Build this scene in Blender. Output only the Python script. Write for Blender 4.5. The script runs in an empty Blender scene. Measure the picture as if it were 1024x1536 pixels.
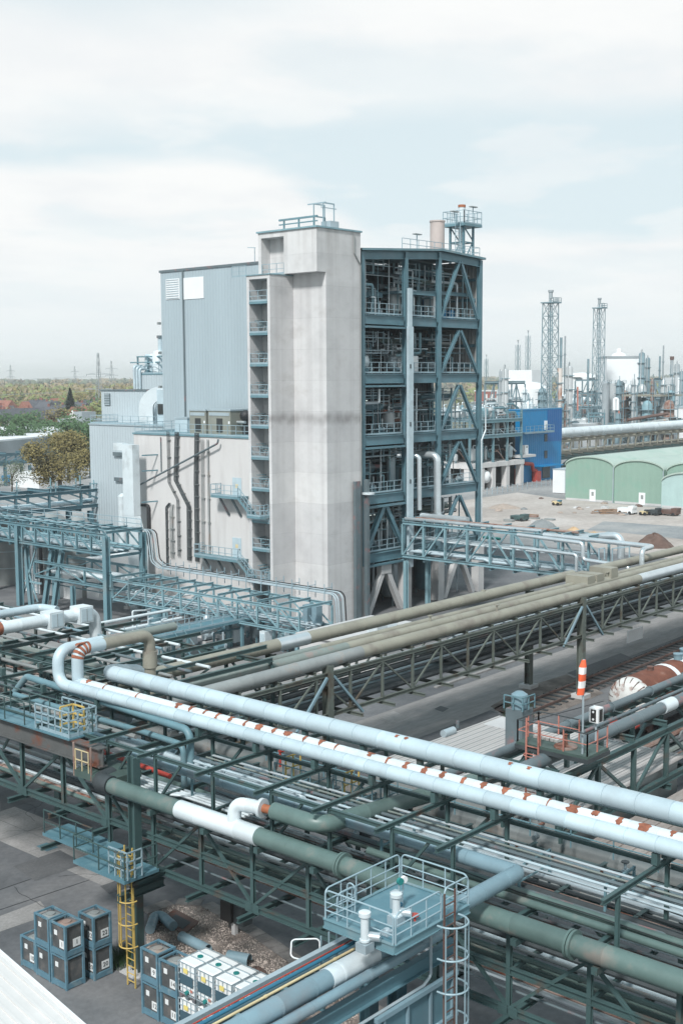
import bpy, math, random
from mathutils import Vector, Matrix
R=math.radians
SC=bpy.context.scene; COL=SC.collection
# ---------------------------------------------------------------- camera
FPX=1830.; PITCH=R(6.3); YAW=R(41.4); HC=22.0; ROLL=R(0.3)
fx,fy=math.cos(YAW),math.sin(YAW)
FW=Vector((fx*math.cos(PITCH),fy*math.cos(PITCH),-math.sin(PITCH)))
UP=Vector((fx*math.sin(PITCH),fy*math.sin(PITCH),math.cos(PITCH)))
RT=Vector((math.sin(YAW),-math.cos(YAW),0))
CXV=math.cos(ROLL)*RT-math.sin(ROLL)*UP; CYV=math.sin(ROLL)*RT+math.cos(ROLL)*UP
cd=bpy.data.cameras.new('camera'); cam=bpy.data.objects.new('camera',cd); COL.objects.link(cam)
cd.sensor_fit='HORIZONTAL'; cd.sensor_width=36; cd.lens=FPX/1024*36; cd.clip_start=.5; cd.clip_end=30000
m4=Matrix((( CXV.x,CYV.x,-FW.x,0),(CXV.y,CYV.y,-FW.y,0),(CXV.z,CYV.z,-FW.z,HC),(0,0,0,1)))
cam.matrix_world=m4; SC.camera=cam
# survey helpers: sight lines measured on the photograph, cut with a known plane
def ray(px,py): return FW+(px-512)/FPX*CXV-(py-768)/FPX*CYV
def gz(px,py,z=0): d=ray(px,py); t=(z-HC)/d.z; return Vector((t*d.x,t*d.y,z))
def gx(px,py,x): d=ray(px,py); t=x/d.x; return Vector((x,t*d.y,HC+t*d.z))
def gy(px,py,y): d=ray(px,py); t=y/d.y; return Vector((t*d.x,y,HC+t*d.z))
def gd(px,py,dd): d=ray(px,py); t=dd/(d.x*fx+d.y*fy); return Vector((t*d.x,t*d.y,HC+t*d.z))
# ---------------------------------------------------------------- materials
MT={}
def mat(name,col,rough=.6,metal=0,var=.12,scale=.6,dirt=None,damt=.35,dscale=.5,bump=0,bscale=4,stretch=None,rib=0,ribd='xy',ribs=.02,emit=0,seg=0):
    m=bpy.data.materials.new(name); m.use_nodes=True; nt=m.node_tree; N=nt.nodes; L=nt.links
    b=N['Principled BSDF']; b.inputs['Roughness'].default_value=rough; b.inputs['Metallic'].default_value=metal
    geo=N.new('ShaderNodeNewGeometry'); pos=geo.outputs['Position']
    if stretch:
        mp=N.new('ShaderNodeVectorMath'); mp.operation='MULTIPLY'; mp.inputs[1].default_value=stretch; L.new(pos,mp.inputs[0]); pos2=mp.outputs[0]
    else: pos2=pos
    def noise(sc,det,src):
        n=N.new('ShaderNodeTexNoise'); n.inputs['Scale'].default_value=sc; n.inputs['Detail'].default_value=det; n.inputs['Roughness'].default_value=.6; L.new(src,n.inputs['Vector']); return n.outputs['Fac']
    def mix(a,bv,f,t='MIX'):
        x=N.new('ShaderNodeMix'); x.data_type='RGBA'; x.blend_type=t; ins=[x.inputs[0],x.inputs[6],x.inputs[7]]
        for i,v in zip(ins,(f,a,bv)):
            if hasattr(v,'is_linked') or hasattr(v,'node'): L.new(v,i)
            elif isinstance(v,(int,float)): i.default_value=v
            else: i.default_value=(*v,1)
        return x.outputs[2]
    def ramp(src,a,bb):
        r=N.new('ShaderNodeMapRange'); r.inputs[1].default_value=a; r.inputs[2].default_value=bb; r.clamp=True; L.new(src,r.inputs[0]); return r.outputs[0]
    n1=noise(scale,5,pos2); lo=[c*(1-var*1.6) for c in col]; hi=[min(1,c*(1+var*1.6)) for c in col]
    c=mix(lo,hi,ramp(n1,.3,.7))
    n2=noise(scale*14,3,pos2); c=mix(c,mix(lo,hi,n2),.35)
    if dirt:
        n3=noise(dscale,7,pos2); c=mix(c,dirt,ramp(n3,.62-damt*.4,.72-damt*.2))
    if seg:
        at=N.new('ShaderNodeAttribute'); at.attribute_name='seg'; k1=N.new('ShaderNodeMath'); k1.operation='MULTIPLY_ADD'; k1.inputs[1].default_value=seg; k1.inputs[2].default_value=1; L.new(at.outputs['Fac'],k1.inputs[0])
        vm_=N.new('ShaderNodeVectorMath'); vm_.operation='SCALE'; L.new(c,vm_.inputs[0]); L.new(k1.outputs[0],vm_.inputs['Scale']); c=vm_.outputs[0]
    L.new(c,b.inputs['Base Color'])
    h=None
    if rib:
        s=N.new('ShaderNodeSeparateXYZ'); L.new(pos,s.inputs[0])
        a=N.new('ShaderNodeMath'); a.operation='ADD'
        if ribd=='xy': L.new(s.outputs[0],a.inputs[0]); L.new(s.outputs[1],a.inputs[1])
        else: L.new(s.outputs['xyz'.index(ribd)],a.inputs[0]); a.inputs[1].default_value=0
        q=N.new('ShaderNodeMath'); q.operation='MULTIPLY'; q.inputs[1].default_value=2*math.pi/rib; L.new(a.outputs[0],q.inputs[0])
        w=N.new('ShaderNodeMath'); w.operation='SINE'; L.new(q.outputs[0],w.inputs[0]); 
        w2=N.new('ShaderNodeMapRange'); w2.inputs[1].default_value=-.4; w2.inputs[2].default_value=.4; L.new(w.outputs[0],w2.inputs[0]); h=(w2.outputs[0],ribs)
    if bump: h2=(noise(bscale,6,pos2),bump)
    for hh in ([h] if h else [])+([h2] if bump else []):
        bp=N.new('ShaderNodeBump'); bp.inputs['Strength'].default_value=1; bp.inputs['Distance'].default_value=hh[1]; L.new(hh[0],bp.inputs['Height'])
        if b.inputs['Normal'].is_linked: L.new(b.inputs['Normal'].links[0].from_socket,bp.inputs['Normal'])
        L.new(bp.outputs[0],b.inputs['Normal'])
    if emit: b.inputs['Emission Color'].default_value=(*col,1); b.inputs['Emission Strength'].default_value=emit
    MT[name]=m; return m
RUST=(.16,.055,.03)
mat('teal_steel',(.095,.19,.23),.5,var=.14,dirt=(.12,.2,.24),damt=.3)
mat('pale_steel',(.21,.345,.39),.5,var=.12,dirt=(.14,.2,.22),damt=.2)
mat('mid_steel',(.13,.24,.28),.5,var=.12,dirt=(.2,.27,.29),damt=.2)
mat('green_steel',(.052,.096,.097),.5,var=.18,dirt=(.1,.07,.055),damt=.14,dscale=.8)
mat('olive_steel',(.115,.135,.12),.6,var=.18,dirt=(.09,.07,.05),damt=.2,dscale=.8)
mat('rust_steel',(.095,.1,.1),.7,var=.2,dirt=RUST,damt=.22,dscale=.9,bump=.01)
mat('galv',(.42,.5,.54),.42,.35,var=.12)
mat('rail_steel',(.3,.41,.46),.5,.1,var=.1)
mat('pale_clad',(.47,.575,.625),.42,.1,seg=.09,bump=.006,bscale=2.2,var=.08,scale=.8,dirt=(.42,.5,.54),damt=.2,dscale=.6)
mat('white_clad',(.66,.73,.76),.38,.15,seg=.07,bump=.006,bscale=2.5,var=.06,dirt=(.5,.55,.57),damt=.2)
mat('silver_clad',(.62,.68,.71),.3,.6,var=.1)
mat('rust_patch',(.29,.105,.06),.85,var=.35,scale=3,dirt=(.17,.06,.035),damt=.3,dscale=5,bump=.01)
mat('beige_pipe',(.28,.272,.225),.55,var=.12,scale=.5,dirt=(.22,.2,.17),damt=.25,dscale=.7)
mat('grey_pipe',(.25,.27,.27),.5,seg=.12,var=.14,dirt=(.3,.24,.2),damt=.12,dscale=.6)
mat('big_grey',(.185,.2,.2),.5,seg=.14,var=.16,dirt=(.22,.17,.14),damt=.15,dscale=.6)
mat('greygreen_pipe',(.2,.235,.22),.5,var=.14,dirt=(.3,.22,.2),damt=.2,dscale=.8)
mat('green_pipe',(.1,.155,.145),.42,seg=.1,bump=.005,bscale=2.5,var=.16,scale=.7,dirt=(.2,.19,.17),damt=.16,dscale=.7)
mat('slate_pipe',(.115,.15,.165),.45,var=.15,dirt=(.25,.13,.13),damt=.12,dscale=.9)
mat('blue_pipe',(.19,.29,.34),.42,seg=.1,var=.12,dirt=(.2,.25,.28),damt=.2)
mat('bright_blue',(.03,.15,.24),.45,var=.1)
mat('red_paint',(.42,.06,.045),.5,var=.2)
mat('salmon_paint',(.46,.19,.15),.55,var=.15,dirt=(.25,.1,.08),damt=.2,dscale=3)
mat('yellow_paint',(.56,.4,.12),.5,var=.15)
mat('pale_yellow',(.6,.5,.3),.55,var=.15)
mat('dark_metal',(.045,.055,.06),.6,var=.3)
mat('black_rubber',(.02,.022,.025),.6,var=.3)
mat('rusty_pipe',(.3,.22,.19),.7,var=.3,dirt=RUST,damt=.4,dscale=1.2)
mat('rusty_brown',(.12,.08,.07),.8,var=.25,dirt=(.12,.05,.035),damt=.3,dscale=2)
mat('copper',(.38,.13,.06),.6,var=.25)
mat('concrete',(.63,.63,.63),.85,var=.09,scale=.35,dirt=(.57,.565,.56),damt=.2,dscale=.35,bump=.006,bscale=3,stretch=(1,1,1.6))
mat('white_concrete',(.585,.575,.57),.8,var=.05,scale=.5,dirt=(.5,.485,.48),damt=.3,dscale=.6,stretch=(1,1,.14),rib=2.2,ribs=.006)
mat('pale_concrete',(.5,.5,.5),.85,var=.1,scale=.5,bump=.006)
mat('hall_siding',(.38,.46,.5),.45,.1,var=.05,scale=.2,stretch=(1,1,.25),rib=.42,ribs=.02)
mat('annex_siding',(.46,.53,.565),.45,.1,var=.05,scale=.2,rib=.45,ribs=.03)
mat('inner_siding',(.33,.34,.33),.6,var=.1,rib=.4,ribs=.05,dirt=(.25,.25,.25),damt=.2)
mat('dark_siding',(.06,.075,.085),.7,var=.25,rib=.4,ribs=.04)  # near-black tone puts interior shade into the steel building's rear walls
mat('deck_grate',(.12,.2,.235),.6,var=.12,scale=1.2,dirt=(.18,.26,.29),damt=.25,dscale=1,bump=.004,bscale=20)
mat('blue_deck',(.09,.195,.24),.5,var=.12,scale=1,dirt=(.14,.25,.29),damt=.3,dscale=1.2)
mat('green_deck',(.06,.095,.085),.6,var=.2,scale=1)
mat('white_paint',(.75,.77,.78),.5,var=.04)
mat('white_plastic',(.8,.82,.82),.35,var=.03)
mat('cabinet_olive',(.24,.25,.22),.6,var=.12)
mat('dark_grille',(.03,.035,.035),.6,var=.3)
mat('glass_dark',(.05,.07,.08),.12,var=.2)
mat('cyan_blue',(.0,.19,.42),.45,var=.06,rib=.8,ribs=.02)
mat('deep_blue',(.0,.1,.3),.45,var=.06,rib=.8,ribs=.02)
mat('shed_green',(.235,.355,.295),.55,var=.06,scale=.15,dirt=(.2,.36,.29),damt=.2,dscale=.2,rib=1.2,ribs=.02)
mat('shed_roof',(.38,.47,.42),.5,var=.05,scale=.15,dirt=(.3,.43,.37),damt=.2,dscale=.2,rib=1.6,ribd='x',ribs=.02)
mat('shed_pale',(.38,.52,.51),.55,var=.05,rib=1.2,ribs=.02)
mat('brick',(.3,.13,.11),.8,var=.2,scale=1)
mat('red_tile',(.27,.115,.085),.8,var=.15)
mat('dark_tile',(.09,.095,.11),.8,var=.2)
mat('house_white',(.6,.59,.57),.8,var=.06)
mat('rust_white',(.6,.55,.51),.7,var=.1,scale=.3,dirt=(.33,.15,.09),damt=.34,dscale=.5,stretch=(1,1,.4))
mat('tan_stack',(.47,.4,.375),.7,var=.1,dirt=(.36,.27,.24),damt=.3)
mat('label_yellow',(.75,.62,.2),.5,var=.05)
mat('far_steel',(.18,.265,.3),.6,var=.2,scale=.3)
mat('far_silver',(.46,.49,.5),.45,.2,var=.1,scale=.2)
mat('far_grey',(.3,.34,.36),.6,var=.15,scale=.2)
mat('tank_dark',(.085,.09,.092),.6,var=.3,scale=2,dirt=(.16,.14,.13),damt=.25,dscale=2)
mat('crate_blue',(.1,.2,.26),.5,var=.15,scale=2,dirt=(.2,.27,.3),damt=.2,dscale=3)
mat('label_white',(.72,.74,.74),.5,var=.04)
mat('label_dark',(.05,.1,.13),.5,var=.1)
mat('valve_green',(.02,.2,.19),.45,var=.1)
mat('ink',(.02,.02,.02),.6,var=0)
mat('orange_cloth',(.8,.13,.05),.8,var=.1)
mat('white_cloth',(.8,.79,.78),.8,var=.05)
mat('wood',(.27,.17,.11),.8,var=.25,scale=2)
mat('soil_brown',(.13,.085,.07),.95,var=.3,scale=1,bump=.1,bscale=1.5)
mat('sand_pile',(.48,.34,.21),.95,var=.15,scale=1,bump=.06,bscale=2)
mat('grey_pile',(.22,.235,.24),.95,var=.15,scale=1,bump=.08,bscale=2)
mat('tan_pile',(.35,.29,.25),.95,var=.15,scale=1,bump=.06,bscale=2)
mat('bark',(.1,.08,.06),.9,var=.3)
mat('leaf_brown',(.185,.155,.06),.85,var=.4,scale=.8)
mat('leaf_green',(.055,.11,.045),.85,var=.4,scale=.5)
mat('leaf_light',(.19,.22,.085),.85,var=.35,scale=.1)
mat('leaf_dark',(.02,.045,.03),.85,var=.35,scale=.5)
mat('leaf_tan',(.25,.2,.125),.85,var=.35,scale=.1)
mat('leaf_grey',(.12,.15,.1),.85,var=.3,scale=.8)
mat('lamp_glow',(.8,.9,.82),.5,emit=.9)
mat('shed_sheet',(.46,.445,.435),.6,var=.1,scale=.4,dirt=(.42,.39,.37),damt=.22,dscale=.5,stretch=(.25,1,1),rib=.42,ribd='y',ribs=.09)
mat('near_roof',(.62,.61,.6),.55,var=.06,scale=.6,stretch=(1,1,1),dirt=(.45,.45,.45),damt=.2)
# ---------------------------------------------------------------- mesh builder
SEGR=random.Random(99)
class M:
    def __init__(s): s.v=[]; s.f=[]; s.fc={}
    def quad(s,pts): n=len(s.v); s.v+= [tuple(p) for p in pts]; s.f.append(tuple(range(n,n+len(pts)))); return s
    def box(s,x0,x1,y0,y1,z0,z1):
        if x1<x0:x0,x1=x1,x0
        if y1<y0:y0,y1=y1,y0
        n=len(s.v); s.v+=[(x0,y0,z0),(x1,y0,z0),(x1,y1,z0),(x0,y1,z0),(x0,y0,z1),(x1,y0,z1),(x1,y1,z1),(x0,y1,z1)]
        s.f+=[tuple(n+i for i in q) for q in ((3,2,1,0),(4,5,6,7),(0,1,5,4),(1,2,6,5),(2,3,7,6),(3,0,4,7))]; return s
    def bar(s,p,q,w,h=None,up=None):
        h=h or w; p=Vector(p);q=Vector(q); d=(q-p); 
        if d.length<1e-6: return s
        d.normalize(); u=Vector(up) if up else Vector((0,0,1))
        if abs(d.dot(u))>.97: u=Vector((0,1,0))
        a=d.cross(u).normalized(); b=a.cross(d); n=len(s.v)
        for c in (p,q):
            for i,j in ((-1,-1),(1,-1),(1,1),(-1,1)): s.v.append(tuple(c+a*(i*w/2)+b*(j*h/2)))
        s.f+=[tuple(n+i for i in k) for k in ((0,1,2,3),(7,6,5,4),(4,5,1,0),(5,6,2,1),(6,7,3,2),(7,4,0,3))]; return s
    def ibar(s,p,q,w,h,t=.03,up=None):
        p=Vector(p);q=Vector(q); d=(q-p).normalized(); u=Vector(up) if up else Vector((0,0,1))
        if abs(d.dot(u))>.97: u=Vector((0,1,0))
        a=d.cross(u).normalized(); b=a.cross(d)
        s.bar(p+b*(h/2-t/2),q+b*(h/2-t/2),w,t,b); s.bar(p-b*(h/2-t/2),q-b*(h/2-t/2),w,t,b); s.bar(p,q,t,h-2*t,b); return s
    def tube(s,pts,r,n=10,bend=0,seam=0,caps=True,sh=1.05,sw=.07):
        P=[Vector(p) for p in pts]
        if bend:
            O=[P[0]]
            for i in range(1,len(P)-1):
                a=(P[i-1]-P[i]);b=(P[i+1]-P[i]); la,lb=a.length,b.length; a.normalize();b.normalize()
                th=a.angle(b)
                if th>3.05: O.append(P[i]); continue
                t=min(bend/math.tan(th/2),la*.48,lb*.48); 
                A=P[i]+a*t;B=P[i]+b*t; k=max(4,int(7*(math.pi-th)/1.57))
                c=P[i]+(a+b).normalized()*(t/math.cos(th/2)); 
                va=A-c; vb=B-c; ang=va.angle(vb)
                for j in range(k+1):
                    u=j/k; O.append(c+(va*math.sin((1-u)*ang)+vb*math.sin(u*ang))/math.sin(ang) if ang>1e-4 else A)
            O.append(P[-1]); P=O
        rr=[r]*len(P)
        sg=None
        if seam:
            sg=[];cur=SEGR.uniform(-1,1)
            O=[];rr=[]
            for i in range(len(P)-1):
                O.append(P[i]); rr.append(r); d=P[i+1]-P[i]; l=d.length; k=int(l/seam)
                if k and l>seam*1.2:
                    for j in range(1,k+1):
                        c=(j-.5)*l/k
                        for e,f in ((-sw/2-.004,1),(-sw/2,sh),(sw/2,sh),(sw/2+.004,1)): O.append(P[i]+d*((c+e)/l)); rr.append(r*f)
                        while len(sg)<len(O)-1: sg.append(cur)
                        cur=SEGR.uniform(-1,1)
            O.append(P[-1]); rr.append(r); P=O
            while len(sg)<len(P): sg.append(cur)
        base=len(s.v); pd=None; a=None
        for i,p in enumerate(P):
            d=(P[min(i+1,len(P)-1)]-P[max(i-1,0)])
            d=d.normalized() if d.length>1e-9 else pd
            if a is None:
                a=d.cross(Vector((0,0,1)) if abs(d.z)<.95 else Vector((0,1,0))).normalized()
            else:
                a=(a-d*a.dot(d)).normalized()
            b=d.cross(a); pd=d
            for j in range(n):
                t=2*math.pi*j/n; s.v.append(tuple(p+(a*math.cos(t)+b*math.sin(t))*rr[i]))
        for i in range(len(P)-1):
            for j in range(n):
                k=(j+1)%n; s.f.append((base+i*n+j,base+i*n+k,base+(i+1)*n+k,base+(i+1)*n+j))
                if sg: s.fc[len(s.f)-1]=sg[i]
        if caps:
            s.f.append(tuple(base+j for j in range(n-1,-1,-1))); e=base+(len(P)-1)*n; s.f.append(tuple(e+j for j in range(n)))
        return s
    def lathe(s,c,prof,n=20):
        c=Vector(c); base=len(s.v)
        for r,z in prof:
            for j in range(n): t=2*math.pi*j/n; s.v.append((c.x+r*math.cos(t),c.y+r*math.sin(t),c.z+z))
        for i in range(len(prof)-1):
            for j in range(n):
                k=(j+1)%n; s.f.append((base+i*n+j,base+i*n+k,base+(i+1)*n+k,base+(i+1)*n+j))
        s.f.append(tuple(base+j for j in range(n-1,-1,-1))); e=base+(len(prof)-1)*n; s.f.append(tuple(e+j for j in range(n)))
        return s
    def ball(s,c,r,n=14,k=8,sq=1,half=False):
        pr=[]
        lo=0 if half else -90
        for i in range(k+1):
            t=R(lo+(90-lo)*i/k); pr.append((max(.001,r*math.cos(t)),r*sq*math.sin(t)))
        return s.lathe(c,pr,n)
    def prism(s,poly,axis,a0,a1):
        # poly in the two other axes; axis 'x','y','z'
        n=len(poly); b=len(s.v)
        for a in (a0,a1):
            for u,v in poly: s.v.append({'x':(a,u,v),'y':(u,a,v),'z':(u,v,a)}[axis])
        s.f.append(tuple(b+i for i in range(n))); s.f.append(tuple(b+n+i for i in range(n-1,-1,-1)))
        for i in range(n): j=(i+1)%n; s.f.append((b+i,b+n+i,b+n+j,b+j))
        return s
    def rail(s,pts,h=.85,sp=1.3,r=.02,rails=2,kick=True,ends=True):
        P=[Vector(p) for p in pts]; U=Vector((0,0,1))
        for i in range(len(P)-1):
            a,b=P[i],P[i+1]; l=(b-a).length; k=max(1,round(l/sp))
            for j in range(k+(i==len(P)-2)):
                c=a+(b-a)*(j/k); s.bar(c,c+U*h,2*r)
            for q in range(rails): z=h*(1-q/rails); s.bar(a+U*z,b+U*z,2*r)
            if kick: s.bar(a+U*.08,b+U*.08,.015,.14)
        return s
    def build(s,name,m,parent=None,label=None):
        me=bpy.data.meshes.new(name); off=wl(parent) if parent else Vector((0,0,0))
        o=bpy.data.objects.new(name,me); COL.objects.link(o)
        if parent: o.parent=parent
        else:
            xs=[v[0] for v in s.v];ys=[v[1] for v in s.v]; off=Vector(((min(xs)+max(xs))/2,(min(ys)+max(ys))/2,min(v[2] for v in s.v))); o.location=off
        me.from_pydata([(v[0]-off.x,v[1]-off.y,v[2]-off.z) for v in s.v],[],s.f)
        if s.fc:
            at=me.attributes.new('seg','FLOAT','FACE'); at.data.foreach_set('value',[s.fc.get(i,0.) for i in range(len(s.f))])
        me.validate()
        me.polygons.foreach_set('use_smooth',[True]*len(me.polygons)); me.set_sharp_from_angle(angle=R(38))
        me.materials.append(MT[m] if isinstance(m,str) else m)
        if label: o['label']=label
        return o
def wl(o):
    v=Vector(o.location)
    while o.parent: o=o.parent; v=v+Vector(o.location)
    return v
def tag(o,label=None,cat=None,group=None,kind=None):
    if label: o['label']=label
    if cat: o['category']=cat
    if group: o['group']=group
    if kind: o['kind']=kind
    return o
def T(name,label,cat,loc,group=None):
    o=bpy.data.objects.new(name,None); COL.objects.link(o); o.location=Vector(loc); o.empty_display_size=.2
    return tag(o,label,cat,group)
def S(m,name,mt,label,cat,group=None): return tag(m.build(name,mt),label,cat,group)
def struct(m,name,mt,kind='structure'): o=m.build(name,mt); o['kind']=kind; return o
def copy_tree(o,parent=None):
    c=o.copy(); COL.objects.link(c)
    if parent: c.parent=parent
    for ch in list(o.children): copy_tree(ch,c)
    return c
def text(s,loc,size,rot,mt,parent,name='number'):
    cu=bpy.data.curves.new(name,'FONT'); cu.body=s; cu.size=size; cu.align_x='CENTER'; cu.align_y='CENTER'; cu.extrude=.004
    tmp=bpy.data.objects.new('tmp',cu); me=bpy.data.meshes.new_from_object(tmp); bpy.data.objects.remove(tmp); me.materials.clear(); me.materials.append(MT[mt]); o=bpy.data.objects.new(name,me); COL.objects.link(o); o.parent=parent
    o.location=Vector(loc)-wl(parent); o.rotation_euler=rot; return o
ROTX=(R(90),0,R(-90))   # text that reads on a face looking towards -x
ROTY=(R(90),0,0)        # text that reads on a face looking towards -y
def pipe(label,pts,r,mt,bend=None,n=12,seam=0,group=None,name='pipe',flange=0,**k):
    m=M().tube(pts,r,n,bend if bend is not None else r*1.6,seam,**k)
    if flange:
        for i in range(len(pts)-1):
            a,b=Vector(pts[i]),Vector(pts[i+1]); l=(b-a).length; d=(b-a).normalized()
            for j in range(1,int(l/flange)+1):
                c=a+d*(j*flange-flange/2)
                if (c-b).length>.4: m.tube([c-d*.035,c+d*.035],r*1.3,n)
    return S(m,name,mt,label,'pipe',group)
rnd=random.Random(7)
# ================================================================ GROUND
def flat(pts,z,name,mt): return struct(M().quad([(p[0],p[1],z) for p in pts]),name,mt)
def gmat(name,c1,c2,c3,sc,rough=.95,bump=.01,bs=8,st=None):
    m=bpy.data.materials.new(name); m.use_nodes=True; N=m.node_tree.nodes; L=m.node_tree.links; b=N['Principled BSDF']; b.inputs['Roughness'].default_value=rough
    g=N.new('ShaderNodeNewGeometry'); src=g.outputs['Position']
    if st:
        v=N.new('ShaderNodeVectorMath'); v.operation='MULTIPLY'; v.inputs[1].default_value=st; L.new(src,v.inputs[0]); src=v.outputs[0]
    def nz(s,d):
        n=N.new('ShaderNodeTexNoise'); n.inputs['Scale'].default_value=s; n.inputs['Detail'].default_value=d; n.inputs['Roughness'].default_value=.65; L.new(src,n.inputs['Vector']); return n.outputs['Fac']
    def rp(s,els):
        r=N.new('ShaderNodeValToRGB'); e=r.color_ramp.elements
        while len(e)<len(els): e.new(.5)
        for k,(p,c) in zip(e,els): k.position=p; k.color=(*c,1)
        L.new(s,r.inputs[0]); return r.outputs[0]
    a=rp(nz(sc,8),[(.36,c1),(.5,c2),(.66,c3)])
    x=N.new('ShaderNodeMix'); x.data_type='RGBA'; x.blend_type='OVERLAY'; x.inputs[0].default_value=.35; L.new(a,x.inputs[6]); L.new(rp(nz(sc*25,3),[(.3,(.3,.3,.3)),(.7,(.7,.7,.7))]),x.inputs[7])
    L.new(x.outputs[2],b.inputs['Base Color'])
    bp=N.new('ShaderNodeBump'); bp.inputs['Distance'].default_value=bump; L.new(nz(bs,4),bp.inputs['Height']); L.new(bp.outputs[0],b.inputs['Normal'])
    MT[name]=m
gmat('asphalt',(.085,.09,.098),(.125,.13,.138),(.18,.18,.184),.13,.9,.008,10)
gmat('road_grey',(.185,.18,.178),(.235,.226,.222),(.3,.287,.28),.12,.9,.008,10,(.25,1,1))
gmat('lot_sand',(.32,.28,.255),(.42,.375,.345),(.52,.48,.455),.045,.95,.03,2)
gmat('lot_grey',(.2,.215,.225),(.27,.28,.285),(.36,.35,.34),.08,.95,.02,2)
gmat('track_bed',(.05,.045,.045),(.085,.077,.075),(.13,.12,.115),.5,.95,.05,4)
gmat('far_field',(.07,.085,.05),(.12,.125,.085),(.17,.16,.13),.004,.95,.02,1)
gmat('plant_floor',(.2,.205,.21),(.28,.28,.28),(.36,.355,.35),.05,.9,.02,3)
gmat('gravel_soil',(.1,.085,.075),(.17,.145,.13),(.25,.22,.2),.7,.95,.05,6)
gmat('slab_concrete',(.2,.195,.19),(.25,.243,.238),(.32,.31,.305),.3,.9,.006,8)
gmat('paver',(.15,.14,.135),(.2,.188,.18),(.27,.255,.245),1.2,.9,.02,5)
struct(M().quad([(-300,-4400,-.06),(6900,-4400,-.06),(6900,7400,-.06),(-300,7400,-.06)]),'terrain','far_field')
flat([(-60,-80),(135,-80),(135,150),(-60,150)],0,'ground','asphalt')
flat([(135.02,-80),(420,-80),(420,330),(135.02,330)],-.004,'plant_ground','plant_floor')
flat([(-60,150.02),(135,150.02),(135,330),(-60,330)],-.004,'yard_ground','plant_floor')
lot=[gz(560,745),gz(722,742),gz(835,733),gz(848,752),gz(1024,766),gz(1150,780),gz(1130,838),gz(900,835),gz(560,820)]
flat([(124,64),(135,64),(150,126),(196,128),(190,114),(187,89),(187,60),(160,40),(128,40)],.006,'sand_lot','lot_sand')
flat([gz(905,782),gz(1024,790),gz(1100,800),gz(1080,815),gz(940,800),gz(880,795)],.012,'grey_lot','lot_grey')
# roadway beside the bridge and its pale kerb, the concrete strips, rails
def band(x0,x1,ya,yb,w,z,name,mt): flat([(x0,ya),(x1,yb),(x1,yb+w),(x0,ya+w)],z,name,mt)
band(50,230,44.4,49.5,5.2,.006,'road','road_grey')
struct(M().prism([(68,51.0),(230,55.0),(230,55.3),(68,51.3)],'z',0,.1),'kerb','slab_concrete')
band(66,230,41.6,47.4,2.7,.010,'track_bed','track_bed')
flat([gz(735,1060),gz(790,1030),gz(850,1012),gz(905,1040),gz(840,1068),gz(770,1082)],.014,'gravel_patch','gravel_soil')
def rails(label,x0,x1,ya,yb,gauge=1.45):
    r=T('railway_track',label,'rail track',(x0,ya,0))
    dy=(yb-ya)/(x1-x0)
    for s in (-.5,.5): M().bar((x0,ya+s*gauge,.16),(x1,yb+s*gauge,.16),.1,.14).build('rail','rusty_brown',r)
    m=M()
    for i in range(int((x1-x0)/.9)):
        x=x0+i*.9; y=ya+dy*(x-x0); m.box(x,x+.26,y-1.2,y+1.2,.02,.085)
    tag(m.build('sleepers','dark_metal',r),kind='stuff')
rails('rusty railway track on dark ballast running beside the tall bridge posts',66,230,43.0,48.8)
rails('second railway track under the rusty striped tank wagon',63,200,36.6,36.6)
# loading area slabs
m=M()
for i in range(7):
    for j in range(2):
        x=31.4+j*1.6; y=40.5+i*2.3; m.box(x,x+1.57,y,y+2.27,-.2,.006)
struct(m,'concrete_strip','slab_concrete')
flat([gz(-40,1390),gz(60,1352),gz(76,1372),gz(-40,1412)],.006,'kerb_strip','slab_concrete')
def line(a,b,w,z,mt,name='ground_joint'): 
    a=gz(*a);b=gz(*b); struct(M().bar((a.x,a.y,z),(b.x,b.y,z),w,.01),name,mt)
for a,b in (((-20,1222),(110,1180)),((-20,1252),(150,1205)),((-20,1342),(150,1283)),((-20,1372),(165,1310))): line(a,b,.05,.0,'black_rubber')
line((620,1130),(905,1052),.12,.0,'black_rubber','road_drain')
for q,nm,mt in (([(566,1078),(590,1067),(612,1076),(586,1087)],'pale manhole cover set in the grey roadway','slab_concrete'),
             ([(648,1064),(660,1058),(676,1063),(664,1070)],'dark square drain grate in the grey roadway','dark_metal'),
             ([(50,1270),(70,1263),(92,1272),(70,1280)],'blue grey steel manhole plate in the loading yard','blue_deck'),
             ([(735,1066),(760,1052),(790,1060),(765,1074)],'brown rusty cover plate beside the end of the track','rusty_brown')):
    P=[gz(*k) for k in q]; t=T('manhole_cover',nm,'manhole cover',(P[0].x,P[0].y,0))
    c=sum(P,Vector())/4
    M().prism([(p.x,p.y) for p in P],'z',-.1,.014).build('frame','slab_concrete',t)
    M().prism([(c.x+(p.x-c.x)*.78,c.y+(p.y-c.y)*.78) for p in P],'z',0,.022).build('plate',mt,t)
flat([(44,55),(66.5,55),(66.5,112),(50,112)],.006,'yard_concrete','slab_concrete')
gmat('asphalt_patch',(.075,.078,.083),(.097,.1,.105),(.125,.127,.131),.3,.85,.006,12)
for q in ([(20,1300),(90,1276),(128,1296),(52,1322)],[(0,1195),(60,1176),(84,1190),(0,1218)],[(640,1000),(700,985),(722,994),(664,1012)],[(850,1010),(930,980),(950,988),(872,1018)],[(150,1330),(185,1318),(200,1330),(164,1342)]): flat([gz(*k) for k in q],.010,'asphalt_patch','asphalt_patch')
rc_=random.Random(14)
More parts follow.
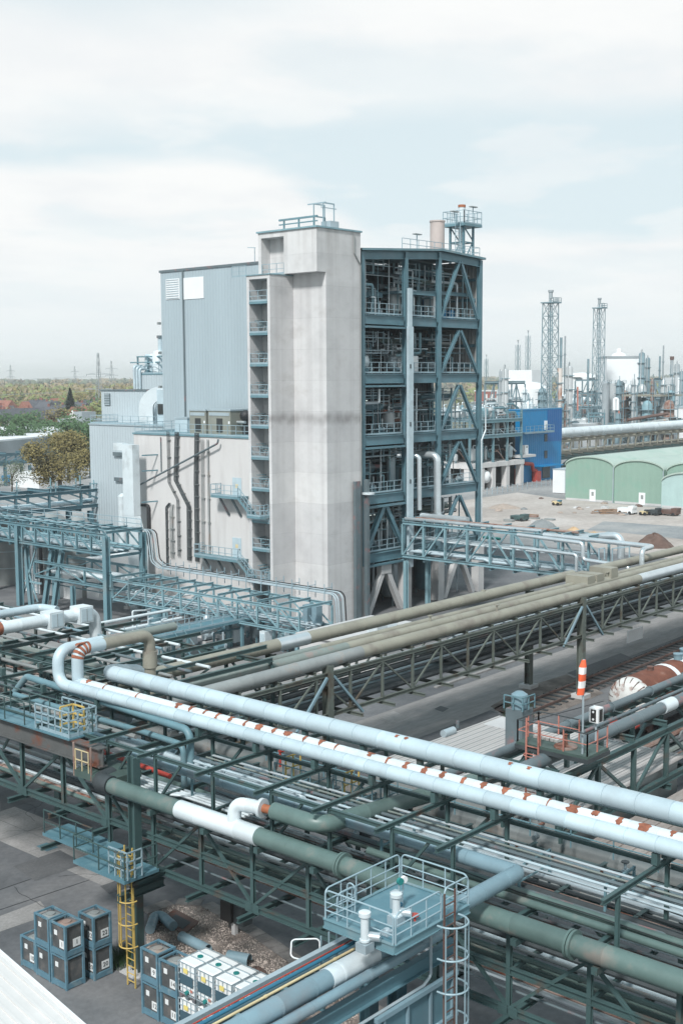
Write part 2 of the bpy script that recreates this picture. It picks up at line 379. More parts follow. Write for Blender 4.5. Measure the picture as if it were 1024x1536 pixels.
for i in range(9):
    a=gz(rc_.uniform(0,200),rc_.uniform(1215,1380)) if i<6 else gz(rc_.uniform(560,760),rc_.uniform(1010,1060)); an=rc_.uniform(0,6.28); m=M(); p=a.copy()
    for k in range(14):
        an+=rc_.uniform(-.5,.5); q=p+Vector((math.cos(an),math.sin(an),0))*rc_.uniform(.15,.4); m.bar((p.x,p.y,.006),(q.x,q.y,.006),.022,.006); p=q
    struct(m,'ground_crack','black_rubber')
# gravel bed with kerb pavers, foreground
gp=[gz(*k) for k in ((222,1372),(262,1358),(300,1360),(340,1382),(380,1408),(440,1450),(500,1490),(620,1560),(480,1640),(300,1560),(215,1470))]
flat(gp,.006,'gravel_bed_soil','gravel_soil')
def inpoly(x,y,P):
    c=False
    for i in range(len(P)):
        a,b=P[i],P[i-1]
        if (a.y>y)!=(b.y>y) and x<(b.x-a.x)*(y-a.y)/(b.y-a.y)+a.x: c=not c
    return c
m=M(); xs=[p.x for p in gp]; ys=[p.y for p in gp]; rg=random.Random(3)
k=0
while k<9500:
    x=rg.uniform(min(xs),max(xs)); y=rg.uniform(min(ys),max(ys))
    if not inpoly(x,y,gp): continue
    k+=1; s=rg.uniform(.018,.05)*(1.5 if rg.random()<.1 else 1); h=s*rg.uniform(.5,1); n=len(m.v); a=rg.uniform(0,6)
    for j in range(4): m.v.append((x+s*math.cos(a+j*1.57)*rg.uniform(.7,1.2),y+s*math.sin(a+j*1.57)*rg.uniform(.7,1.2),.004))
    m.v.append((x+rg.uniform(-.3,.3)*s,y+rg.uniform(-.3,.3)*s,h+.01))
    m.f+=[(n+j,n+(j+1)%4,n+4) for j in range(4)]
mat('gravel',(.4,.345,.31),.9,var=.5,scale=3.2,dirt=(.1,.08,.07),damt=.35,dscale=1.3)
struct(m,'gravel','gravel','stuff')
m=M(); E=gp[:8]
for i in range(len(E)-1):
    a,b=E[i],E[i+1]; l=(b-a).length; k=max(1,round(l/.62)); d=(b-a)/l; nrm=Vector((-d.y,d.x,0))
    if nrm.x<0: nrm=-nrm
    for j in range(k):
        p=a+d*(l*j/k+.012); q=a+d*(l*(j+1)/k-.012); 
        m.prism([(v.x,v.y) for v in (p,q,q+nrm*.62,p+nrm*.62)],'z',-.05,.035+.006*rg.random())
struct(m,'kerb_pavers','paver')
c=gz(272,1384); t=T('drain_pit','rusty brown double drain grate sunk in the gravel bed','drain',c)
P=[gz(*q) for q in ((240,1382),(262,1366),(298,1385),(276,1404))]
M().prism([(p.x,p.y) for p in P],'z',0,.07).build('rim','rusty_brown',t)
P=[gz(*q) for q in ((252,1384),(264,1375),(286,1387),(274,1397))]
M().prism([(p.x,p.y) for p in P],'z',.07,.09).build('grate','dark_metal',t)
# ================================================================ STAIR TOWER
X0,XS,Y0,YI,X1,YB=79.23,76.3,71.5,75.4,83.84,78.5
zst=gx(465,628,79.23).z
cm=MT['concrete']; N=cm.node_tree.nodes; L=cm.node_tree.links; b=N['Principled BSDF']; src=b.inputs['Base Color'].links[0].from_socket
g=N.new('ShaderNodeNewGeometry'); s=N.new('ShaderNodeSeparateXYZ'); L.new(g.outputs['Position'],s.inputs[0])
def mth(op,*a):
    n=N.new('ShaderNodeMath'); n.operation=op
    for i,v in enumerate(a):
        if isinstance(v,(int,float)): n.inputs[i].default_value=v
        else: L.new(v,n.inputs[i])
    return n.outputs[0]
def nzz(sc,st):
    v=N.new('ShaderNodeVectorMath'); v.operation='MULTIPLY'; v.inputs[1].default_value=st; L.new(g.outputs['Position'],v.inputs[0])
    n=N.new('ShaderNodeTexNoise'); n.inputs['Scale'].default_value=sc; n.inputs['Detail'].default_value=5; L.new(v.outputs[0],n.inputs['Vector']); return n.outputs['Fac']
def ccm(a,col,f):
    x=N.new('ShaderNodeMix'); x.data_type='RGBA'; x.blend_type='MULTIPLY'; L.new(f,x.inputs[0]); L.new(a,x.inputs[6]); x.inputs[7].default_value=(*col,1); return x.outputs[2]
def clampr(v,a,bb,c=0,d=1):
    r=N.new('ShaderNodeMapRange'); r.inputs[1].default_value=a; r.inputs[2].default_value=bb; r.inputs[3].default_value=c; r.inputs[4].default_value=d; L.new(v,r.inputs[0]); return r.outputs[0]
dz=mth('ABSOLUTE',mth('ADD',mth('SUBTRACT',s.outputs[2],zst),mth('MULTIPLY',mth('SUBTRACT',nzz(1.6,(1,1,.35)),.5),.7)))
band_=mth('MULTIPLY',clampr(dz,.62,.12),clampr(nzz(.9,(1,1,.6)),.2,.6))
c1=ccm(src,(.62,.605,.6),band_)
# dark runs under the parapet and pour joints every lift
runs=mth('MULTIPLY',clampr(s.outputs[2],31.2,34.8,0,.8),clampr(nzz(.8,(1.6,1.6,.08)),.47,.68)); c1=ccm(c1,(.72,.71,.7),runs)
runs2=mth('MULTIPLY',clampr(nzz(.5,(2.6,2.6,.04)),.52,.7),.6); c1=ccm(c1,(.8,.79,.79),runs2)
jt=mth('ABSOLUTE',mth('SUBTRACT',mth('FRACT',mth('MULTIPLY',s.outputs[2],1/2.72)),.5)); c1=ccm(c1,(.84,.84,.84),clampr(jt,.49,.498,0,.85))
jy=mth('ABSOLUTE',mth('SUBTRACT',mth('FRACT',mth('MULTIPLY',s.outputs[1],1/1.3)),.5)); c1=ccm(c1,(.86,.86,.86),clampr(jy,.488,.497,0,.45))
lift=N.new('ShaderNodeTexWhiteNoise'); lift.noise_dimensions='1D'; L.new(mth('FLOOR',mth('MULTIPLY',s.outputs[2],1/2.72)),lift.inputs['W']); c1=ccm(c1,(.87,.87,.88),mth('MULTIPLY',lift.outputs['Value'],1.0))
pv=N.new('ShaderNodeTexNoise'); pv.inputs['Scale'].default_value=.33; pv.inputs['Detail'].default_value=8; L.new(g.outputs['Position'],pv.inputs['Vector']); c1=ccm(c1,(.88,.88,.885),clampr(pv.outputs['Fac'],.5,.7))
L.new(c1,b.inputs['Base Color'])
tw=T('stair_tower','tall bare concrete stair tower with open landings and a wet stain across it','tower',(X0,Y0,0))
M().box(X0,X1,Y0,YB,0,34.75).build('shaft','concrete',tw)
m=M().box(XS,X0-.003,YI,YI+.32,0,30.9).box(XS,X0-.003,77.95,78.27,0,30.9).box(XS,X0-.003,YI+.32,77.95,30.6,30.897)
m.build('stairwell_wall','concrete',tw)
M().box(XS+1.6,XS+1.66,YI+.33,77.94,0,30.58).build('inner_wall','pale_concrete',tw)
bx=M().box(78.09,X0-.003,Y0+.002,YI,31.05,34.75).box(78.09,X0-.003,78.2,78.55,30.9,34.75).box(78.09,X0-.003,YI,78.2,34.3,34.748)
bx.build('overhang_box','concrete',tw)
M().box(77.95,X1+.12,Y0-.12,78.68,34.755,34.9).build('roof_trim','pale_steel',tw)
M().box(XS-.08,X0-.01,YI-.06,78.35,30.905,31.0).build('stairwell_roof_trim','pale_steel',tw)
M().box(78.3,X0-.01,YI+.002,78.19,31.0,31.06).build('balcony_floor','pale_concrete',tw)
M().rail([(78.15,YI+.08,31.06),(78.15,78.15,31.06)],.95,.9,.022).build('balcony_railing','rail_steel',tw)
M().rail([(XS+.1,78.4,30.9),(XS+.1,80.2,30.9)],.95,.9,.022).build('roof_railing','rail_steel',tw)
LZ=[28.65,25.93,23.2,20.46,17.75,14.97,12.17,9.3,6.76,3.85]
ld=M().box(XS-.05,XS+1.59,YI+.33,77.94,28.45,28.65).build('landing','mid_steel',tw)
M().rail([(XS,YI+.36,28.65),(XS,77.92,28.65)],.95,1.0,.022).build('landing_railing','rail_steel',ld)
st=M()
for i in range(7): st.box(XS+.5,XS+1.5,YI+.5+i*.28,YI+.75+i*.28,28.65-2.0+i*.19-.8,28.65-1.95+i*.19-.8)
st.build('stair_flight','mid_steel',ld)
for z in LZ[1:]:
    c=copy_tree(ld,tw); c.location.z+=z-28.65
pipe('thin downpipe with a dogleg at the top corner of the concrete stair tower',[(82.9,Y0-.08,34.5),(82.9,Y0-.08,32.9),(83.75,Y0-.08,31.9),(83.75,Y0-.08,0)],.06,'grey_pipe',.1,name='downpipe')
# roof hatch frame on the tower
t=T('roof_davit','small steel davit frame and box on the stair tower roof','frame',(79.3,74,34.9))
m=M()
for y in (73.0,74.8,76.6): m.bar((79.4,y,34.9),(79.4,y,35.9),.12)
m.bar((79.4,72.6,35.9),(79.4,77.2,35.9),.16).bar((79.4,72.6,35.5),(79.4,77.2,35.5),.1).bar((79.4,73,35.9),(80.8,73,35.9),.1).bar((80.8,73,34.9),(80.8,73,35.9),.1)
m.build('frame','mid_steel',t)
m=M()
for x in (79.6,81.0): m.bar((x,72.1,34.9),(x,72.1,37.0),.08).bar((x,73.2,34.9),(x,73.2,37.0),.08)
m.bar((79.6,72.1,37),(81,72.1,37),.1).bar((79.6,73.2,37),(81,73.2,37),.1).bar((79.3,72.1,36.6),(81.3,72.1,36.6),.06).bar((79.6,71.8,37),(79.6,73.9,37),.1)
m.build('hoist_frame','rail_steel',t); M().box(80.2,81.3,71.8,72.9,34.9,35.5).build('hoist_box','galv',t)
# ================================================================ SIDING HALL
h=T('siding_hall','tall windowless hall in blue grey corrugated siding behind the stair tower','building',(83,90,0))
M().box(83,104,79.5,97.7,0,32.75).build('wall','hall_siding',h)
M().box(82.9,104.1,79.4,97.85,32.75,32.98).build('roof_trim','slate_pipe',h)
p=gx(275,430,83); M().box(82.9,82.98,p.y-.09,p.y+.09,17,32.75).build('downpipe','slate_pipe',h)
def onx(name,mt,par,x,q0,q1,dx=.06):
    a=gx(*q0,x);b2=gx(*q1,x); return M().box(x-dx,x-.004,min(a.y,b2.y),max(a.y,b2.y),min(a.z,b2.z),max(a.z,b2.z)).build(name,mt,par)
lv=onx('louvre_vent','white_paint',h,83,(249,419),(270,448))
a=gx(249,419,83);b2=gx(270,448,83); m=M()
for i in range(9): z=b2.z+(a.z-b2.z)*(i+.5)/9; m.box(82.9,82.94,b2.y+.1,a.y-.1,z-.04,z+.04)
m.build('slats','galv',lv)
onx('blank_panel','white_paint',h,83,(274,417),(306,447))
m=M()
for q in ((383,378),): 
    a=gx(*q,83); m.bar((82.9,a.y,32.9),(82.9,a.y,34.3),.05).bar((82.5,a.y-.5,34.2),(82.5,a.y+.5,34.3),.12,.06)
m.build('roof_lamp','rail_steel',h)
m=M()
for z in (27.5,24.5,21): m.box(82.6,82.95,97.7,97.95,z,z+.25)
m.build('wall_lamp','grey_pipe',h)
# ================================================================ WHITE CONCRETE BLOCK
XB=77.0; ZT=16.55
w=T('concrete_block_building','low white concrete building with cable ladders and two grey doors','building',(XB,87,0))
M().box(XB,104,78.65,95.2,0,ZT).build('wall','white_concrete',w)
M().box(XB-.1,104,78.66,95.3,ZT+.003,ZT+.14).build('roof_edge','mid_steel',w)
M().rail([(XB+.1,78.5,ZT+.14),(XB+.1,95.1,ZT+.14),(83,95.1,ZT+.14)],1.0,1.1,.022).build('roof_railing','rail_steel',w)
for q in ((349,716),(349,806)):
    a=gx(*q,XB); d=M().box(XB-.05,XB-.004,a.y-1.15,a.y,a.z-1.85,a.z).build('door','pale_clad',w)
    M().box(XB-.06,XB-.052,a.y-.75,a.y-.4,a.z-.95,a.z-.6).build('yellow_sign','pale_yellow',d)
    M().box(XB-.1,XB-.052,a.y-1.0,a.y-.9,a.z-1.1,a.z-1.0).build('handle','dark_metal',d)
def wallpipe(label,pts,r,mt,off=.16,n=6,name='conduit',group=None,rungs=0,wd=0):
    P=[gx(*q,XB-off) for q in pts]; t=T(name,label,'cable ladder' if rungs else 'conduit',P[-1],group)
    if wd:
        for i,dy in enumerate([(-.5+j/(max(1,round(wd/.16))))*wd for j in range(round(wd/.16)+1)]):
            M().tube([p+Vector((0,dy,0)) for p in P],r,n,.3).build('cable',mt,t)
    else: M().tube(P,r,n,.3).build('cable',mt,t)
    if rungs:
        m=M()
        for i in range(len(P)-1):
            l=(P[i+1]-P[i]).length; k=int(l/rungs)
            for j in range(k):
                c=P[i]+(P[i+1]-P[i])*((j+.5)/k); m.box(c.x-.03,XB-.003,c.y-wd/2-.08,c.y+wd/2+.08,c.z-.02,c.z+.02)
        for i in range(len(P)-1): m.bar((XB-.03,P[i].y,P[i].z),(XB-.03,P[i+1].y,P[i+1].z),.03)
        m.build('brackets','grey_pipe',t)
    return t
Z4=lambda x,y:(170+x/4.096,620+y/4.096)
wallpipe('narrow black cable ladder, leftmost of the three from the roof edge',[Z4(335,110),Z4(342,425),Z4(395,530),Z4(404,880)],.03,'dark_metal',rungs=1.3,wd=.32,name='cable_ladder')
wallpipe('broad black cable ladder with a slanted middle run on the white wall',[Z4(390,115),Z4(383,410),Z4(463,570),Z4(466,905)],.045,'dark_metal',rungs=.85,wd=.5,name='cable_ladder')
wallpipe('straight black cable ladder nearest the doors on the white wall',[Z4(512,120),Z4(507,400),Z4(515,912)],.045,'dark_metal',rungs=1.1,wd=.5,name='cable_ladder')
wallpipe('thin grey conduit pair beside the straight cable ladder',[Z4(545,160),Z4(552,880)],.03,'grey_pipe',rungs=2.0,wd=.32,name='conduit')
wallpipe('single thin grey conduit left of the upper platform',[Z4(578,160),Z4(590,890)],.03,'grey_pipe',rungs=2.0,wd=.16,name='conduit')
wallpipe('sloping grey pipe crossing the white wall diagonally',[Z4(160,440),Z4(640,185),Z4(644,160)],.09,'slate_pipe',.5,10,name='sloping_pipe')
wallpipe('short vertical grey pipe high on the white wall',[Z4(290,145),Z4(294,360)],.05,'slate_pipe',.12,8,name='wall_pipe')
wallpipe('lower left rack of dark conduits ending in bends half way up the wall',[Z4(345,552),Z4(325,575),Z4(332,960)],.05,'dark_metal',rungs=.8,wd=.16,name='conduit')
wallpipe('lower set of three thin conduits below the slanted ladder',[Z4(362,560),Z4(356,600),Z4(362,890)],.03,'grey_pipe',rungs=1.0,wd=.48,name='conduit')
wallpipe('thick black cable bundle bending out of the wall behind the white duct',[Z4(165,563),Z4(215,565),Z4(222,870)],.14,'black_rubber',rungs=.7,wd=.16,name='cable_ladder')
# platforms in front of the doors
def wplat(label,q0,q1,z,stairs):
    a=gx(*q0,XB-.6);b2=gx(*q1,XB-.6); t=T('door_platform',label,'platform',(XB-.6,(a.y+b2.y)/2,z))
    M().box(XB-1.35,XB-.005,b2.y,a.y,z-.22,z).build('deck','mid_steel',t)
    M().rail([(XB-.05,a.y,z),(XB-1.3,a.y,z),(XB-1.3,b2.y+.05,z)],1.0,.8,.025).build('railing','rail_steel',t)
    n=2 if stairs==2 else 3
    for i in range(n):
        y=b2.y+(a.y-b2.y)*(i+.6)/(n+.3); M().bar((XB-1.2,y,z-.22),(XB-.06,y,z-1.9),.16).build('brace','slate_pipe',t)
    # flight down to the tower landing
    y0,y1=b2.y,76.6; zl=z-1.5; f=M()
    for i in range(8): u=(i+.5)/8; f.box(XB-1.35,XB-.75,y0-(y0-77.4)*u-.13,y0-(y0-77.4)*u+.13,z-1.5*u-.05,z-1.5*u)
    f.bar((XB-1.37,y0,z-.1),(XB-1.37,77.4,zl-.1),.06,.2).bar((XB-.73,y0,z-.1),(XB-.73,77.4,zl-.1),.06,.2)
    f.build('stair_flight','mid_steel',t)
    m=M()
    for s_ in (XB-1.37,):
        m.bar((s_,y0,z+.95),(s_,77.4,zl+.95),.05).bar((s_,y0,z+.5),(s_,77.4,zl+.5),.04)
        for i in range(5): u=i/4; m.bar((s_,y0+(77.4-y0)*u,z-1.5*u),(s_,y0+(77.4-y0)*u,z-1.5*u+.95),.04)
    m.build('stair_railing','rail_steel',t)
    M().box(XB-1.9,XB-.75,75.75,77.4,zl-.2,zl).build('lower_deck','mid_steel',t)
    M().rail([(XB-1.86,77.4,zl),(XB-1.86,75.8,zl),(XB-.8,75.8,zl)],1.0,.6,.025).build('lower_railing','rail_steel',t)
a=gx(349,743,XB); wplat('upper steel door platform with stairs beside the concrete tower',(325,762),(366,762),a.z+.05,2)
a=gx(349,836,XB); wplat('long lower steel door platform with stairs on slanted braces',(300,842),(366,850),a.z+.05,3)
# roof cabinets
def cab(label,q0,q1,x,mt,dep,extra):
    a=gx(*q0,x);b2=gx(*q1,x); z0=ZT+.14; t=T('roof_cabinet',label,'cabinet',(x,(a.y+b2.y)/2,z0))
    M().box(x,x+dep,b2.y,a.y,z0,a.z).build('body',mt,t)
    M().box(x-.06,x+dep+.06,b2.y-.06,a.y+.06,a.z+.003,a.z+.16).build('lid','galv',t)
    yc=(a.y+b2.y)/2
    if extra: 
        M().box(x-.04,x-.004,yc-.45,yc+.35,z0+.2,a.z-.7).build('grille','dark_grille',t)
        M().box(x-.04,x-.004,b2.y+.15,a.y-.15,a.z-.45,a.z-.15).build('louvre','galv',t)
        M().box(x-.03,x-.004,b2.y+.1,b2.y+.3,z0+1,z0+1.25).build('notice','white_paint',t)
cab('olive air handling cabinet on the roof edge, left of a pair',(284,616),(309,650),79.3,'cabinet_olive',2.2,1)
cab('olive air handling cabinet on the roof edge, right of a pair',(312,616),(346,650),79.3,'cabinet_olive',2.2,1)
cab('low pale control box beside the olive roof cabinets',(349,624),(360,650),80.6,'galv',1.2,0)
cab('pale grey roof box left of the olive cabinets',(262,628),(281,650),80.8,'pale_clad',1.5,0)
a=gx(366,630,80.4); S(M().ball((80.6,a.y,ZT+1.9),.55).tube([(80.6,a.y,ZT+.14),(80.6,a.y,ZT+1.7)],.3,10),'roof_ventilator','black_rubber','round black ventilator on the roof beside the concrete tower','ventilator')
a=gx(360,634,80.4); pipe('short horizontal pale pipe on the roof by the black ventilator',[(80.2,a.y+.8,ZT+1.3),(80.2,a.y-.9,ZT+1.3)],.14,'silver_clad')
# big white duct
dx=75.3
def dq(x,y): return gx(x/2.56,480+y/2.56,dx)
t=T('air_duct','large square white air duct standing in front of the white concrete wall','duct',(dx,dq(510,900).y,0))
def duct(name,pts,wy,wx):
    m=M(); n=0
    for i,(p,s_) in enumerate(pts):
        b_=len(m.v)
        for a_,c_ in ((-wx,-s_),(wx,-s_),(wx,s_),(-wx,s_)): m.v.append((p.x+a_,p.y+c_,p.z))
        if i: 
            for j in range(4): k_=(j+1)%4; m.f.append((b_-4+j,b_-4+k_,b_+k_,b_+j))
    m.f+= [(3,2,1,0),tuple(len(m.v)-4+j for j in range(4))]
    return m.build(name,'white_clad',t)
s1=dq(482,600); s2=dq(540,600); hw=(s1.y-s2.y)/2; yc=(s1.y+s2.y)/2; ztop=dq(500,478).z; zb=dq(510,750).z
hw*=.68; yc+=hw*.35; duct('riser',[(Vector((dx,yc,zb)),hw),(Vector((dx,yc,ztop)),hw)],0,.42)
e=dq(447,470); M().box(dx-.4,dx+.4,yc+hw+.003,e.y,dq(447,498).z,ztop+.1).build('elbow_box','white_clad',t)
s3=dq(502,800); s4=dq(555,800); h3=(s3.y-s4.y)/2; 
duct('lower_run',[(Vector((dx,dq(530,905).y,0)),h3),(Vector((dx,dq(530,870).y,dq(530,870).z)),h3),(Vector((dx,yc,zb-.01)),hw*.98)],0,.4)
for yy in (520,580,700):
    p=dq(545,yy); M().bar((dx,p.y,p.z),(XB-.003,p.y-.3,p.z),.12).build('bracket','mid_steel',t)
# ================================================================ ANNEX BUILDINGS
an=T('annex_building','pale grey ribbed annex lower than the hall, beside the brown tree','building',(84,105,0))
M().box(84,100,95.4,111.6,0,16.9).build('wall','annex_siding',an)
M().box(83.9,100.1,95.4,111.7,16.9,17.05).build('roof_trim','galv',an)
M().rail([(84.1,96,17.05),(84.1,111.5,17.05),(99,111.5,17.05)],.9,1.4,.022).build('roof_railing','rail_steel',an)
for q in ((180,681),(182,719)): a=gx(*q,84); M().box(83.7,83.997,a.y-.9,a.y+.9,a.z-.2,a.z+.2).build('wall_lamp','slate_pipe',an)
pl=T('plant_room','pale blue grey plant room with a side louvre on the annex roof','building',(88,104,17.05))
M().box(88,99,99.5,gx(152,600,88).y,17.06,gx(152,586,88).z).build('wall','annex_siding',pl)
a=gx(157,590,88);b2=gx(166,608,88); lv=M().box(87.9,87.997,b2.y,a.y,b2.z,a.z).build('louvre','slate_pipe',pl)
m=M()
for i in range(7): z=b2.z+(a.z-b2.z)*(i+.5)/7; m.box(87.85,87.898,b2.y+.05,a.y-.05,z-.05,z+.05)
m.build('slats','galv',lv)
zz=gx(152,586,88).z; M().box(87.9,99.1,99.4,gx(152,600,88).y+.1,zz,zz+.15).build('roof_trim','slate_pipe',pl)
up=T('upper_plant_room','white plant room block on top of the annex, against the hall','building',(91,102,zz))
a=gx(206,562,91); M().box(91,99,98.2,a.y,zz+.16,a.z).build('wall','annex_siding',up)
M().box(90.95,99.05,98.2,a.y+.05,a.z,a.z+.12).build('roof_trim','mid_steel',up); zu=a.z+.12
M().rail([(91.1,98.3,zu),(91.1,a.y-.1,zu)],1.0,1.2,.025).build('roof_railing','rail_steel',up)
a=gx(228,545,92.5); c=(92.7,a.y,zu); t=T('roof_tank','upright pale round tank on the white plant room','tank',c)
M().lathe(c,[(1.0,.3),(1.0,gx(228,531,92.5).z-zu-.2),(.9,gx(228,531,92.5).z-zu)],24).build('shell','pale_clad',t)
M().lathe((c[0],c[1],c[2]),[(1.06,.0),(1.06,.3)],24).build('base_ring','mid_steel',t)
a=gx(238,555,92); S(M().lathe((92,a.y,zu),[(.7,.0),(.7,2.2),(.5,2.6)],18),'roof_tank','white_clad','smaller white round tank beside the hall corner','tank')
m=M(); a=gx(207,560,91.5); b2=gx(222,560,91.5); zf=gx(207,535,91.5).z
t=T('roof_pipe_frame','open steel pipe frame around the roof tanks','frame',(91.5,a.y,zu))
for p in (a,b2): m.bar((91.5,p.y,zu),(91.5,p.y,zf),.16)
m.bar((91.5,a.y+.1,zf),(91.5,gx(243,535,91.5).y,zf),.16).bar((91.4,gx(196,551,91.4).y,zu+1.3),(91.4,gx(240,551,91.4).y,zu+1.3),.14)
m.build('frame','mid_steel',t)
for i,x in enumerate((202,206,210)): 
    p=gx(x,580,90.8); M().tube([(90.8,p.y,zz+.2),(90.8,p.y,gx(x,549+i*2,90.8).z),(91.9,p.y,gx(x,549+i*2,90.8).z)],.17,10,.3).build('pipe','pale_clad',t)
a=gx(241,520,92.5); t=T('exhaust_pipe','slim exhaust pipe with a dark cap beside the hall corner','exhaust',(92.5,a.y,zu))
M().tube([(92.5,a.y,zu),(92.5,a.y,gx(241,507,92.5).z)],.32,12).build('pipe','pale_clad',t); M().tube([(92.5,a.y,gx(241,507,92.5).z+.01),(92.5,a.y,gx(241,503,92.5).z)],.45,12).build('cap','slate_pipe',t)
# white rounded hood duct in front of the plant room
t=T('hood_duct','white rounded air intake duct bending down to the block roof','duct',(85.5,97,ZT))
a=gx(211,650,85.5);b2=gx(228,650,85.5); z1=gx(220,590,85.5).z
M().tube([(85.8,a.y-.7,ZT+.15),(85.8,a.y-.7,z1),(88.5,a.y-2.9,z1)],1.05,4,1.6).build('bend','white_clad',t)
M().box(86.2,89,gx(246,600,86).y,a.y-2.0,ZT+.15,z1+.4).build('intake_box','pale_clad',t)
m=M()
for i in range(3): m.box(86.1,86.197,a.y-3.0-i*1.3,a.y-2.2-i*1.3,ZT+1.6,ZT+2.7)
m.build('intake_opening','dark_grille',t)
# ================================================================ STEEL FRAME BUILDING
CX4=[84.42,90.7,95.9,102.75]; YF=71.9; YR=[YF,78.0]
FB=[4.69,10.15,15.56,21.2,26.56]; DT=1.15
zr=lambda x: 33.45+.8*min(1,(x-84)/12.) if x<96 else 34.25-.35*(x-96)/7
sb=T('steel_frame_building','tall open steel frame building packed with process plant beside the concrete tower','building',(93.5,80,0))
for j,y in enumerate(YR):
    for i,x in enumerate(CX4):
        m=M().ibar((x,y,4.75),(x,y,zr(x)-.3),.43,.44,.045,up=(0,1,0))
        m.build('column','teal_steel',sb)
        M().box(x-.48,x+.48,y-.45,y+.45,0,4.72).build('concrete_base','pale_concrete',sb)
for k,z in enumerate(FB):
    d=M().box(84.2,103,YF+.3,78.15,z+DT-.22,z+DT-.02).build('floor_deck','deck_grate',sb)
    for j,y in enumerate(YR):
        for i in range(3): 
            a,b2=CX4[i]+.34,CX4[i+1]-.34; yy=y-(.12 if i==0 and j==0 else 0)
            m=M().ibar((a,yy,z+DT*.55+.02),(b2,yy,z+DT*.55+.02),.3,DT*.72,.045)
            if j==0 and i==0: m.box(a-.15,b2+.1,yy-.42,yy-.02,z-.1,z+.08)
            m.build('beam','teal_steel',sb)
    for i,x in enumerate(CX4): M().ibar((x,YF+.3,z+DT*.5),(x,YR[1]-.3,z+DT*.5),.3,.7,.04).build('cross_beam','teal_steel',sb)
    for i in range(3): M().rail([(CX4[i]+.4,YF+.1,z+DT+.02),(CX4[i+1]-.4,YF+.1,z+DT+.02)],1.0,1.0,.024).build('railing','rail_steel',sb)
    for s_ in range(6): pass
def brace(xa,xb,z0,z1,y,mt,w,h):
    xm=(xa+xb)/2
    for s_ in (xa,xb):
        sg=1 if s_<xm else -1
        M().ibar((s_+sg*.35,y,z0),(xm-sg*.14,y,z1),w,h,.05,up=(0,1,0)).build('brace','%s'%mt,sb)
for k in range(5):
    z0=FB[k]+DT+.05; z1=(FB[k+1] if k<4 else zr(99)-.8)-.02
    brace(CX4[2],CX4[3],z0,z1,YF-.02,'teal_steel',.28,.3)
    brace(CX4[2],CX4[3],z0,z1,78.0,'teal_steel',.3,.3)
brace(CX4[0],CX4[1],FB[0]+DT+.05,FB[1]-.05,YF-.02,'teal_steel',.4,.42)
for (a,b2) in ((CX4[0],CX4[1]),(CX4[2],CX4[3])):
    xm=(a+b2)/2
    for s_ in (-1,1): M().bar((xm+s_*2.5,YF,0),(xm+s_*.28,YF,4.0),.5,.5,up=(0,1,0)).build('concrete_brace','pale_concrete',sb)
    M().box(xm-.75,xm+.75,YF-.3,YF+.3,3.7,4.68).build('brace_head','pale_concrete',sb)
# roof
for j,y in enumerate(YR):
    for i in range(3):
        a,b2=CX4[i],CX4[i+1]; M().ibar((a,y-(.02*i),zr(a)-.62),(b2,y-(.02*i),zr(b2)-.62),.34,.7,.05).build('roof_beam','teal_steel',sb)
m=M()
for (a,b2) in ((84.0,96.0),(96.0,103.2)): m.quad([(a,YF-.45,zr(a)),(b2,YF-.45,zr(b2)),(b2,78.55,zr(b2)),(a,78.55,zr(a))]); m.quad([(a,YF-.45,zr(a)-.2),(a,78.55,zr(a)-.2),(b2,78.55,zr(b2)-.2),(b2,YF-.45,zr(b2)-.2)]); m.quad([(a,YF-.45,zr(a)-.2),(b2,YF-.45,zr(b2)-.2),(b2,YF-.45,zr(b2)),(a,YF-.45,zr(a))])
m.quad([(103.2,YF-.45,zr(103.2)-.2),(103.2,78.55,zr(103.2)-.2),(103.2,78.55,zr(103.2)),(103.2,YF-.45,zr(103.2))])
m.build('roof','mid_steel',sb)
M().rail([(90.5,YF+.2,zr(90.5)),(103,YF+.2,zr(103)),(103,78,zr(103))],1.0,1.3,.025,kick=False).build('roof_railing','rail_steel',sb)
M().box(84.16,102.99,78.32,78.42,4.8,33.1).build('back_wall','dark_siding',sb)  # dark colour stands in for the shade deep inside the bays
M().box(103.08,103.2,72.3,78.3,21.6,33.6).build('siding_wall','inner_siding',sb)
M().box(95.5,95.6,76.6,78.3,5,33.2).build('shade_panel','dark_siding',sb)  # added dark panel that makes the left bays look deeply shaded
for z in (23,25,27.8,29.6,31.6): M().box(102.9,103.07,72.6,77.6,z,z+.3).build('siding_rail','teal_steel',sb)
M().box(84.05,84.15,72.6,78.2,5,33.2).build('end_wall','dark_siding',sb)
pass
# mezzanine in the top floor
z=30.1; m=M().box(90.9,95.7,YF+.35,77.7,z-.25,z); m.build('mezzanine_deck','deck_grate',sb)
M().ibar((91,YF+.15,z-.15),(95.6,YF+.15,z-.15),.2,.4,.03).build('mezzanine_beam','teal_steel',sb)
M().box(84.8,90.4,74.5,77.7,29.6,29.85).build('mezzanine_deck','deck_grate',sb)
M().ibar((84.7,74.4,29.75),(90.4,74.4,29.75),.2,.4,.03).build('mezzanine_beam','teal_steel',sb)
M().ibar((96.2,YF+1,30.2),(102.4,YF+1,30.2),.2,.35,.03).build('mezzanine_beam','teal_steel',sb)
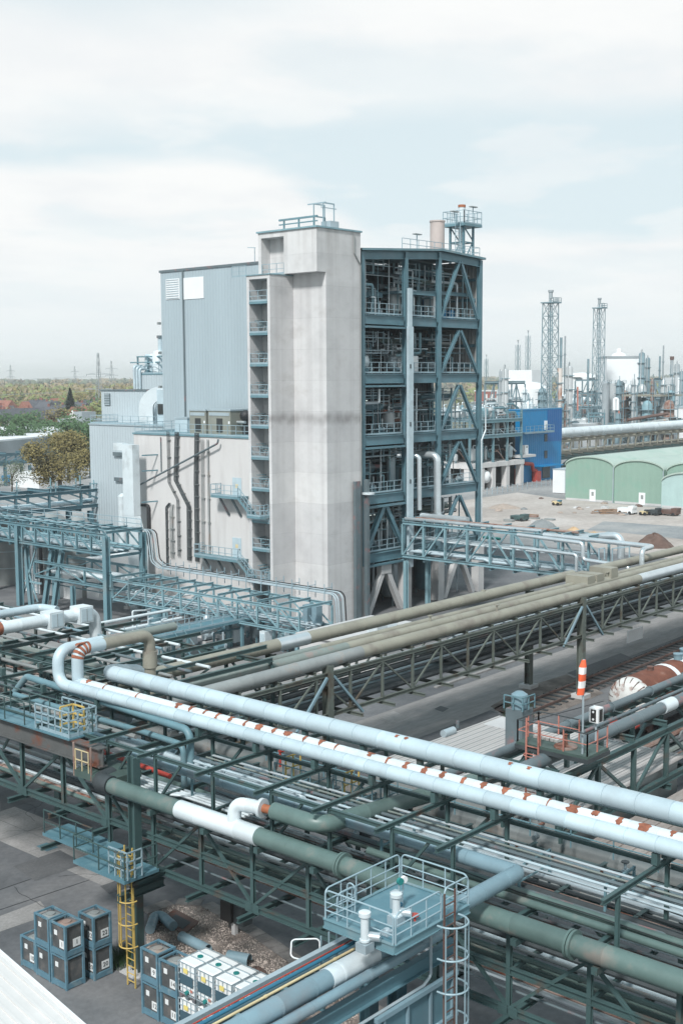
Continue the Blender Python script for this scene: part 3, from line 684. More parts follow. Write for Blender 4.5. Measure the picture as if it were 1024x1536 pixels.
# interior plant, floor by floor
ri=random.Random(21)
TOPS=[FB[k+1] if k<4 else 33.2 for k in range(5)]
ordn=['lowest','second','third','fourth','top']
def vessel(x,y,z,r,h,mt,label,group=None):
    t=T('process_vessel',label,'vessel',(x,y,z),group)
    M().lathe((x,y,z),[(r*.5,.35),(r*.85,.5),(r,.8),(r,h-.45),(r*.85,h-.15),(r*.4,h)],18).build('shell',mt,t)
    for i in range(3):
        a=i*2.1; M().bar((x+.8*r*math.cos(a),y+.8*r*math.sin(a),z),(x+.8*r*math.cos(a),y+.8*r*math.sin(a),z+.7),.1).build('leg','mid_steel',t)
    M().tube([(x,y,z+h-.05),(x,y,z+h+.5),(x+r*1.5,y,z+h+.5)],.09,8,.2).build('nozzle','silver_clad',t)
    return t
def hvessel(x,y,z,r,l,mt,label,group=None):
    t=T('process_drum',label,'vessel',(x,y,z),group); P=[]
    for u,rr in ((0,.35),(.06,.75),(.14,1),(.86,1),(.94,.75),(1,.35)): P.append((y-l/2+l*u,r*rr))
    m=M(); n=16; 
    for yy,rr in P:
        for j in range(n): a=2*math.pi*j/n; m.v.append((x+rr*math.cos(a),yy,z+r+.4+rr*math.sin(a)))
    for i in range(len(P)-1):
        for j in range(n): k=(j+1)%n; m.f.append((i*n+j,i*n+k,(i+1)*n+k,(i+1)*n+j))
    m.f.append(tuple(range(n))); m.f.append(tuple((len(P)-1)*n+n-1-j for j in range(n)))
    m.build('shell',mt,t)
    for yy in (y-l*.3,y+l*.3): M().box(x-r*.8,x+r*.8,yy-.12,yy+.12,z,z+r*.7).build('saddle','mid_steel',t)
    return t
vm=['galv','silver_clad','pale_clad','grey_pipe','far_silver','teal_steel']
for k,z0 in enumerate(FB):
    z=z0+DT; zt=TOPS[k]-.3
    for bay in range(3):
        xa,xb=CX4[bay]+.6,CX4[bay+1]-.6
        if bay<2:
            for q in range(2):
                x=xa+(xb-xa)*(.25+.5*q)+ri.uniform(-.4,.4); r=ri.uniform(.35,.7)
                vessel(x,ri.uniform(74.2,77.2),z,r,ri.uniform(1.6,3.2),ri.choice(vm),'upright steel process vessel standing on the %s deck of the steel building'%ordn[k],'upright vessels on the %s deck'%ordn[k])
        else:
            hvessel((xa+xb)/2+ri.uniform(-1.2,1.2),ri.uniform(75,76.3),z,.5,2.6,ri.choice(vm),'small steel drum on saddles in the %s braced bay of the steel building'%ordn[k])
        for q in range(11):
            y=ri.uniform(72.9,76.5) if q<8 else ri.uniform(75,77.6); zz=ri.uniform(z+1.6,zt-.4); r=ri.choice((.04,.05,.07,.1,.14)); mt=ri.choice(['galv','silver_clad','pale_steel','mid_steel','grey_pipe'])
            x2=xa+ri.uniform(.3,.9)*(xb-xa); x1=xa+ri.uniform(0,.2)
            up_=ri.choice((z+.2,zt))
            pipe('process pipe bending among the equipment of the %s deck'%ordn[k],[(x1,y,zz),(x2,y,zz),(x2,y,up_)],r,mt,n=7,group='process pipes on the %s deck'%ordn[k],name='process_pipe')
        for q in range(7):
            x=xa+ri.uniform(0,1)*(xb-xa); y=ri.uniform(72.7,76); z2_=ri.choice((zt,zt,z+ri.uniform(1.2,3))); 
            pipe('thin upright pipe among the plant of the %s deck'%ordn[k],[(x,y,z),(x,y,z2_)] if z2_==zt else [(x,y,z),(x,y,z2_),(x+ri.choice((-.6,.6)),y,z2_),(x+.6,y+1.5,z2_)],ri.choice((.03,.05,.07,.09)),ri.choice(['galv','silver_clad','pale_steel','white_clad','mid_steel']),n=6,group='thin upright pipes on the %s deck'%ordn[k],name='process_pipe')
        for q in range(3):
            y=72.9+.7*q; zz=ri.uniform(z+1.3,zt-.2); pipe('long thin level pipe crossing the %s deck bay'%ordn[k],[(xa-.2,y,zz),(xb+.2,y,zz)],ri.choice((.03,.045,.06)),ri.choice(['galv','pale_steel','silver_clad']),n=6,group='level pipes on the %s deck'%ordn[k],name='process_pipe')
        t=T('access_scaffold','open teal access frame between the pipes of the %s deck'%ordn[k],'frame',(xa,74,z),'access frames on the %s deck'%ordn[k]); m=M(); x1=xa+ri.uniform(.2,1.6); x2=x1+1.6; zq=z+ri.uniform(1.6,2.4)
        for xx in (x1,x2):
            for yy in (73.6,74.8): m.bar((xx,yy,z),(xx,yy,zq+.9),.09)
        for yy in (73.6,74.8): m.bar((x1,yy,zq),(x2,yy,zq),.12).bar((x1,yy,zq+.9),(x2,yy,zq+.9),.06).bar((x1,yy,zq+.45),(x2,yy,zq+.45),.05)
        m.bar((x1,73.6,zq),(x1,74.8,zq),.1).bar((x2,73.6,zq),(x2,74.8,zq),.1).box(x1,x2,73.65,74.75,zq+.07,zq+.1); m.build('frame','mid_steel',t)
        for q in range(2):
            x=xa+ri.uniform(.1,.9)*(xb-xa); y=ri.uniform(73,77)
            t=T('pump_set','small pump with motor on the %s deck of the steel building'%ordn[k],'pump',(x,y,z),'pumps on the %s deck'%ordn[k])
            M().box(x-.4,x+.4,y-.2,y+.2,z,z+.18).build('base','mid_steel',t); M().tube([(x-.35,y,z+.4),(x+.15,y,z+.4)],.2,10).build('motor',ri.choice(['galv','blue_pipe','white_clad']),t); M().tube([(x+.15,y,z+.4),(x+.3,y,z+.4)],.28,10).build('casing','silver_clad',t); M().tube([(x+.22,y,z+.5),(x+.22,y,z+1.4)],.06,8).build('riser','silver_clad',t)
        for q in range(3):
            y=74.5+1.1*q; zz=z+(zt-z)*ri.uniform(.45,.95); pipe('thick dark duct crossing the back of the %s deck'%ordn[k],[(xa-.2,y,zz),(xb+.2,y,zz)],ri.choice((.16,.22,.3)),ri.choice(['dark_metal','slate_pipe','teal_steel','green_pipe']),n=10,group='dark ducts on the %s deck'%ordn[k],name='duct_run')
        # hangers and strip lamps under the deck above
        t=T('hanger_frame','hanging rods and rail under the ceiling of the %s storey'%ordn[k],'hanger',(xa,73.3,zt),'hanger rods in the %s storey'%ordn[k])
        y=73.2+.4*bay; m=M()
        for q in range(3): x=xa+(xb-xa)*(.2+.3*q); m.bar((x,y,zt),(x,y,zt-ri.uniform(.7,1.7)),.07)
        zz=zt-.6; m.bar((xa+(xb-xa)*.2,y,zt-.1),(xa+(xb-xa)*.8,y,zt-.1),.05); m.build('rods','rail_steel',t); M().bar((xa,y+.05,zz),(xb,y+.05,zz),.09).bar((xa,y+1.5,zz+.25),(xb,y+1.5,zz+.25),.09).build('rail','rail_steel',t)
    for q in range(2):
        x=85.8+q*3.4+ri.uniform(-.4,.4); y=74.8+ri.uniform(0,3); zz=zt-ri.uniform(.9,1.6)
        t=T('strip_lamp','lit fluorescent strip lamp hanging over the %s deck'%ordn[k],'lamp',(x,y,zz),'strip lamps over the %s deck'%ordn[k])
        M().box(x-.6,x+.6,y-.08,y+.08,zz+.06,zz+.14).build('housing','galv',t); M().box(x-.55,x+.55,y-.05,y+.05,zz,zz+.058).build('tube','lamp_glow',t)
# noticeable items
hv=hvessel(86.6,73.9,22.45,.62,1.6,'white_clad','round white drum end facing out of the second storey from the top')
S(M().box(92.2,94.0,72.9,74.0,22.4,24.0).box(92.3,93.9,72.85,72.897,22.6,23.8),'control_cabinet','white_paint','white square control cabinet behind the railing near the pale riser','cabinet')
S(M().box(97.2,97.9,73.5,74.6,27.75,29.9),'control_cabinet','white_paint','tall white cabinet in the upper braced bay','cabinet')
for i,x in enumerate((98.5,99.6,101)): S(M().lathe((x,74.2,27.75),[(.4,0),(.43,.2),(.4,.4),(.43,.6),(.4,.9),(.1,.98)],14),'plastic_drum','cyan_blue','%s blue plastic drum in the upper braced bay'%('left','middle','right')[i],'drum')
S(M().lathe((98.9,75.6,27.75),[(.5,0),(.5,2.2),(.2,2.5)],14),'blue_tank','cyan_blue','tall blue round tank in the upper braced bay','tank')
for i,z in enumerate((17.8,18.7,19.4)): pipe('pinkish insulated pipe in the middle bay of the third storey, %s'%('lowest','middle one','uppermost')[i],[(91.6,75+i*.2,z),(95.2,75+i*.2,z)],.16,'salmon_paint' if i==1 else 'rusty_pipe')
# ground floor plant behind concrete legs
for i,x in enumerate((86,88.3,92.6,94.4,98,101)):
    vessel(x,75.3+(i%2)*1.4,0,.9,3.9,['slate_pipe','teal_steel','galv'][i%3],'squat ground level tank between the concrete legs of the steel building','ground tanks under the steel building')
for i in range(10):
    x=85.2+i*1.75; pipe('vertical pipe among the concrete legs of the steel building',[(x,73.2+.5*(i%3),0),(x,73.2+.5*(i%3),4.6)],.08+.03*(i%3),['galv','mid_steel','silver_clad'][i%3],n=8,group='pipes under the steel building')
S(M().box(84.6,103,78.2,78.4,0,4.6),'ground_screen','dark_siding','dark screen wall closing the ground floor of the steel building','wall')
# outside: riser, downcomers, side tray
rz=T('cable_riser','pale square cable riser climbing the front of the steel building','duct',(90.55,71.1,4))
M().box(90.15,90.85,71.0,71.28,4.0,26.7).build('lower_shaft','pale_clad',rz); M().box(90.2,90.65,71.0,71.26,26.705,30.2).build('upper_shaft','pale_clad',rz)
for z in (6.3,12,17.4,22.8): M().box(90.3,90.45,70.96,70.997,z,z+.4).build('hatch','dark_metal',rz)
M().bar((90.6,71.2,30.1),(92.8,72.2,30.1),.12).bar((90.9,71.2,28.2),(90.9,71.2,30),.1).build('top_arm','rail_steel',rz)
a=gy(628,690,71); pipe('slim silver downcomer bending out of the steel building above the truss bridge',[(gy(628,684,71).x-.8,73,gy(628,684,71).z),(gy(629,684,71).x,71.05,gy(628,684,71).z),gy(629,765,71.05)],.22,'silver_clad')
a=gy(656,683,71); pipe('thick silver downcomer beside the narrow bay of the steel building',[(a.x-.2,74,a.z),(a.x,71.05,a.z),gy(656,778,71.05),(a.x+.3,68.5,gy(656,778,71.05).z)],.36,'silver_clad')
a=gy(713,640,71.2); pipe('thin white drain pipe on the right corner of the steel building',[gy(728,600,71.2),gy(728,645,71.2),gy(722,660,71.2),gy(722,785,71.2)],.07,'white_clad')
S(M().box(83.95,84.3,70.9,71.3,0,12.8).box(82.6,83.3,71.1,71.4,0,12.7),'cable_duct','slate_pipe','dark blue cable duct at the foot of the concrete tower corner','cable duct')
S(M().lathe((84.2,71,11.35),[(.2,0),(.6,.1),(.6,.25),(.2,.3)],14),'flood_lamp','white_clad','flat white lamp on the lower left column of the steel building','lamp')
# roof stack and flare platform
a=gy(655.5,372,76); S(M().lathe((a.x,76,zr(a.x)),[(.78,0),(.78,.7),(.74,.7),(.74,gy(655,332,76).z-34),(.8,gy(655,332,76).z-34.05),(.8,gy(655,332,76).z-33.9)],24),'roof_stack','tan_stack','broad weathered brown stack on the roof of the steel building','chimney')
a=gy(692,380,76.5); fx0=a.x; t=T('flare_platform','small lattice tower with a railed platform on the steel building roof','platform',(fx0,76.5,zr(fx0)))
zp=gy(694,341,76.5).z; zb=zr(fx0)
FL=.85
for sx in (-FL,FL):
    for sy in (-FL,FL): M().bar((fx0+sx,76.5+sy,zb),(fx0+sx,76.5+sy,zp),.2).build('leg','teal_steel',t)
m=M()
for zz in (zb+.9,zb+2.2):
    for sy in (-FL,FL): m.bar((fx0-FL,76.5+sy,zz),(fx0+FL,76.5+sy,zz),.12); 
    for sx in (-FL,FL): m.bar((fx0+sx,76.5-FL,zz),(fx0+sx,76.5+FL,zz),.12)
for sy in (-FL,FL): m.bar((fx0-FL,76.5+sy,zb),(fx0+FL,76.5+sy,zp-1.4),.1).bar((fx0+FL,76.5+sy,zp-1.4),(fx0-FL,76.5+sy,zp),.1)
m.build('lattice','teal_steel',t)
M().box(fx0-1.5,fx0+1.7,75.1,77.9,zp,zp+.25).build('deck','mid_steel',t)
M().rail([(fx0-1.45,75.15,zp+.25),(fx0+1.65,75.15,zp+.25),(fx0+1.65,77.85,zp+.25),(fx0-1.45,77.85,zp+.25),(fx0-1.45,75.15,zp+.25)],1.3,.8,.03).build('railing','rail_steel',t)
m=M()
for s_ in (-.3,.3): m.bar((fx0-1.65,75.8+s_,zb),(fx0-1.65,75.8+s_,zp+1.3),.06)
for i in range(10): m.bar((fx0-1.65,75.5,zb+.4*i),(fx0-1.65,76.1,zb+.4*i),.04)
m.build('ladder','rail_steel',t)
t2=T('flare_pipe','orange tipped vent pipe rising through the railed roof platform','vent',(fx0,76.5,zb))
M().tube([(fx0,76.5,zb),(fx0,76.5,zp+2.3)],.36,14).build('pipe','white_clad',t2); M().tube([(fx0,76.5,zp+2.31),(fx0,76.5,gy(694,311,76.5).z)],.4,14).build('tip','copper',t2)
for i,(qx,qy,zz,lab) in enumerate(((625,352,0,'left of the brown stack'),(681,318,1,'on the left side of the railed roof platform'),(709,311,2,'above the right side of the railed roof platform'))):
    x=gy(qx,qy,75.5).x; ztp=gy(qx,qy,75.5).z; z0=zr(x) if i==0 else zp+.25
    t=T('area_lamp','flat lamp on a bent post %s'%lab,'lamp',(x,75.5,z0)); M().tube([(x,75.5,z0),(x,75.5,ztp-.3),(x-.25,75.3,ztp)],.05,8).build('post','rail_steel',t); M().box(x-.6,x+.45,75.2,75.6,ztp,ztp+.1).build('head','grey_pipe',t)
# ================================================================ PIPE RACK BUILDER
def rack(name,label,axis,a0,a1,near,far,zl,zt,bay,mt,posts=(),w=.16,cat='pipe rack',mids=(),ext=.0,diag='N',topx=True,pw=.34,farpost=True,decks=(),botx=True,group=None,pz=None,base=None,gusset=False):
    P=(lambda a,b,z:Vector((b,a,z))) if axis=='V' else (lambda a,b,z:Vector((a,b,z)))
    t=T(name,label,cat,P((a0+a1)/2,near,0),group); n=max(1,round((a1-a0)/bay)); st=(a1-a0)/n; nrm=P(0,1,0)
    for b in (near,far):
        for z in (zl,zt)+tuple(mids): M().ibar(P(a0,b,z),P(a1,b,z),w*1.1,w*1.35,.025).build('chord',mt,t)
    for b in (near,far):
        for i in range(n+1):
            a=a0+st*i; M().ibar(P(a,b,zl+w*.6),P(a,b,zt-w*.6),w*.9,w*.9,.022,up=nrm).build('vertical',mt,t)
        for i in range(n):
            a=a0+st*i; c=a+st
            q=(zl,zt) if ((i%2==0) if diag=='W' else (i<n/2)) else (zt,zl)
            if diag is None: continue
            m=M().bar(P(a+.05,b,q[0]+(.1 if q[0]<q[1] else -.1)),P(c-.05,b,q[1]-(.1 if q[0]<q[1] else -.1)),w*.62,w*.62,up=nrm)
            if gusset:
                for aa,zz,dd in ((a+.16,q[0],1),(c-.16,q[1],-1)):
                    e0=P(aa-.17,b-.5*w,zz-.17); e1=P(aa+.17,b-.5*w+.02,zz+.17); m.box(e0.x,e1.x,e0.y,e1.y,e0.z,e1.z)
            m.build('diagonal',mt,t)
    for i in range(n+1):
        a=a0+st*i; sg=1 if far>near else -1
        if botx: M().ibar(P(a,near-sg*ext,zl-w*1.4),P(a,far+sg*ext,zl-w*1.4),w,w*1.2,.025).build('crossbeam',mt,t)
        if topx: M().ibar(P(a,near,zt+w*1.32),P(a,far,zt+w*1.32),w*.9,w*1.2,.025).build('crossbeam',mt,t)
        for z in mids: M().bar(P(a,near+sg*w*.56,z-w*.2),P(a,far-sg*w*.56,z-w*.2),w*.7,w*.8).build('crossbeam',mt,t)
    for a in posts:
        for b in ((near,far) if farpost else (near,)):
            M().ibar(P(a,b,0 if not base else .25),P(a,b,(pz or zl)-w*2.1),pw,pw*1.1,.04,up=nrm).build('post',mt,t)
            if base: M().box(*(lambda p:(p.x-.5,p.x+.5,p.y-.5,p.y+.5))(P(a,b,0)),0,.26).build('footing',base,t)
    return t
def fillpipes(axis,a0,a1,b0,b1,z,cnt,mts,rs,label,group,seed,step=None):
    r_=random.Random(seed); P=(lambda a,b,zz:(b,a,zz)) if axis=='V' else (lambda a,b,zz:(a,b,zz))
    for i in range(cnt):
        b=b0+(b1-b0)*(i+.5)/cnt; r=r_.choice(rs); mt=r_.choice(mts); e0=a0+r_.choice((0,0,.0,2,5)); e1=a1-r_.choice((0,0,0,1,4))
        pts=[P(e0,b,z+r),P(e1,b,z+r)]
        if r_.random()<.3:
            c=e0+(e1-e0)*r_.uniform(.25,.75); s_=r_.choice((-.35,.35)); pts=[P(e0,b,z+r),P(c,b,z+r),P(c+.5,b+s_*.4,z+r+abs(s_)*.5),P(e1,b+s_*.4,z+r+abs(s_)*.5)]
        pipe(label,pts,r,mt,n=8,group=group,flange=r_.choice((0,0,4.3)) if r<.12 else 0,name='rack_pipe')
# ================================================================ TREES
def tree(label,p,h,rx,rz,mt,n,ls,seed,trunk=.25,group=None,zc=None,name='tree',ragged=.35):
    r_=random.Random(seed); p=Vector(p); t=T(name,label,'tree',p,group); zc=zc or h-rz*.95
    m=M(); top=p+Vector((0,0,zc)); m.tube([p,p+Vector((.1,0,zc*.5)),top],trunk,8)
    lobes=[]
    for i in range(9):
        a=r_.uniform(0,6.28); u=r_.uniform(-.75,.85); q=math.sqrt(1-u*u)*r_.uniform(.45,.85)
        c=top+Vector((math.cos(a)*q*rx,math.sin(a)*q*rx,u*rz*.75)); lobes.append((c,r_.uniform(.34,.55)))
        m.tube([p+Vector((0,0,zc*r_.uniform(.45,.8))),(p+Vector((0,0,zc))+c)/2+Vector((0,0,-.05*rz)),c],trunk*.35,5)
    m.build('trunk','bark',t)
    m=M()
    for i in range(n):
        c,s_=r_.choice(lobes) if r_.random()<.8 else (top,.95)
        d=Vector((r_.gauss(0,1),r_.gauss(0,1),r_.gauss(0,1))).normalized()*(r_.random()**.4)*(1+ragged*r_.uniform(-.4,.5))
        c=c+Vector((d.x*rx*s_,d.y*rx*s_,d.z*rz*s_)); 
        a=Vector((r_.gauss(0,1),r_.gauss(0,1),r_.gauss(0,1))).normalized(); b_=a.orthogonal().normalized(); e=ls*r_.uniform(.5,1.4)
        m.quad([c-a*e,c-b_*e*.6,c+a*e,c+b_*e*.6])
    m.build('crown',mt,t); return t
# ================================================================ LEFT BACKGROUND
q=gz(90,738); tree('big brown budding tree in front of the grey annex',q,12.2,6.8,5.7,'leaf_brown',15000,.23,1,.4)
q=gz(18,742); tree('small pale green budding tree at the left edge of the yard',q,6.4,3.6,2.6,'leaf_grey',1500,.14,2,.15)
# white flat tank roof / hall
p=gz(-60,700); wt=T('white_roofed_store','wide low store with a bright white roof behind the left pipe rack','building',gz(20,660,6))
A=[gz(-60,668,6),gz(110,652,6),gz(85,637,6),gz(-60,640,6)]
M().prism([(v.x,v.y) for v in A],'z',0,6).build('wall','far_grey',wt); M().prism([(v.x*1.002,v.y*1.002) for v in A],'z',6.01,6.4).build('roof','white_paint',wt)
c=gz(22,645,6.6); M().lathe((c.x,c.y,6.41),[(14,0),(14,.7),(0.01,1.3)],40).build('roof_cap','white_paint',wt)
wr=rack('pipe_rack','dark distant pipe rack on posts in front of the white roofed store','U',gz(-40,700,4).x,gz(64,680,5).x,gz(20,692,5.).y,gz(20,692,5.).y+3,4.6,6.4,4,'teal_steel',posts=[gz(-40,700,4).x+4+i*6 for i in range(0,6)],w=.3,pw=.5)
y0=gz(20,692,5.).y; fillpipes('U',gz(-40,700,4).x,gz(64,680,5).x,y0+.3,y0+2.8,4.7,5,['teal_steel','blue_pipe','pale_steel'],[.2,.3],'dark pipe on the distant left pipe rack','pipes on the distant left rack',5)
q=gz(32,724); S(M().box(q.x-2.2,q.x+2.2,q.y-4,q.y+4,.3,1.5),'blue_container','cyan_blue','bright blue tarpaulin bed behind the small pale tree','container')
q=gz(56,730); S(M().box(q.x-3,q.x+3,q.y-5,q.y+5,0,2.2).prism([(q.y-5.2,2.2),(q.y,3.4),(q.y+5.2,2.2)],'x',q.x-3.2,q.x+3.2),'yard_hut','white_paint','small white hut partly hidden by the brown tree','hut')
# water tower
q=gz(110,668); t=T('water_tower','small round tower with a white conical roof','tower',q)
zz=gd(110,628,q.x*fx+q.y*fy).z; M().lathe((q.x,q.y,0),[(.95,0),(.8,zz-1),(.95,zz)],20).build('shaft','pale_concrete',t); M().lathe((q.x,q.y,zz),[(1.6,0),(1.6,.2),(.05,gd(110,615,q.x*fx+q.y*fy).z-zz)],24).build('roof','house_white',t)
q=gz(124,662); S(M().box(q.x-6,q.x+6,q.y-9,q.y+6,0,8).box(q.x-3,q.x+3,q.y-4,q.y+2,8.01,10.5),'far_block','far_grey','grey flat block beside the small round tower','building')
# green tree row
lab={'leaf_green':'dark green tree in the row behind the white roof','leaf_light':'fresh light green tree in the row behind the white roof','leaf_brown':'brownish tree in the row behind the white roof','leaf_dark':'dark evergreen tree in the row behind the white roof','leaf_tan':'tan coloured tree in the row behind the white roof'}
rt=random.Random(5)
for i in range(34):
    px=rt.uniform(-20,150); d=rt.uniform(330,520); q=gd(px,600,d); q.z=0
    mt=rt.choice(['leaf_green']*5+['leaf_brown','leaf_light']) if d<420 else rt.choice(['leaf_brown','leaf_tan','leaf_green','leaf_light'])
    h=rt.uniform(8,12); tree(lab[mt],q,h,h*.55,h*.45,mt,900,.5,100+i,.3,'trees behind the white roof')
q=gd(105,585,560); q.z=0; 
t=T('fir_tree','tall dark conifer standing among the far houses','tree',q); M().tube([q,q+Vector((0,0,15))],.3,6).build('trunk','bark',t); m=M()
for i in range(900):
    u=rt.random()**.7; a=rt.uniform(0,6.28); rr=4.2*u*rt.uniform(.5,1.05); c=q+Vector((rr*math.cos(a),rr*math.sin(a),17*(1-u)+1)); e=.6; m.quad([c+Vector((-e,0,-.2)),c+Vector((0,-e,0)),c+Vector((e,0,-.3)),c+Vector((0,e,.3))])
m.build('crown','leaf_dark',t)
for i in range(26):
    px=rt.uniform(-20,215); d=rt.uniform(560,900); q=gd(px,580,d); q.z=0; mt=rt.choice(['leaf_light','leaf_tan','leaf_brown','leaf_green']); h=rt.uniform(9,15)
    tree({'leaf_light':'light green tree among the distant houses','leaf_tan':'tan tree among the distant houses','leaf_brown':'brown tree among the distant houses','leaf_green':'deep green tree among the distant houses'}[mt],q,h,h*.6,h*.45,mt,520,.75,300+i,.3,'trees among the far houses')
# houses
for i in range(26):
    px=rt.uniform(-15,100) if i<21 else rt.uniform(100,150); d=rt.uniform(430,760); q=gd(px,590,d); q.z=0; red=rt.random()<.42; wmt=rt.choice(['brick','house_white','brick','house_white']); L_=rt.uniform(9,16); W_=8; hh=rt.uniform(5,7); ro=rt.choice((0,1))
    t=T('house','%s house with a %s tiled roof in the far settlement'%('brick' if wmt=='brick' else 'white','red' if red else 'dark'),'house',q,'houses in the far settlement')
    lx,ly=(L_/2,W_/2) if ro else (W_/2,L_/2)
    M().box(q.x-lx,q.x+lx,q.y-ly,q.y+ly,0,hh).build('wall',wmt,t)
    rf=M().prism([(-W_/2-.4,hh),(W_/2+.4,hh),(0,hh+4.2)] if 0 else ([(q.y-W_/2-.4,hh),(q.y,hh+4.2),(q.y+W_/2+.4,hh)] if ro else [(q.x-W_/2-.4,hh),(q.x,hh+4.2),(q.x+W_/2+.4,hh)]),'x' if ro else 'y',(q.x if ro else q.y)-L_/2-.3,(q.x if ro else q.y)+L_/2+.3).build('roof','red_tile' if red else 'dark_tile',t)
    M().box(q.x+1,q.x+1.7,q.y+.5,q.y+1.2,hh+2.5,hh+5.2).build('chimney','brick',rf)
    m=M()
    for k in range(3):
        for zz in (1.2,3.8): m.box(q.x-lx-.05,q.x-lx-.005,q.y-ly*.7+k*ly*.6,q.y-ly*.7+k*ly*.6+1.1,zz,zz+1.3); m.box(q.x-lx*.7+k*lx*.6,q.x-lx*.7+k*lx*.6+1.1,q.y-ly-.05,q.y-ly-.005,zz,zz+1.3)
    m.build('windows','glass_dark',t)
# far forest masses and the misty ridge
def forest(name,px0,px1,d0,d1,n,h0,h1,mts,seed,ls):
    r_=random.Random(seed); ms={k:M() for k in mts}
    for i in range(n):
        px=r_.uniform(px0,px1); d=d0*(d1/d0)**r_.random(); q=gd(px,580,d); h=r_.uniform(h0,h1); mm=ms[r_.choice(mts)]; k=34
        for j in range(k):
            a=r_.uniform(0,6.28); u=r_.random(); rr=h*.42*math.sqrt(max(0,1-(2*u-1)**2))*r_.uniform(.6,1.1)+.3
            c=Vector((q.x+rr*math.cos(a),q.y+rr*math.sin(a),h*(.1+.9*u))); e=ls*d/1000*r_.uniform(.6,1.3); v1=Vector((r_.gauss(0,1),r_.gauss(0,1),r_.gauss(0,1))).normalized()*e; v2=v1.orthogonal().normalized()*e*.7
            mm.quad([c-v1,c-v2,c+v1,c+v2])
    for k in mts: struct(ms[k],name,k,'stuff')
forest('far_woodland',-40,250,820,1900,520,10,16,['leaf_light','leaf_tan','leaf_brown'],11,2.0)
forest('far_woodland',690,1060,900,1900,260,9,15,['leaf_tan','leaf_light'],12,2.2)
forest('horizon_woodland',-60,1100,2300,5200,900,12,20,['leaf_tan','leaf_grey'],13,2.4)
def pylon(label,px,ytop,d,arms,wb):
    q=gd(px,590,d); q.z=0; h=gd(px,ytop,d).z; t=T('power_pylon',label,'pylon',q,None); m=M(); th=.2*(d/700)**.35
    def leg(s1,s2): m.bar((q.x+s1*wb,q.y+s2*wb,0),(q.x+s1*.35,q.y+s2*.35,h),th)
    for s1 in (-1,1):
        for s2 in (-1,1): leg(s1,s2)
    k=9
    for i in range(k):
        u0,u1=i/k,(i+1)/k; w0=wb+(.35-wb)*u0; w1=wb+(.35-wb)*u1
        m.bar((q.x-w0,q.y-w0,h*u0),(q.x+w1,q.y-w1,h*u1),th*.6).bar((q.x+w0,q.y-w0,h*u0),(q.x-w1,q.y-w1,h*u1),th*.6)
        m.bar((q.x-w0,q.y-w0,h*u0),(q.x-w1,q.y+w1,h*u1),th*.6)
    m.build('mast','far_grey',t); rx,ry=RT.x,RT.y
    for zf,al in arms:
        m=M(); z=h*zf
        for s_ in (-1,1): m.bar((q.x,q.y,z+h*.022),(q.x+s_*rx*al,q.y+s_*ry*al,z),th*1.2).bar((q.x,q.y,z-h*.005),(q.x+s_*rx*al,q.y+s_*ry*al,z),th*1.3).bar((q.x+s_*rx*al,q.y+s_*ry*al,z),(q.x+s_*rx*al,q.y+s_*ry*al,z-h*.03),th)
        m.build('cross_arm','far_grey',t)
    return q,h
def px2m(px,d): return px*d/FPX
pylon('tall steel lattice power pylon left of the annex',148.5,529,700,[(.67,px2m(18,700)),(.44,px2m(20,700)),(.16,px2m(14,700))],1.7)
pylon('faint far pylon just right of the tall lattice pylon',168,541,1500,[(.78,px2m(9,1500)),(.6,px2m(9,1500))],3.5)
pylon('faint far pylon left of the tall lattice pylon',113,549,1900,[(.8,px2m(6,1900))],3.5)
pylon('tiny faint pylon at the far left above the houses',17,547,1700,[(.8,px2m(6,1700)),(.6,px2m(6,1700))],3.5)
for i,(za,zb) in enumerate(((.67,.78),(.44,.6))):
    q=gd(148.5,590,700); h=gd(148.5,529,700).z; e=gd(-400,560,900)
    for s_ in (-1,1):
        S(M().tube([Vector((q.x+s_*RT.x*7,q.y+s_*RT.y*7,h*za-1)),Vector(((q.x+e.x)/2,(q.y+e.y)/2,h*za-7)),Vector((e.x,e.y,h*za))],.05,4),'power_line','far_grey','thin power line hanging from the tall lattice pylon','power line','power lines at the tall pylon')
# ================================================================ GREEN SHEDS
def barrel(label,y1,y2,ze,zc,wmt,x0=190,x1=235,rmt='shed_roof',door=True):
    t=T('barrel_shed',label,'warehouse',(x0,(y1+y2)/2,0)); yc=(y1+y2)/2; w_=(y2-y1)/2; n=18
    arc=[(yc-w_*math.cos(math.pi*i/n),ze+(zc-ze)*math.sin(math.pi*i/n)) for i in range(n+1)]
    M().prism([(y1+.02,0)]+[(a+(.02 if a<yc else -.02),b-.02) for a,b in arc]+[(y2-.02,0)],'x',x0,x1).build('wall',wmt,t)
    m=M(); 
    for i in range(n):
        (a,b),(c,d)=arc[i],arc[i+1]; m.quad([(x0-.25,a,b),(x1,a,b),(x1,c,d),(x0-.25,c,d)]); m.quad([(x0-.25,c,d-.25),(x0-.25,a,b-.25),(x0-.25,a,b),(x0-.25,c,d)])
    m.build('roof',rmt,t)
    M().bar((x0-.12,y1+.1,0),(x0-.12,y1+.1,ze),.14).build('downpipe','galv',t)
    if door: 
        d=M().box(x0-.08,x0-.004,yc-1.3,yc-.1,0.02,2.1).build('door','white_paint',t); M().box(x0-.1,x0-.082,yc-.95,yc-.5,1.0,1.7).build('door_notice','grey_pipe',d)
    M().box(x0-.06,x0-.004,y1+.2,y2-.2,0,.35).build('plinth','pale_concrete',t)
    return t
barrel('green barrel roofed shed furthest left, with a white door',104.3,114.0,6.3,8.0,'shed_green')
barrel('green barrel roofed shed next to the pale green one',94.9,104.28,6.1,7.75,'shed_green')
barrel('pale mint green barrel roofed shed at the right edge',84.5,94.6,4.4,6.2,'shed_pale',188.5,189.9,door=False)
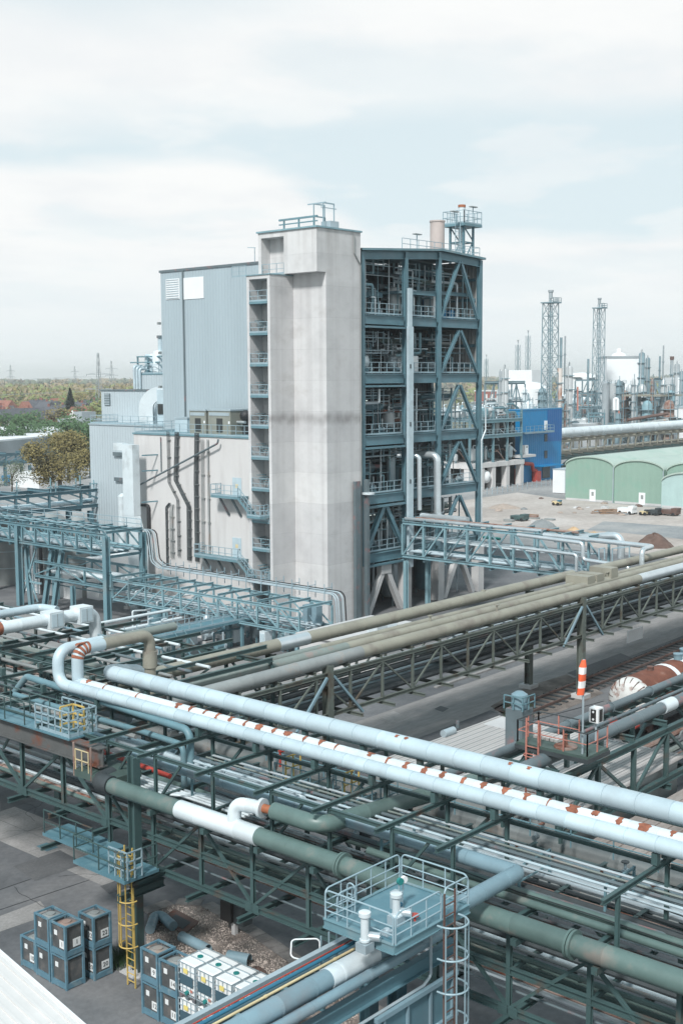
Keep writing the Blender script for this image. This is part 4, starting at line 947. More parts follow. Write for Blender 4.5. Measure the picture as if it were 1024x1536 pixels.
barrel('long green barrel roofed shed behind the pale mint one',84.6,94.5,6.1,7.8,'shed_green',190.2,235,door=False)
a=gx(832,738,201); t=T('white_container','tall white ribbed container between the blue building and the sheds','container',(201,a.y,0)); p=gx(829,704,199); e=gx(848,704,199)
M().box(199,205,e.y-2,p.y,.1,p.z).build('body','white_paint',t); M().box(198.95,198.997,e.y,e.y+.1,.2,p.z).build('door_bar','galv',t); M().box(198.9,205.1,e.y-2.1,p.y+.1,p.z+.004,p.z+.12).build('lid','galv',t)
# ================================================================ BLUE BUILDING + PLANT
b=T('blue_building','bright blue stair building with balconies and a red pipe','building',(222,140,0))
xa,xb_=gy(783,700,139).x,gy(842,640,139).x; zt=15.0
M().box(xa,xb_,139,142.6,0,zt).build('wall','cyan_blue',b)
M().box(xa+(xb_-xa)*.62,xb_+.02,138.93,138.997,8.2,zt-.02).build('dark_panel','deep_blue',b)
M().box(xa-.1,xb_+.1,138.9,142.7,zt+.004,zt+.2).build('roof_trim','cyan_blue',b)
M().rail([(xa,139.2,zt+.2),(xb_,139.2,zt+.2)],1,1.5,.03).build('roof_railing','rail_steel',b)
x1,x2=gy(785,648,137.5).x,gy(827,646,137.5).x; zb=gy(800,648,137.5).z
M().box(x1,x2,136.8,138.99,zb-.25,zb).build('balcony','blue_pipe',b); M().rail([(x1,136.9,zb),(x2,136.9,zb),(x2,138.9,zb)],1.3,1.5,.035).build('balcony_railing','blue_pipe',b)
def bdoor(q0,q1,mt,nm): a=gy(*q0,139);c=gy(*q1,139); return M().box(a.x,c.x,138.9,138.995,c.z,a.z).build(nm,mt,b)
bdoor((816,631),(820,644),'white_paint','door'); bdoor((816,651),(820,662),'glass_dark','window'); bdoor((816,676),(820,687),'glass_dark','window')
bdoor((813,700),(824,716),'glass_dark','entrance'); a=gy(813,699,137);c=gy(842,699,137); M().box(a.x,c.x,136.6,138.99,a.z-.2,a.z).build('entrance_canopy','cyan_blue',b)
a=gy(790,668,137.5);c=gy(795,681,137.5); m=M().box(a.x-4,c.x+.6,136.5,138.99,c.z-.5,c.z); m.build('side_balcony','pale_concrete',b)
d=M().box(a.x,c.x,138,138.6,c.z,a.z).build('door_lobby','white_paint',b); M().box(a.x+.5,c.x-.4,137.95,137.997,c.z+1.6,a.z-.5).build('door_pane','dark_grille',d)
P=[gy(x,y,138.3) for x,y in ((785,695),(798,696),(799,705),(804,706),(804,722))]; pipe('fat red pipe stepping down the front of the blue building',P,.38,'red_paint',.3)
M().box(P[-1].x-.9,P[-1].x+.9,137.7,138.8,0,2.2).build('red_valve_box','red_paint',b)
for i,(x,h_) in enumerate(((739,4.5),(754,3.2),(766,4.2))): 
    p=gz(x,731); 
ps=T('process_structure','two storey steel process structure on white concrete columns beside the blue building','building',(203,137,0))
xs=[gy(x,690,136.5).x for x in (704,722,739,760,781)]; zc=5.2; z1=10.3; z2=15.4
for x in xs: M().box(x-.6,x+.6,136.2,137.4,0,zc-.9).build('concrete_column','white_concrete',ps); M().box(x-.6,x+.6,147,148.2,0,zc-.9).build('concrete_column','pale_concrete',ps)
M().box(xs[0]-.7,xs[-1]+.7,136.1,148.5,zc-.89,zc).build('concrete_deck','white_concrete',ps)
for x in xs: M().ibar((x,136.5,zc+.01),(x,136.5,z2),.4,.4,.05).build('column','mid_steel',ps); M().ibar((x,147,zc+.01),(x,147,z2),.4,.4,.05).build('column','mid_steel',ps)
for z in (z1,z2-2.1):
    for y in (136.5,147): M().ibar((xs[0]+.22,y-.25,z),(xs[-1]-.22,y-.25,z),.3,.6,.05).build('beam','mid_steel',ps)
    M().box(xs[0],xs[-1],136.9,147,z,z+.2).build('deck','deck_grate',ps)
    M().rail([(xs[0],136.3,z+.32),(xs[-1],136.3,z+.32)],1.1,1.3,.03).build('railing','rail_steel',ps)
M().box(xs[0],xs[-1],147.6,147.8,.1,z1).build('back_wall','dark_siding',ps); M().box(xs[-1]+.25,xs[-1]+.4,138.2,147.5,.1,z2-.6).build('end_wall','dark_siding',ps)
rb=random.Random(9)
for i in range(44):
    x=rb.uniform(xs[0]+.8,xs[-1]-.8); z=rb.choice((zc,z1+.2,z2-1.85,0,z2-1.85,z2-1.85)); y=rb.uniform(137.4,145); r=rb.uniform(.3,.8); hh=rb.uniform(1.4,3.0)
    vessel(x,y,z,r,hh,rb.choice(['far_silver','galv','pale_clad','mid_steel']),'grey process vessel in the structure beside the blue building','vessels beside the blue building')
for i in range(64):
    x=rb.uniform(xs[0]+.5,xs[-1]-3); z=rb.choice((zc,z1,z2-2,z2-1.5,z2-2))+rb.uniform(.6,3.2); y=rb.uniform(136.8,142)
    pipe('process pipe in the structure beside the blue building',[(x,y,z),(x+rb.uniform(1,4),y,z),(x+4,y,z-rb.uniform(.5,2.2))],rb.choice((.08,.12,.2)),rb.choice(['galv','far_silver','mid_steel','white_clad','rusty_pipe']),n=7,group='pipes beside the blue building')
p=gy(731,713,136.4); t=T('horizontal_tank','white dished tank end under the white concrete deck','tank',(p.x,138,0)); m=M(); n=18
for j,(yy,rr) in enumerate(((136.0,.1),(136.1,.7),(136.5,1.2),(137.0,1.35),(142,1.35))):
    for k in range(n): a=2*math.pi*k/n; m.v.append((p.x+rr*math.cos(a),yy,2.4+rr*math.sin(a)))
    if j:
        for k in range(n): m.f.append(((j-1)*n+k,(j-1)*n+(k+1)%n,j*n+(k+1)%n,j*n+k))
m.build('shell','white_paint',t); M().box(p.x-1,p.x+1,138,141,0,1.4).build('saddle','slate_pipe',t)
S(M().box(210.3,211.4,137.2,138.2,0,3.2),'red_hydrant_box','red_paint','orange red cabinet under the white concrete deck','cabinet')
# bollard fence along the lot
t=T('post_fence','low wire fence on thin posts along the edge of the sand lot','fence',gz(780,735)); m=M(); A=gz(722,744);B_=gz(825,728); k=14
for i in range(k+1): c=A+(B_-A)*(i/k); M().bar((c.x,c.y,0),(c.x,c.y,1.4),.12).build('post','galv',t)
m.bar((A.x,A.y,1.2),(B_.x,B_.y,1.2),.05).bar((A.x,A.y,.6),(B_.x,B_.y,.6),.05); m.build('wire','galv',t)
# heaps and clutter on the lot
def heap(label,px,py,rpx,hpx,mt,seed):
    c=gz(px,py); d=c.x*fx+c.y*fy; r=rpx*d/FPX; h=hpx*d/FPX*1.05; r_=random.Random(seed); m=M(); n=36; K=11
    ph=[r_.uniform(0,6) for _ in range(6)]
    for i in range(K+1):
        u=i/K
        for j in range(n):
            a=2*math.pi*j/n; w=1+.13*math.sin(2*a+ph[0])+.09*math.sin(3*a+ph[1])+.05*math.sin(7*a+ph[2]); rr=r*w*(1-u)
            z=h*(1-(1-u)**1.55)*(1+.06*math.sin(4*a+ph[3]+u*5))+h*.05*r_.uniform(-1,1)*(0 if i==0 else 1); m.v.append((c.x+rr*math.cos(a),c.y+rr*math.sin(a),max(0,z)))
        if i:
            for j in range(n): m.f.append(((i-1)*n+j,(i-1)*n+(j+1)%n,i*n+(j+1)%n,i*n+j))
    S(m,'material_heap',mt,label,'heap')
heap('grey gravel heap on the sand lot',812,797,33,17,'grey_pile',1); heap('orange sand heap beside the grey gravel heap',860,801,18,10,'sand_pile',2); heap('pale sand heap right of the orange sand heap',890,806,22,8,'sand_pile',3)
heap('dark brown soil heap near the beige pipes',981,819,32,18,'soil_brown',4); heap('flat tan spoil heap near the steel building',755,762,22,6,'tan_pile',5); heap('low dusty heap at the left of the lot',752,798,20,9,'tan_pile',6)
rl=random.Random(4)
for i in range(16):
    c=gz(rl.uniform(884,928),rl.uniform(766,773)); a=rl.uniform(-.5,.1)+.9; l=rl.uniform(1.5,3.6)
    S(M().bar((c.x,c.y,.1+.12*(i%3)),(c.x+l*math.cos(a),c.y-l*math.sin(a),.12+.12*(i%3)),.3,.12),'timber_beam','wood','brown timber beam in the loose pile on the lot','timber','timber beams on the lot')
for i in range(22):
    c=gz(rl.uniform(726,1010),rl.uniform(748,778)); s_=rl.uniform(.3,.8)
    m=M(); m.ball((c.x,c.y,.0),s_,9,5,.5,half=True)
    for k in range(len(m.v)): v=m.v[k]; m.v[k]=(v[0]+rl.uniform(-.15,.15)*s_,v[1]+rl.uniform(-.15,.15)*s_,max(0,v[2]+rl.uniform(-.1,.1)*s_))
    S(m,'rubble_lump',rl.choice(['tan_pile','grey_pile','soil_brown','pale_concrete']),'small lump of rubble lying on the sand lot','rubble','rubble lumps on the lot')
def clutter(label,px,py,w,h,l,mt,name,cat,mt2='dark_metal'):
    c=gz(px,py); t=T(name,label,cat,c); M().box(c.x-w/2,c.x+w/2,c.y-l/2,c.y+l/2,.25,h).build('body',mt,t); M().box(c.x-w/2+.1,c.x+w/2-.1,c.y-l/2-.1,c.y-l*.2,h+.004,h+h*.35).build('upper_body',mt2,t)
    for sy in (-1,1):
        for sx in (-1,1): M().tube([(c.x+sx*w*.4,c.y+sy*l*.33,.28),(c.x+sx*w*.52,c.y+sy*l*.33,.28)],.28,10).build('wheel','black_rubber',t)
clutter('white site trailer parked on the lot by the timber',940,771,1.6,1.0,2.6,'white_paint','site_trailer','trailer','white_paint'); clutter('small yellow compactor beside the white trailer',965,773,.8,.7,1.1,'pale_yellow','compactor','machine'); clutter('dark small excavator wreck right of the yellow compactor',981,773,1.3,.9,1.7,'dark_metal','dark_loader','machine')
clutter('blue yellow mini loader in the middle of the lot',835,758,1.0,.7,1.3,'pale_yellow','mini_loader','machine','bright_blue'); clutter('green skip lying low on the lot',779,781,1.6,.8,2.4,'green_steel','green_skip','skip','green_steel'); clutter('rusty brown machine part near the pale green shed',1003,773,1.6,.9,3.2,'rusty_brown','scrap_machine','machine','rusty_brown')
for i in range(6):
    c=gz(rl.uniform(745,830),rl.uniform(775,790)); S(M().box(c.x-.4,c.x+.4,c.y-.8,c.y+.8,.02,.25+.12*(i%3)),'pallet_stack',rl.choice(['wood','pale_concrete','rusty_pipe','grey_pipe']),'small stack of building material beside the grey heap','pallet stack','pallet stacks on the lot')
# ================================================================ LONG PIPE BRIDGE BEHIND THE SHEDS
yL=150; xa=gd(838,640,330).x
zA=gy(1000,652,yL).z
rack('pipe_bridge','long pale pipe bridge with walkway behind the green sheds','U',236,420,yL,yL+4,gy(930,672,yL).z,gy(930,655,yL).z,4,'beige_pipe',diag=None,posts=[240,262,294,326,358,390],w=.3,pw=.6)
z=gy(930,640,yL).z; pipe('very thick pale pipe on top of the bridge behind the green sheds',[(236,yL+1.5,z-.6),(420,yL+1.5,z-.6)],1.15,'white_clad',n=16,seam=9)
fillpipes('U',236,420,yL+.3,yL+3.6,gy(930,671,yL).z,4,['white_clad','beige_pipe','far_silver'],[.3,.45],'pale pipe inside the bridge behind the green sheds','pipes in the bridge behind the sheds',31)
rack('pipe_bridge','lower dark pipe bridge behind the green sheds','U',236,420,yL-7,yL-4,gy(900,696,yL-7).z,gy(900,682,yL-7).z,5,'green_steel',posts=[240,252,278,304,330,356,382],w=.35,pw=.5)
S(M().box(310,378,190,215,0,gy(900,634,190).z),'white_hall','white_paint','long white flat roofed hall behind the blue building','hall')
for i in range(7):
    x=314+i*7; S(M().box(x,x+3,194,197,gy(900,634,190).z+.02,gy(900,630,190).z).ball((x+1.5,195.5,gy(900,630,190).z),1.3,12,5,.6,True),'roof_unit','far_silver','small pale ventilation unit on the long white hall roof','roof unit','roof units on the long white hall')
# ================================================================ REFINERY
rr_=random.Random(77)
def lattice(label,px,ytop,ybot,d,wpx,mt,k=12,plat=True,flue=True):
    c=gd(px,ybot,d); c.z=0; h=gd(px,ytop,d).z; hw=wpx/2*d/FPX; t=T('flare_tower',label,'lattice tower',c); th=hw*.095
    W=lambda u:hw*(1-.12*u)
    for sx in (-1,1):
        for sy in (-1,1): M().bar((c.x+sx*W(0),c.y+sy*W(0),0),(c.x+sx*W(1),c.y+sy*W(1),h),th*1.2).build('leg',mt,t)
    m=M()
    for i in range(k):
        z0,z1=h*i/k,h*(i+1)/k; a,b=W(i/k),W((i+1)/k)
        for s_ in (-1,1):
            m.bar((c.x-a,c.y+s_*a,z0),(c.x+b,c.y+s_*b,z1),th*.6).bar((c.x+a,c.y+s_*a,z0),(c.x-b,c.y+s_*b,z1),th*.6).bar((c.x-a,c.y+s_*a,z0),(c.x+a,c.y+s_*a,z0),th*.7)
            m.bar((c.x+s_*a,c.y-a,z0),(c.x+s_*b,c.y+b,z1),th*.6).bar((c.x+s_*a,c.y+a,z0),(c.x+s_*b,c.y-b,z1),th*.6).bar((c.x+s_*a,c.y-a,z0),(c.x+s_*a,c.y+a,z0),th*.7)
    m.build('lattice',mt,t)
    if flue: M().tube([(c.x,c.y,0),(c.x,c.y,h+1)],hw*.12,10).build('flue','far_steel',t); M().lathe((c.x,c.y,h+1.02),[(hw*.3,0),(hw*.3,hw*.9),(hw*.42,hw*1.0),(hw*.42,hw*1.3)],12).build('tip','far_grey',t)
    if plat: M().box(c.x-hw*1.15,c.x+hw*1.35,c.y-hw*1.15,c.y+hw*1.15,h-.3,h).build('platform',mt,t); M().rail([(c.x-hw*1.1,c.y-hw*1.1,h),(c.x+hw*1.3,c.y-hw*1.1,h),(c.x+hw*1.3,c.y+hw*1.1,h)],1.2,1.5,.06).build('railing',mt,t)
    return t
lattice('tall lattice flare tower left of the white boxy tank house',823.5,453,612,350,19,'far_steel',11)
lattice('slender lattice flare tower beside the white boxy tank house',896,461,612,380,14,'far_steel',8)
lattice('small distant lattice column, right one of the far left pair',791,503,580,520,6,'far_steel',10,False)
lattice('shorter distant lattice column, left one of the far left pair',776,517,580,560,6,'far_steel',9,False)
lattice('faint lattice mast just right of the steel building',729,538,580,560,4.5,'far_steel',8,False)
def stack(label,px,ytop,ybot,d,wpx,mt,name='chimney',cat='chimney',cap=None,group=None):
    c=gd(px,ybot,d); c.z=0; h=gd(px,ytop,d).z; r=wpx/2*d/FPX; t=T(name,label,cat,c,group)
    M().lathe(c,[(r*1.1,0),(r,h*.5),(r*.95,h)],14).build('shaft',mt,t)
    if cap: M().lathe((c.x,c.y,h+.01),[(r*1.0,0),(r*1.25,r*.6),(r*1.25,r*2.2)],14).build('cap',cap,t)
    m=M()
    for z in (h*.62,h*.82): m.lathe((c.x,c.y,z),[(r*1.02,0),(r*1.6,.01),(r*1.6,.25),(r*1.02,.26)],14)
    m.build('platform_ring','far_steel',t); M().bar((c.x-r*1.3,c.y,1),(c.x-r*1.3,c.y,h*.95),r*.25).build('ladder','far_steel',t); return t
def column(label,px,ytop,ybot,d,wpx,mt,group=None,top=True,name='process_column'):
    c=gd(px,ybot,d); c.z=0; h=gd(px,ytop,d).z; r=wpx/2*d/FPX; t=T(name,label,'column',c,group)
    M().lathe(c,[(r,0),(r,h-r*.7),(r*.8,h-r*.25),(r*.3,h)],16).build('shell',mt,t)
    m=M()
    for u in (.35,.55,.72,.88): m.lathe((c.x,c.y,h*u),[(r*1.02,0),(r*1.5,.01),(r*1.5,.2),(r*1.02,.21)],14)
    m.build('platform_ring','far_steel',t); M().tube([(c.x,c.y,h-.1),(c.x,c.y,h+r*.9),(c.x-r*1.5,c.y-r*.5,h+r*.9),(c.x-r*1.5,c.y-r*.5,2)],r*.16,8,r*.4).build('overhead_pipe','far_silver',t); return t
stack('grey twin chimney behind the tall flare tower, left pipe',840,506,600,420,4.2,'far_steel'); stack('slim dark chimney right next to the grey one',846,504,600,425,2.6,'far_grey')
stack('rust streaked white chimney stump beside the tall flare tower',838.5,552,614,350,8,'rust_white')
column('round grey silo column right of the rust streaked chimney',853,548,612,356,10.5,'far_silver')
stack('thin tall mast chimney near the right edge',993,518,600,430,2.5,'far_grey'); stack('short dark chimney left of the thin tall mast',988,534,600,440,3,'far_steel')
stack('rusty capped chimney at the right edge',1006,540,600,400,5,'far_grey',cap='rusty_brown'); stack('thin teal column left of the slender flare tower',881,538,600,430,3.5,'far_steel')
column('pale teal column with an arched overhead pipe beside the white tank house',961,528,600,400,9,'far_steel'); column('second teal column right of the arched one',970,536,600,410,7,'far_steel')
column('dark grey column behind the white tank house',905,540,600,430,6,'far_steel'); column('short stout grey column near the right edge',1014,545,600,390,8,'far_grey')
column('pale column beside the red brick building',757,552,600,340,10,'far_silver'); column('thin pale column next to the red brick building',750,556,600,345,5,'far_grey'); column('teal column at the far right edge',1021,556,604,380,6,'far_steel')
# white boxy tank house with dome cap
c=gd(933,590,400); z0=gd(933,562,400).z; z1=gd(933,537,400).z; hw=24*400/FPX
t=T('tank_house','big white boxy tank house with a domed cap on its roof','building',(c.x,c.y,0)); ux,uy=RT.x,RT.y
M().prism([(c.x-ux*hw-uy*-8*0,c.y-uy*hw),(c.x+ux*hw,c.y+uy*hw),(c.x+ux*hw+fx*14,c.y+uy*hw+fy*14),(c.x-ux*hw+fx*14,c.y-uy*hw+fy*14)],'z',0,z1).build('wall','white_paint',t)
h2=hw*1.02; M().prism([(c.x-ux*h2-fx*.2,c.y-uy*h2-fy*.2),(c.x+ux*h2-fx*.2,c.y+uy*h2-fy*.2),(c.x+ux*h2+fx*14,c.y+uy*h2+fy*14),(c.x-ux*h2+fx*14,c.y-uy*h2+fy*14)],'z',z1+.01,z1+.7).build('roof_trim','far_grey',t)
M().lathe((c.x+fx*6,c.y+fy*6,z1+.71),[(hw*.5,0),(hw*.4,.8),(hw*.16,1.2),(hw*.16,2.2),(hw*.05,2.6)],24).build('domed_cap','white_paint',t)
S(M().lathe(gd(793,578,430)*1+Vector((0,0,-gd(793,578,430).z)),[(6.6,0),(6.6,gd(793,583,430).z),(5.6,gd(793,578,430).z),(3.6,gd(793,574,430).z),(.1,gd(793,572,430).z)],28),'dome_tank','white_paint','low white domed tank in front of the autumn coloured trees','tank')
c=gd(789,570,470); S(M().box(c.x-7,c.x+7,c.y-7,c.y+7,0,gd(789,555,470).z),'white_block','white_paint','small white cube building with a dark roof line far off','building')
c=gd(872,563,520); S(M().box(c.x-5,c.x+5,c.y-8,c.y+8,0,gd(872,565,520).z).ball((c.x,c.y,gd(872,565,520).z),6,14,5,.3,True),'white_dome','white_paint','small white dome right of the tall flare tower','tank')
for i,px in enumerate((908,919,931)):
    d=375+i*6; c=gd(px,610,d); c.z=0; r=(9,11,8)[i]*d/FPX*.5*1.25; h=gd(px,575,d).z
    t=T('storage_silo','%s of the three grey silos below the white tank house'%('left one','wide middle one','right one')[i],'silo',c); M().lathe(c,[(r,0),(r,h),(r*.3,h+.8)],24).build('shell',('far_grey','far_silver','slate_pipe')[i],t)
    M().rail([(c.x-r,c.y-r,h),(c.x+r,c.y-r,h)],1.0,1.5,.05).build('railing','far_steel',t)
# brick building
c=gd(744,600,470); t=T('brick_building','long red brick building with white windows behind the steel building','building',(c.x,c.y,0)); zb=gd(738,587,470).z
M().box(c.x-3,c.x+4,c.y-14,c.y+8,0,zb).build('wall','brick',t); M().box(c.x-3.2,c.x+4.2,c.y-14.2,c.y+8.2,zb+.01,zb+.5).build('roof','house_white',t)
for i in range(7):
    for zz in (zb-2.6,zb-6): y=c.y-13+i*3; M().box(c.x-3.06,c.x-3.004,y,y+1.4,zz,zz+1.6).build('window','house_white',t); 
for i in range(2):
    for zz in (zb-2.6,zb-6): x=c.x-2+i*2.8; M().box(x,x+1.2,c.y-14.06,c.y-14.004,zz,zz+1.6).build('window','house_white',t)
# white building at right
a=gd(1002,640,365); t=T('white_office','white flat building with dark windows at the right edge','building',(a.x,a.y,0)); zt_=gd(1002,612,365).z
M().prism([(a.x,a.y),(a.x+14,a.y-12.5),(a.x+24,a.y-2),(a.x+10,a.y+10)],'z',0,zt_).build('wall','white_paint',t)
M().prism([(a.x-.3,a.y),(a.x+14,a.y-12.8),(a.x+24.3,a.y-2),(a.x+10,a.y+10.3)],'z',zt_+.01,zt_+.4).build('roof_trim','galv',t)
dv=Vector((14,-12.5,0)).normalized(); nv=Vector((-dv.y,dv.x,0)); nv=nv if nv.x<0 else -nv
for i in range(5):
    p=Vector((a.x,a.y,0))+dv*(1.0+i*1.7); z=gd(1010,632,365).z; q=[p+nv*.06,p+dv*1.3+nv*.06,p+dv*1.3+nv*.004,p+nv*.004]
    w_=M().prism([(v.x,v.y) for v in q],'z',z-1,z+1).build('window','glass_dark',t)
c=gd(1022,600,390); S(M().prism([(c.x-3,c.y),(c.x+5,c.y-8),(c.x+12,c.y),(c.x+3,c.y+8)],'z',0,gd(1022,566,390).z),'white_tower_block','white_paint','white tower block cut by the right edge above the white office','building')
# clutter: racks, drums, small columns
for i,(p0,p1,yy,d,n_) in enumerate(((735,800,575,380,'far refinery rack left of the tall flare tower'),(860,905,590,385,'refinery rack right of the silo column'),(940,1010,600,380,'refinery rack with a beige roof right of the silos'),(860,1020,570,430,'far refinery rack under the white tank house'))):
    c0=gd((p0+p1)/2,yy,d); L_=(p1-p0)*d/FPX*1.1; zt_=c0.z
    rack('refinery_rack',n_,'V' if i%2 else 'U',(c0.y if i%2 else c0.x)-L_/2,(c0.y if i%2 else c0.x)+L_/2,(c0.x if i%2 else c0.y),(c0.x if i%2 else c0.y)+5,zt_*.45,zt_,5,'far_steel',posts=[(c0.y if i%2 else c0.x)-L_/2+k*L_/4 for k in range(5)],w=.4,pw=.5,mids=(zt_*.72,))
    fillpipes('V' if i%2 else 'U',(c0.y if i%2 else c0.x)-L_/2,(c0.y if i%2 else c0.x)+L_/2,(c0.x if i%2 else c0.y)+.4,(c0.x if i%2 else c0.y)+4.6,zt_*.74,5,['far_silver','far_steel','white_clad','rusty_pipe'],[.2,.35],'pipe on the %s'%n_,'pipes on the %s'%n_,50+i)
c=gd(975,594,372); S(M().box(c.x-7,c.x+7,c.y-7,c.y+7,c.z,c.z+.5),'canopy_roof','beige_pipe','flat beige canopy roof among the refinery pipes','canopy')
pipe('dark red horizontal pipe in front of the refinery rack on the right',[gd(940,630,352),gd(1002,620,352)],.45,'rusty_brown',n=12); pipe('grey horizontal pipe below the dark red pipe on the right',[gd(950,638,348),gd(1002,630,348)],.6,'grey_pipe',n=12)
for i in range(95):
    px=rr_.uniform(726,1022); d=rr_.uniform(355,480); yb=gd(px,600,d); yb.z=0
    y_=rr_.uniform(578,612) if px<900 else rr_.uniform(566,606); h=max(3,gd(px,y_,d).z); r=rr_.uniform(.5,1.6); mt=rr_.choice(['far_silver','far_grey','far_steel','far_silver','white_clad','pale_steel','rusty_pipe'])
    t=T('process_vessel','slender %s vessel in the crowded refinery background'%{'far_silver':'silver','far_grey':'grey','far_steel':'teal','white_clad':'white','pale_steel':'pale blue','rusty_pipe':'brownish'}[mt],'vessel',yb,'vessels in the refinery background')
    M().lathe(yb,[(r,0),(r,h*.9),(r*.7,h*.97),(r*.2,h)],12).build('shell',mt,t)
    m=M(); k=int(h/2.5)
    for q in range(1,k+1): m.lathe((yb.x,yb.y,q*2.4),[(r*1.02,0),(r*1.6,.01),(r*1.6,.16),(r*1.02,.17)],10)
    m.bar((yb.x-r*1.4,yb.y-r,0),(yb.x-r*1.4,yb.y-r,h*1.05),.14).bar((yb.x+r*.4,yb.y-r*1.6,0),(yb.x+r*.4,yb.y-r*1.6,h*.9),.2).bar((yb.x-r*1.4,yb.y-r,h*.6),(yb.x+6,yb.y-r,h*.6),.3); m.build('platform_ring','far_steel',t)
for i in range(28):
    px=rr_.uniform(735,1020); d=rr_.uniform(365,470); c=gd(px,600,d); s_=rr_.uniform(4,8); h=rr_.uniform(7,13); mt=rr_.choice(['far_steel','far_steel','mid_steel'])
    t=T('process_scaffold','open teal steel framework in the crowded refinery background','framework',(c.x,c.y,0),'steel frameworks in the refinery background'); m=M()
    for sx in (0,.5,1):
        for sy in (0,1): m.bar((c.x+s_*sx,c.y+s_*sy,0),(c.x+s_*sx,c.y+s_*sy,h),.32)
    k=int(h/3.2)
    for q in range(1,k+2):
        z=min(h,q*3.2)
        for sy in (0,1): m.bar((c.x,c.y+s_*sy,z),(c.x+s_,c.y+s_*sy,z),.3)
        for sx in (0,1): m.bar((c.x+s_*sx,c.y,z),(c.x+s_*sx,c.y+s_,z),.3)
        m.bar((c.x,c.y,z-3.2),(c.x+s_*.5,c.y,z),.18).bar((c.x+s_*.5,c.y,z),(c.x+s_,c.y,z-3.2),.18); m.rail([(c.x,c.y,z),(c.x+s_,c.y,z)],1.1,1.5,.05)
    m.build('frame',mt,t); m=M()
    for q in range(7): z=rr_.uniform(1,h); x=c.x+rr_.uniform(0,s_*.6); m.tube([(x,c.y+.5,z),(x+s_*.4,c.y+.5,z),(x+s_*.4,c.y+.5,z*.4)],rr_.uniform(.12,.3),6)
    m.build('piping',rr_.choice(['far_silver','white_clad','galv']),t)
for i,(px,y0_,y1_) in enumerate(((866,560,612),(928,600,612))): pipe('thin red pipe standing in the refinery, %s'%('left one' if i==0 else 'right one'),[gd(px,y1_+4,350),gd(px,y0_+20,350)],.25,'salmon_paint',n=8)
pipe('white twin loop pipe standing before the grey silos',[gd(921,615,345),gd(921,598,345),gd(926,598,345),gd(926,615,345)],.45,'white_paint',n=10)
for i in range(6): tree('autumn coloured tree among the refinery tanks',(lambda c:Vector((c.x,c.y,0)))(gd(765+i*14+rr_.uniform(-4,4),585,400+i*8)),9,5,4,'leaf_tan' if i%2 else 'leaf_light',300,.7,700+i,.3,'trees among the refinery tanks')
def proj(v):
    v=Vector(v)-Vector((0,0,HC)); w=v.dot(FW); return 512+FPX*v.dot(CXV)/w, 768-FPX*v.dot(CYV)/w
def yat(px,x,z):
    lo,hi=1.,140.
    for _ in range(50):
        m_=(lo+hi)/2
        if proj((x,m_,z))[0]>px: lo=m_
        else: hi=m_
    return lo
def xat(px,y,z):
    lo,hi=5.,300.
    for _ in range(50):
        m_=(lo+hi)/2
        if proj((m_,y,z))[0]<px: lo=m_
        else: hi=m_
    return lo
# ================================================================ LEFT MID RACKS
yE=87.6
ypost=[yE,yat(27,67.4,7),yat(27,67.4,7)+12]
ra=rack('pipe_rack','pale blue steel pipe rack on tall posts in front of the grey silos','V',yE,120,67.4,71.6,6.3,8.0,2.1,'mid_steel',posts=ypost,w=.2,pw=.5,ext=.1,pz=8.3)
fillpipes('V',yE-.3,120,67.8,71.2,6.45,9,['pale_steel','galv','white_clad','mid_steel','pale_clad'],[.05,.08,.11,.15],'pipe inside the pale blue rack by the silos','pipes in the pale blue rack',61)
fillpipes('V',yE+.2,120,67.8,71.2,8.25,4,['pale_steel','galv','mid_steel'],[.05,.08],'thin pipe on top of the pale blue rack by the silos','thin pipes on the pale blue rack',62)
M().rail([(71.5,120,8.2),(71.5,yE,8.2)],.9,2.1,.03,kick=False).build('railing','rail_steel',ra)
for px in (47,66,80): 
    y=yat(px,67.8,3); M().ibar((67.7,y,0),(68.2,y+(1.4 if px==47 else -1.0),6.0),.42,.42,.04,up=(1,0,0)).build('raking_post','mid_steel',ra)
m=M(); y=yat(58,69,3); m.bar((67.9,y+1.3,.5),(67.9,y-1.3,5.8),.12).bar((67.9,y-1.3,.5),(67.9,y+1.3,5.8),.12).bar((67.9,y-2,2.4),(67.9,y+2,2.4),.16); m.build('cross_bracing','pale_steel',ra)
for i,(px,r) in enumerate(((10,2.5),(78,1.9),(118,1.5))):
    y=yat(px,74.5,4); t=T('storage_silo','%s grey silo under the pale blue pipe rack'%('big left','middle','smaller right')[i],'silo',(74.5,y,0))
    M().lathe((74.5,y,0),[(r,0),(r,7.2),(r*.4,8.2)],28).build('shell','grey_pipe',t); m=M()
    for z in (1.8,3.6,5.4): m.lathe((74.5,y,z),[(r*1.005,0),(r*1.02,.01),(r*1.02,.09),(r*1.005,.1)],28)
    m.build('hoop','galv',t)
y=yat(53,72,3); t=T('ladder','steel ladder with dark cable run between the silos','ladder',(72,y,0)); m=M()
for s_ in (-.35,.35): m.bar((72,y+s_,0),(72,y+s_,6.2),.08)
for i in range(16): m.bar((72,y-.35,.3+i*.38),(72,y+.35,.3+i*.38),.05)
m.build('rails','rail_steel',t); M().box(72.1,72.3,y-.9,y-.55,0,6).build('cable_run','black_rubber',t)
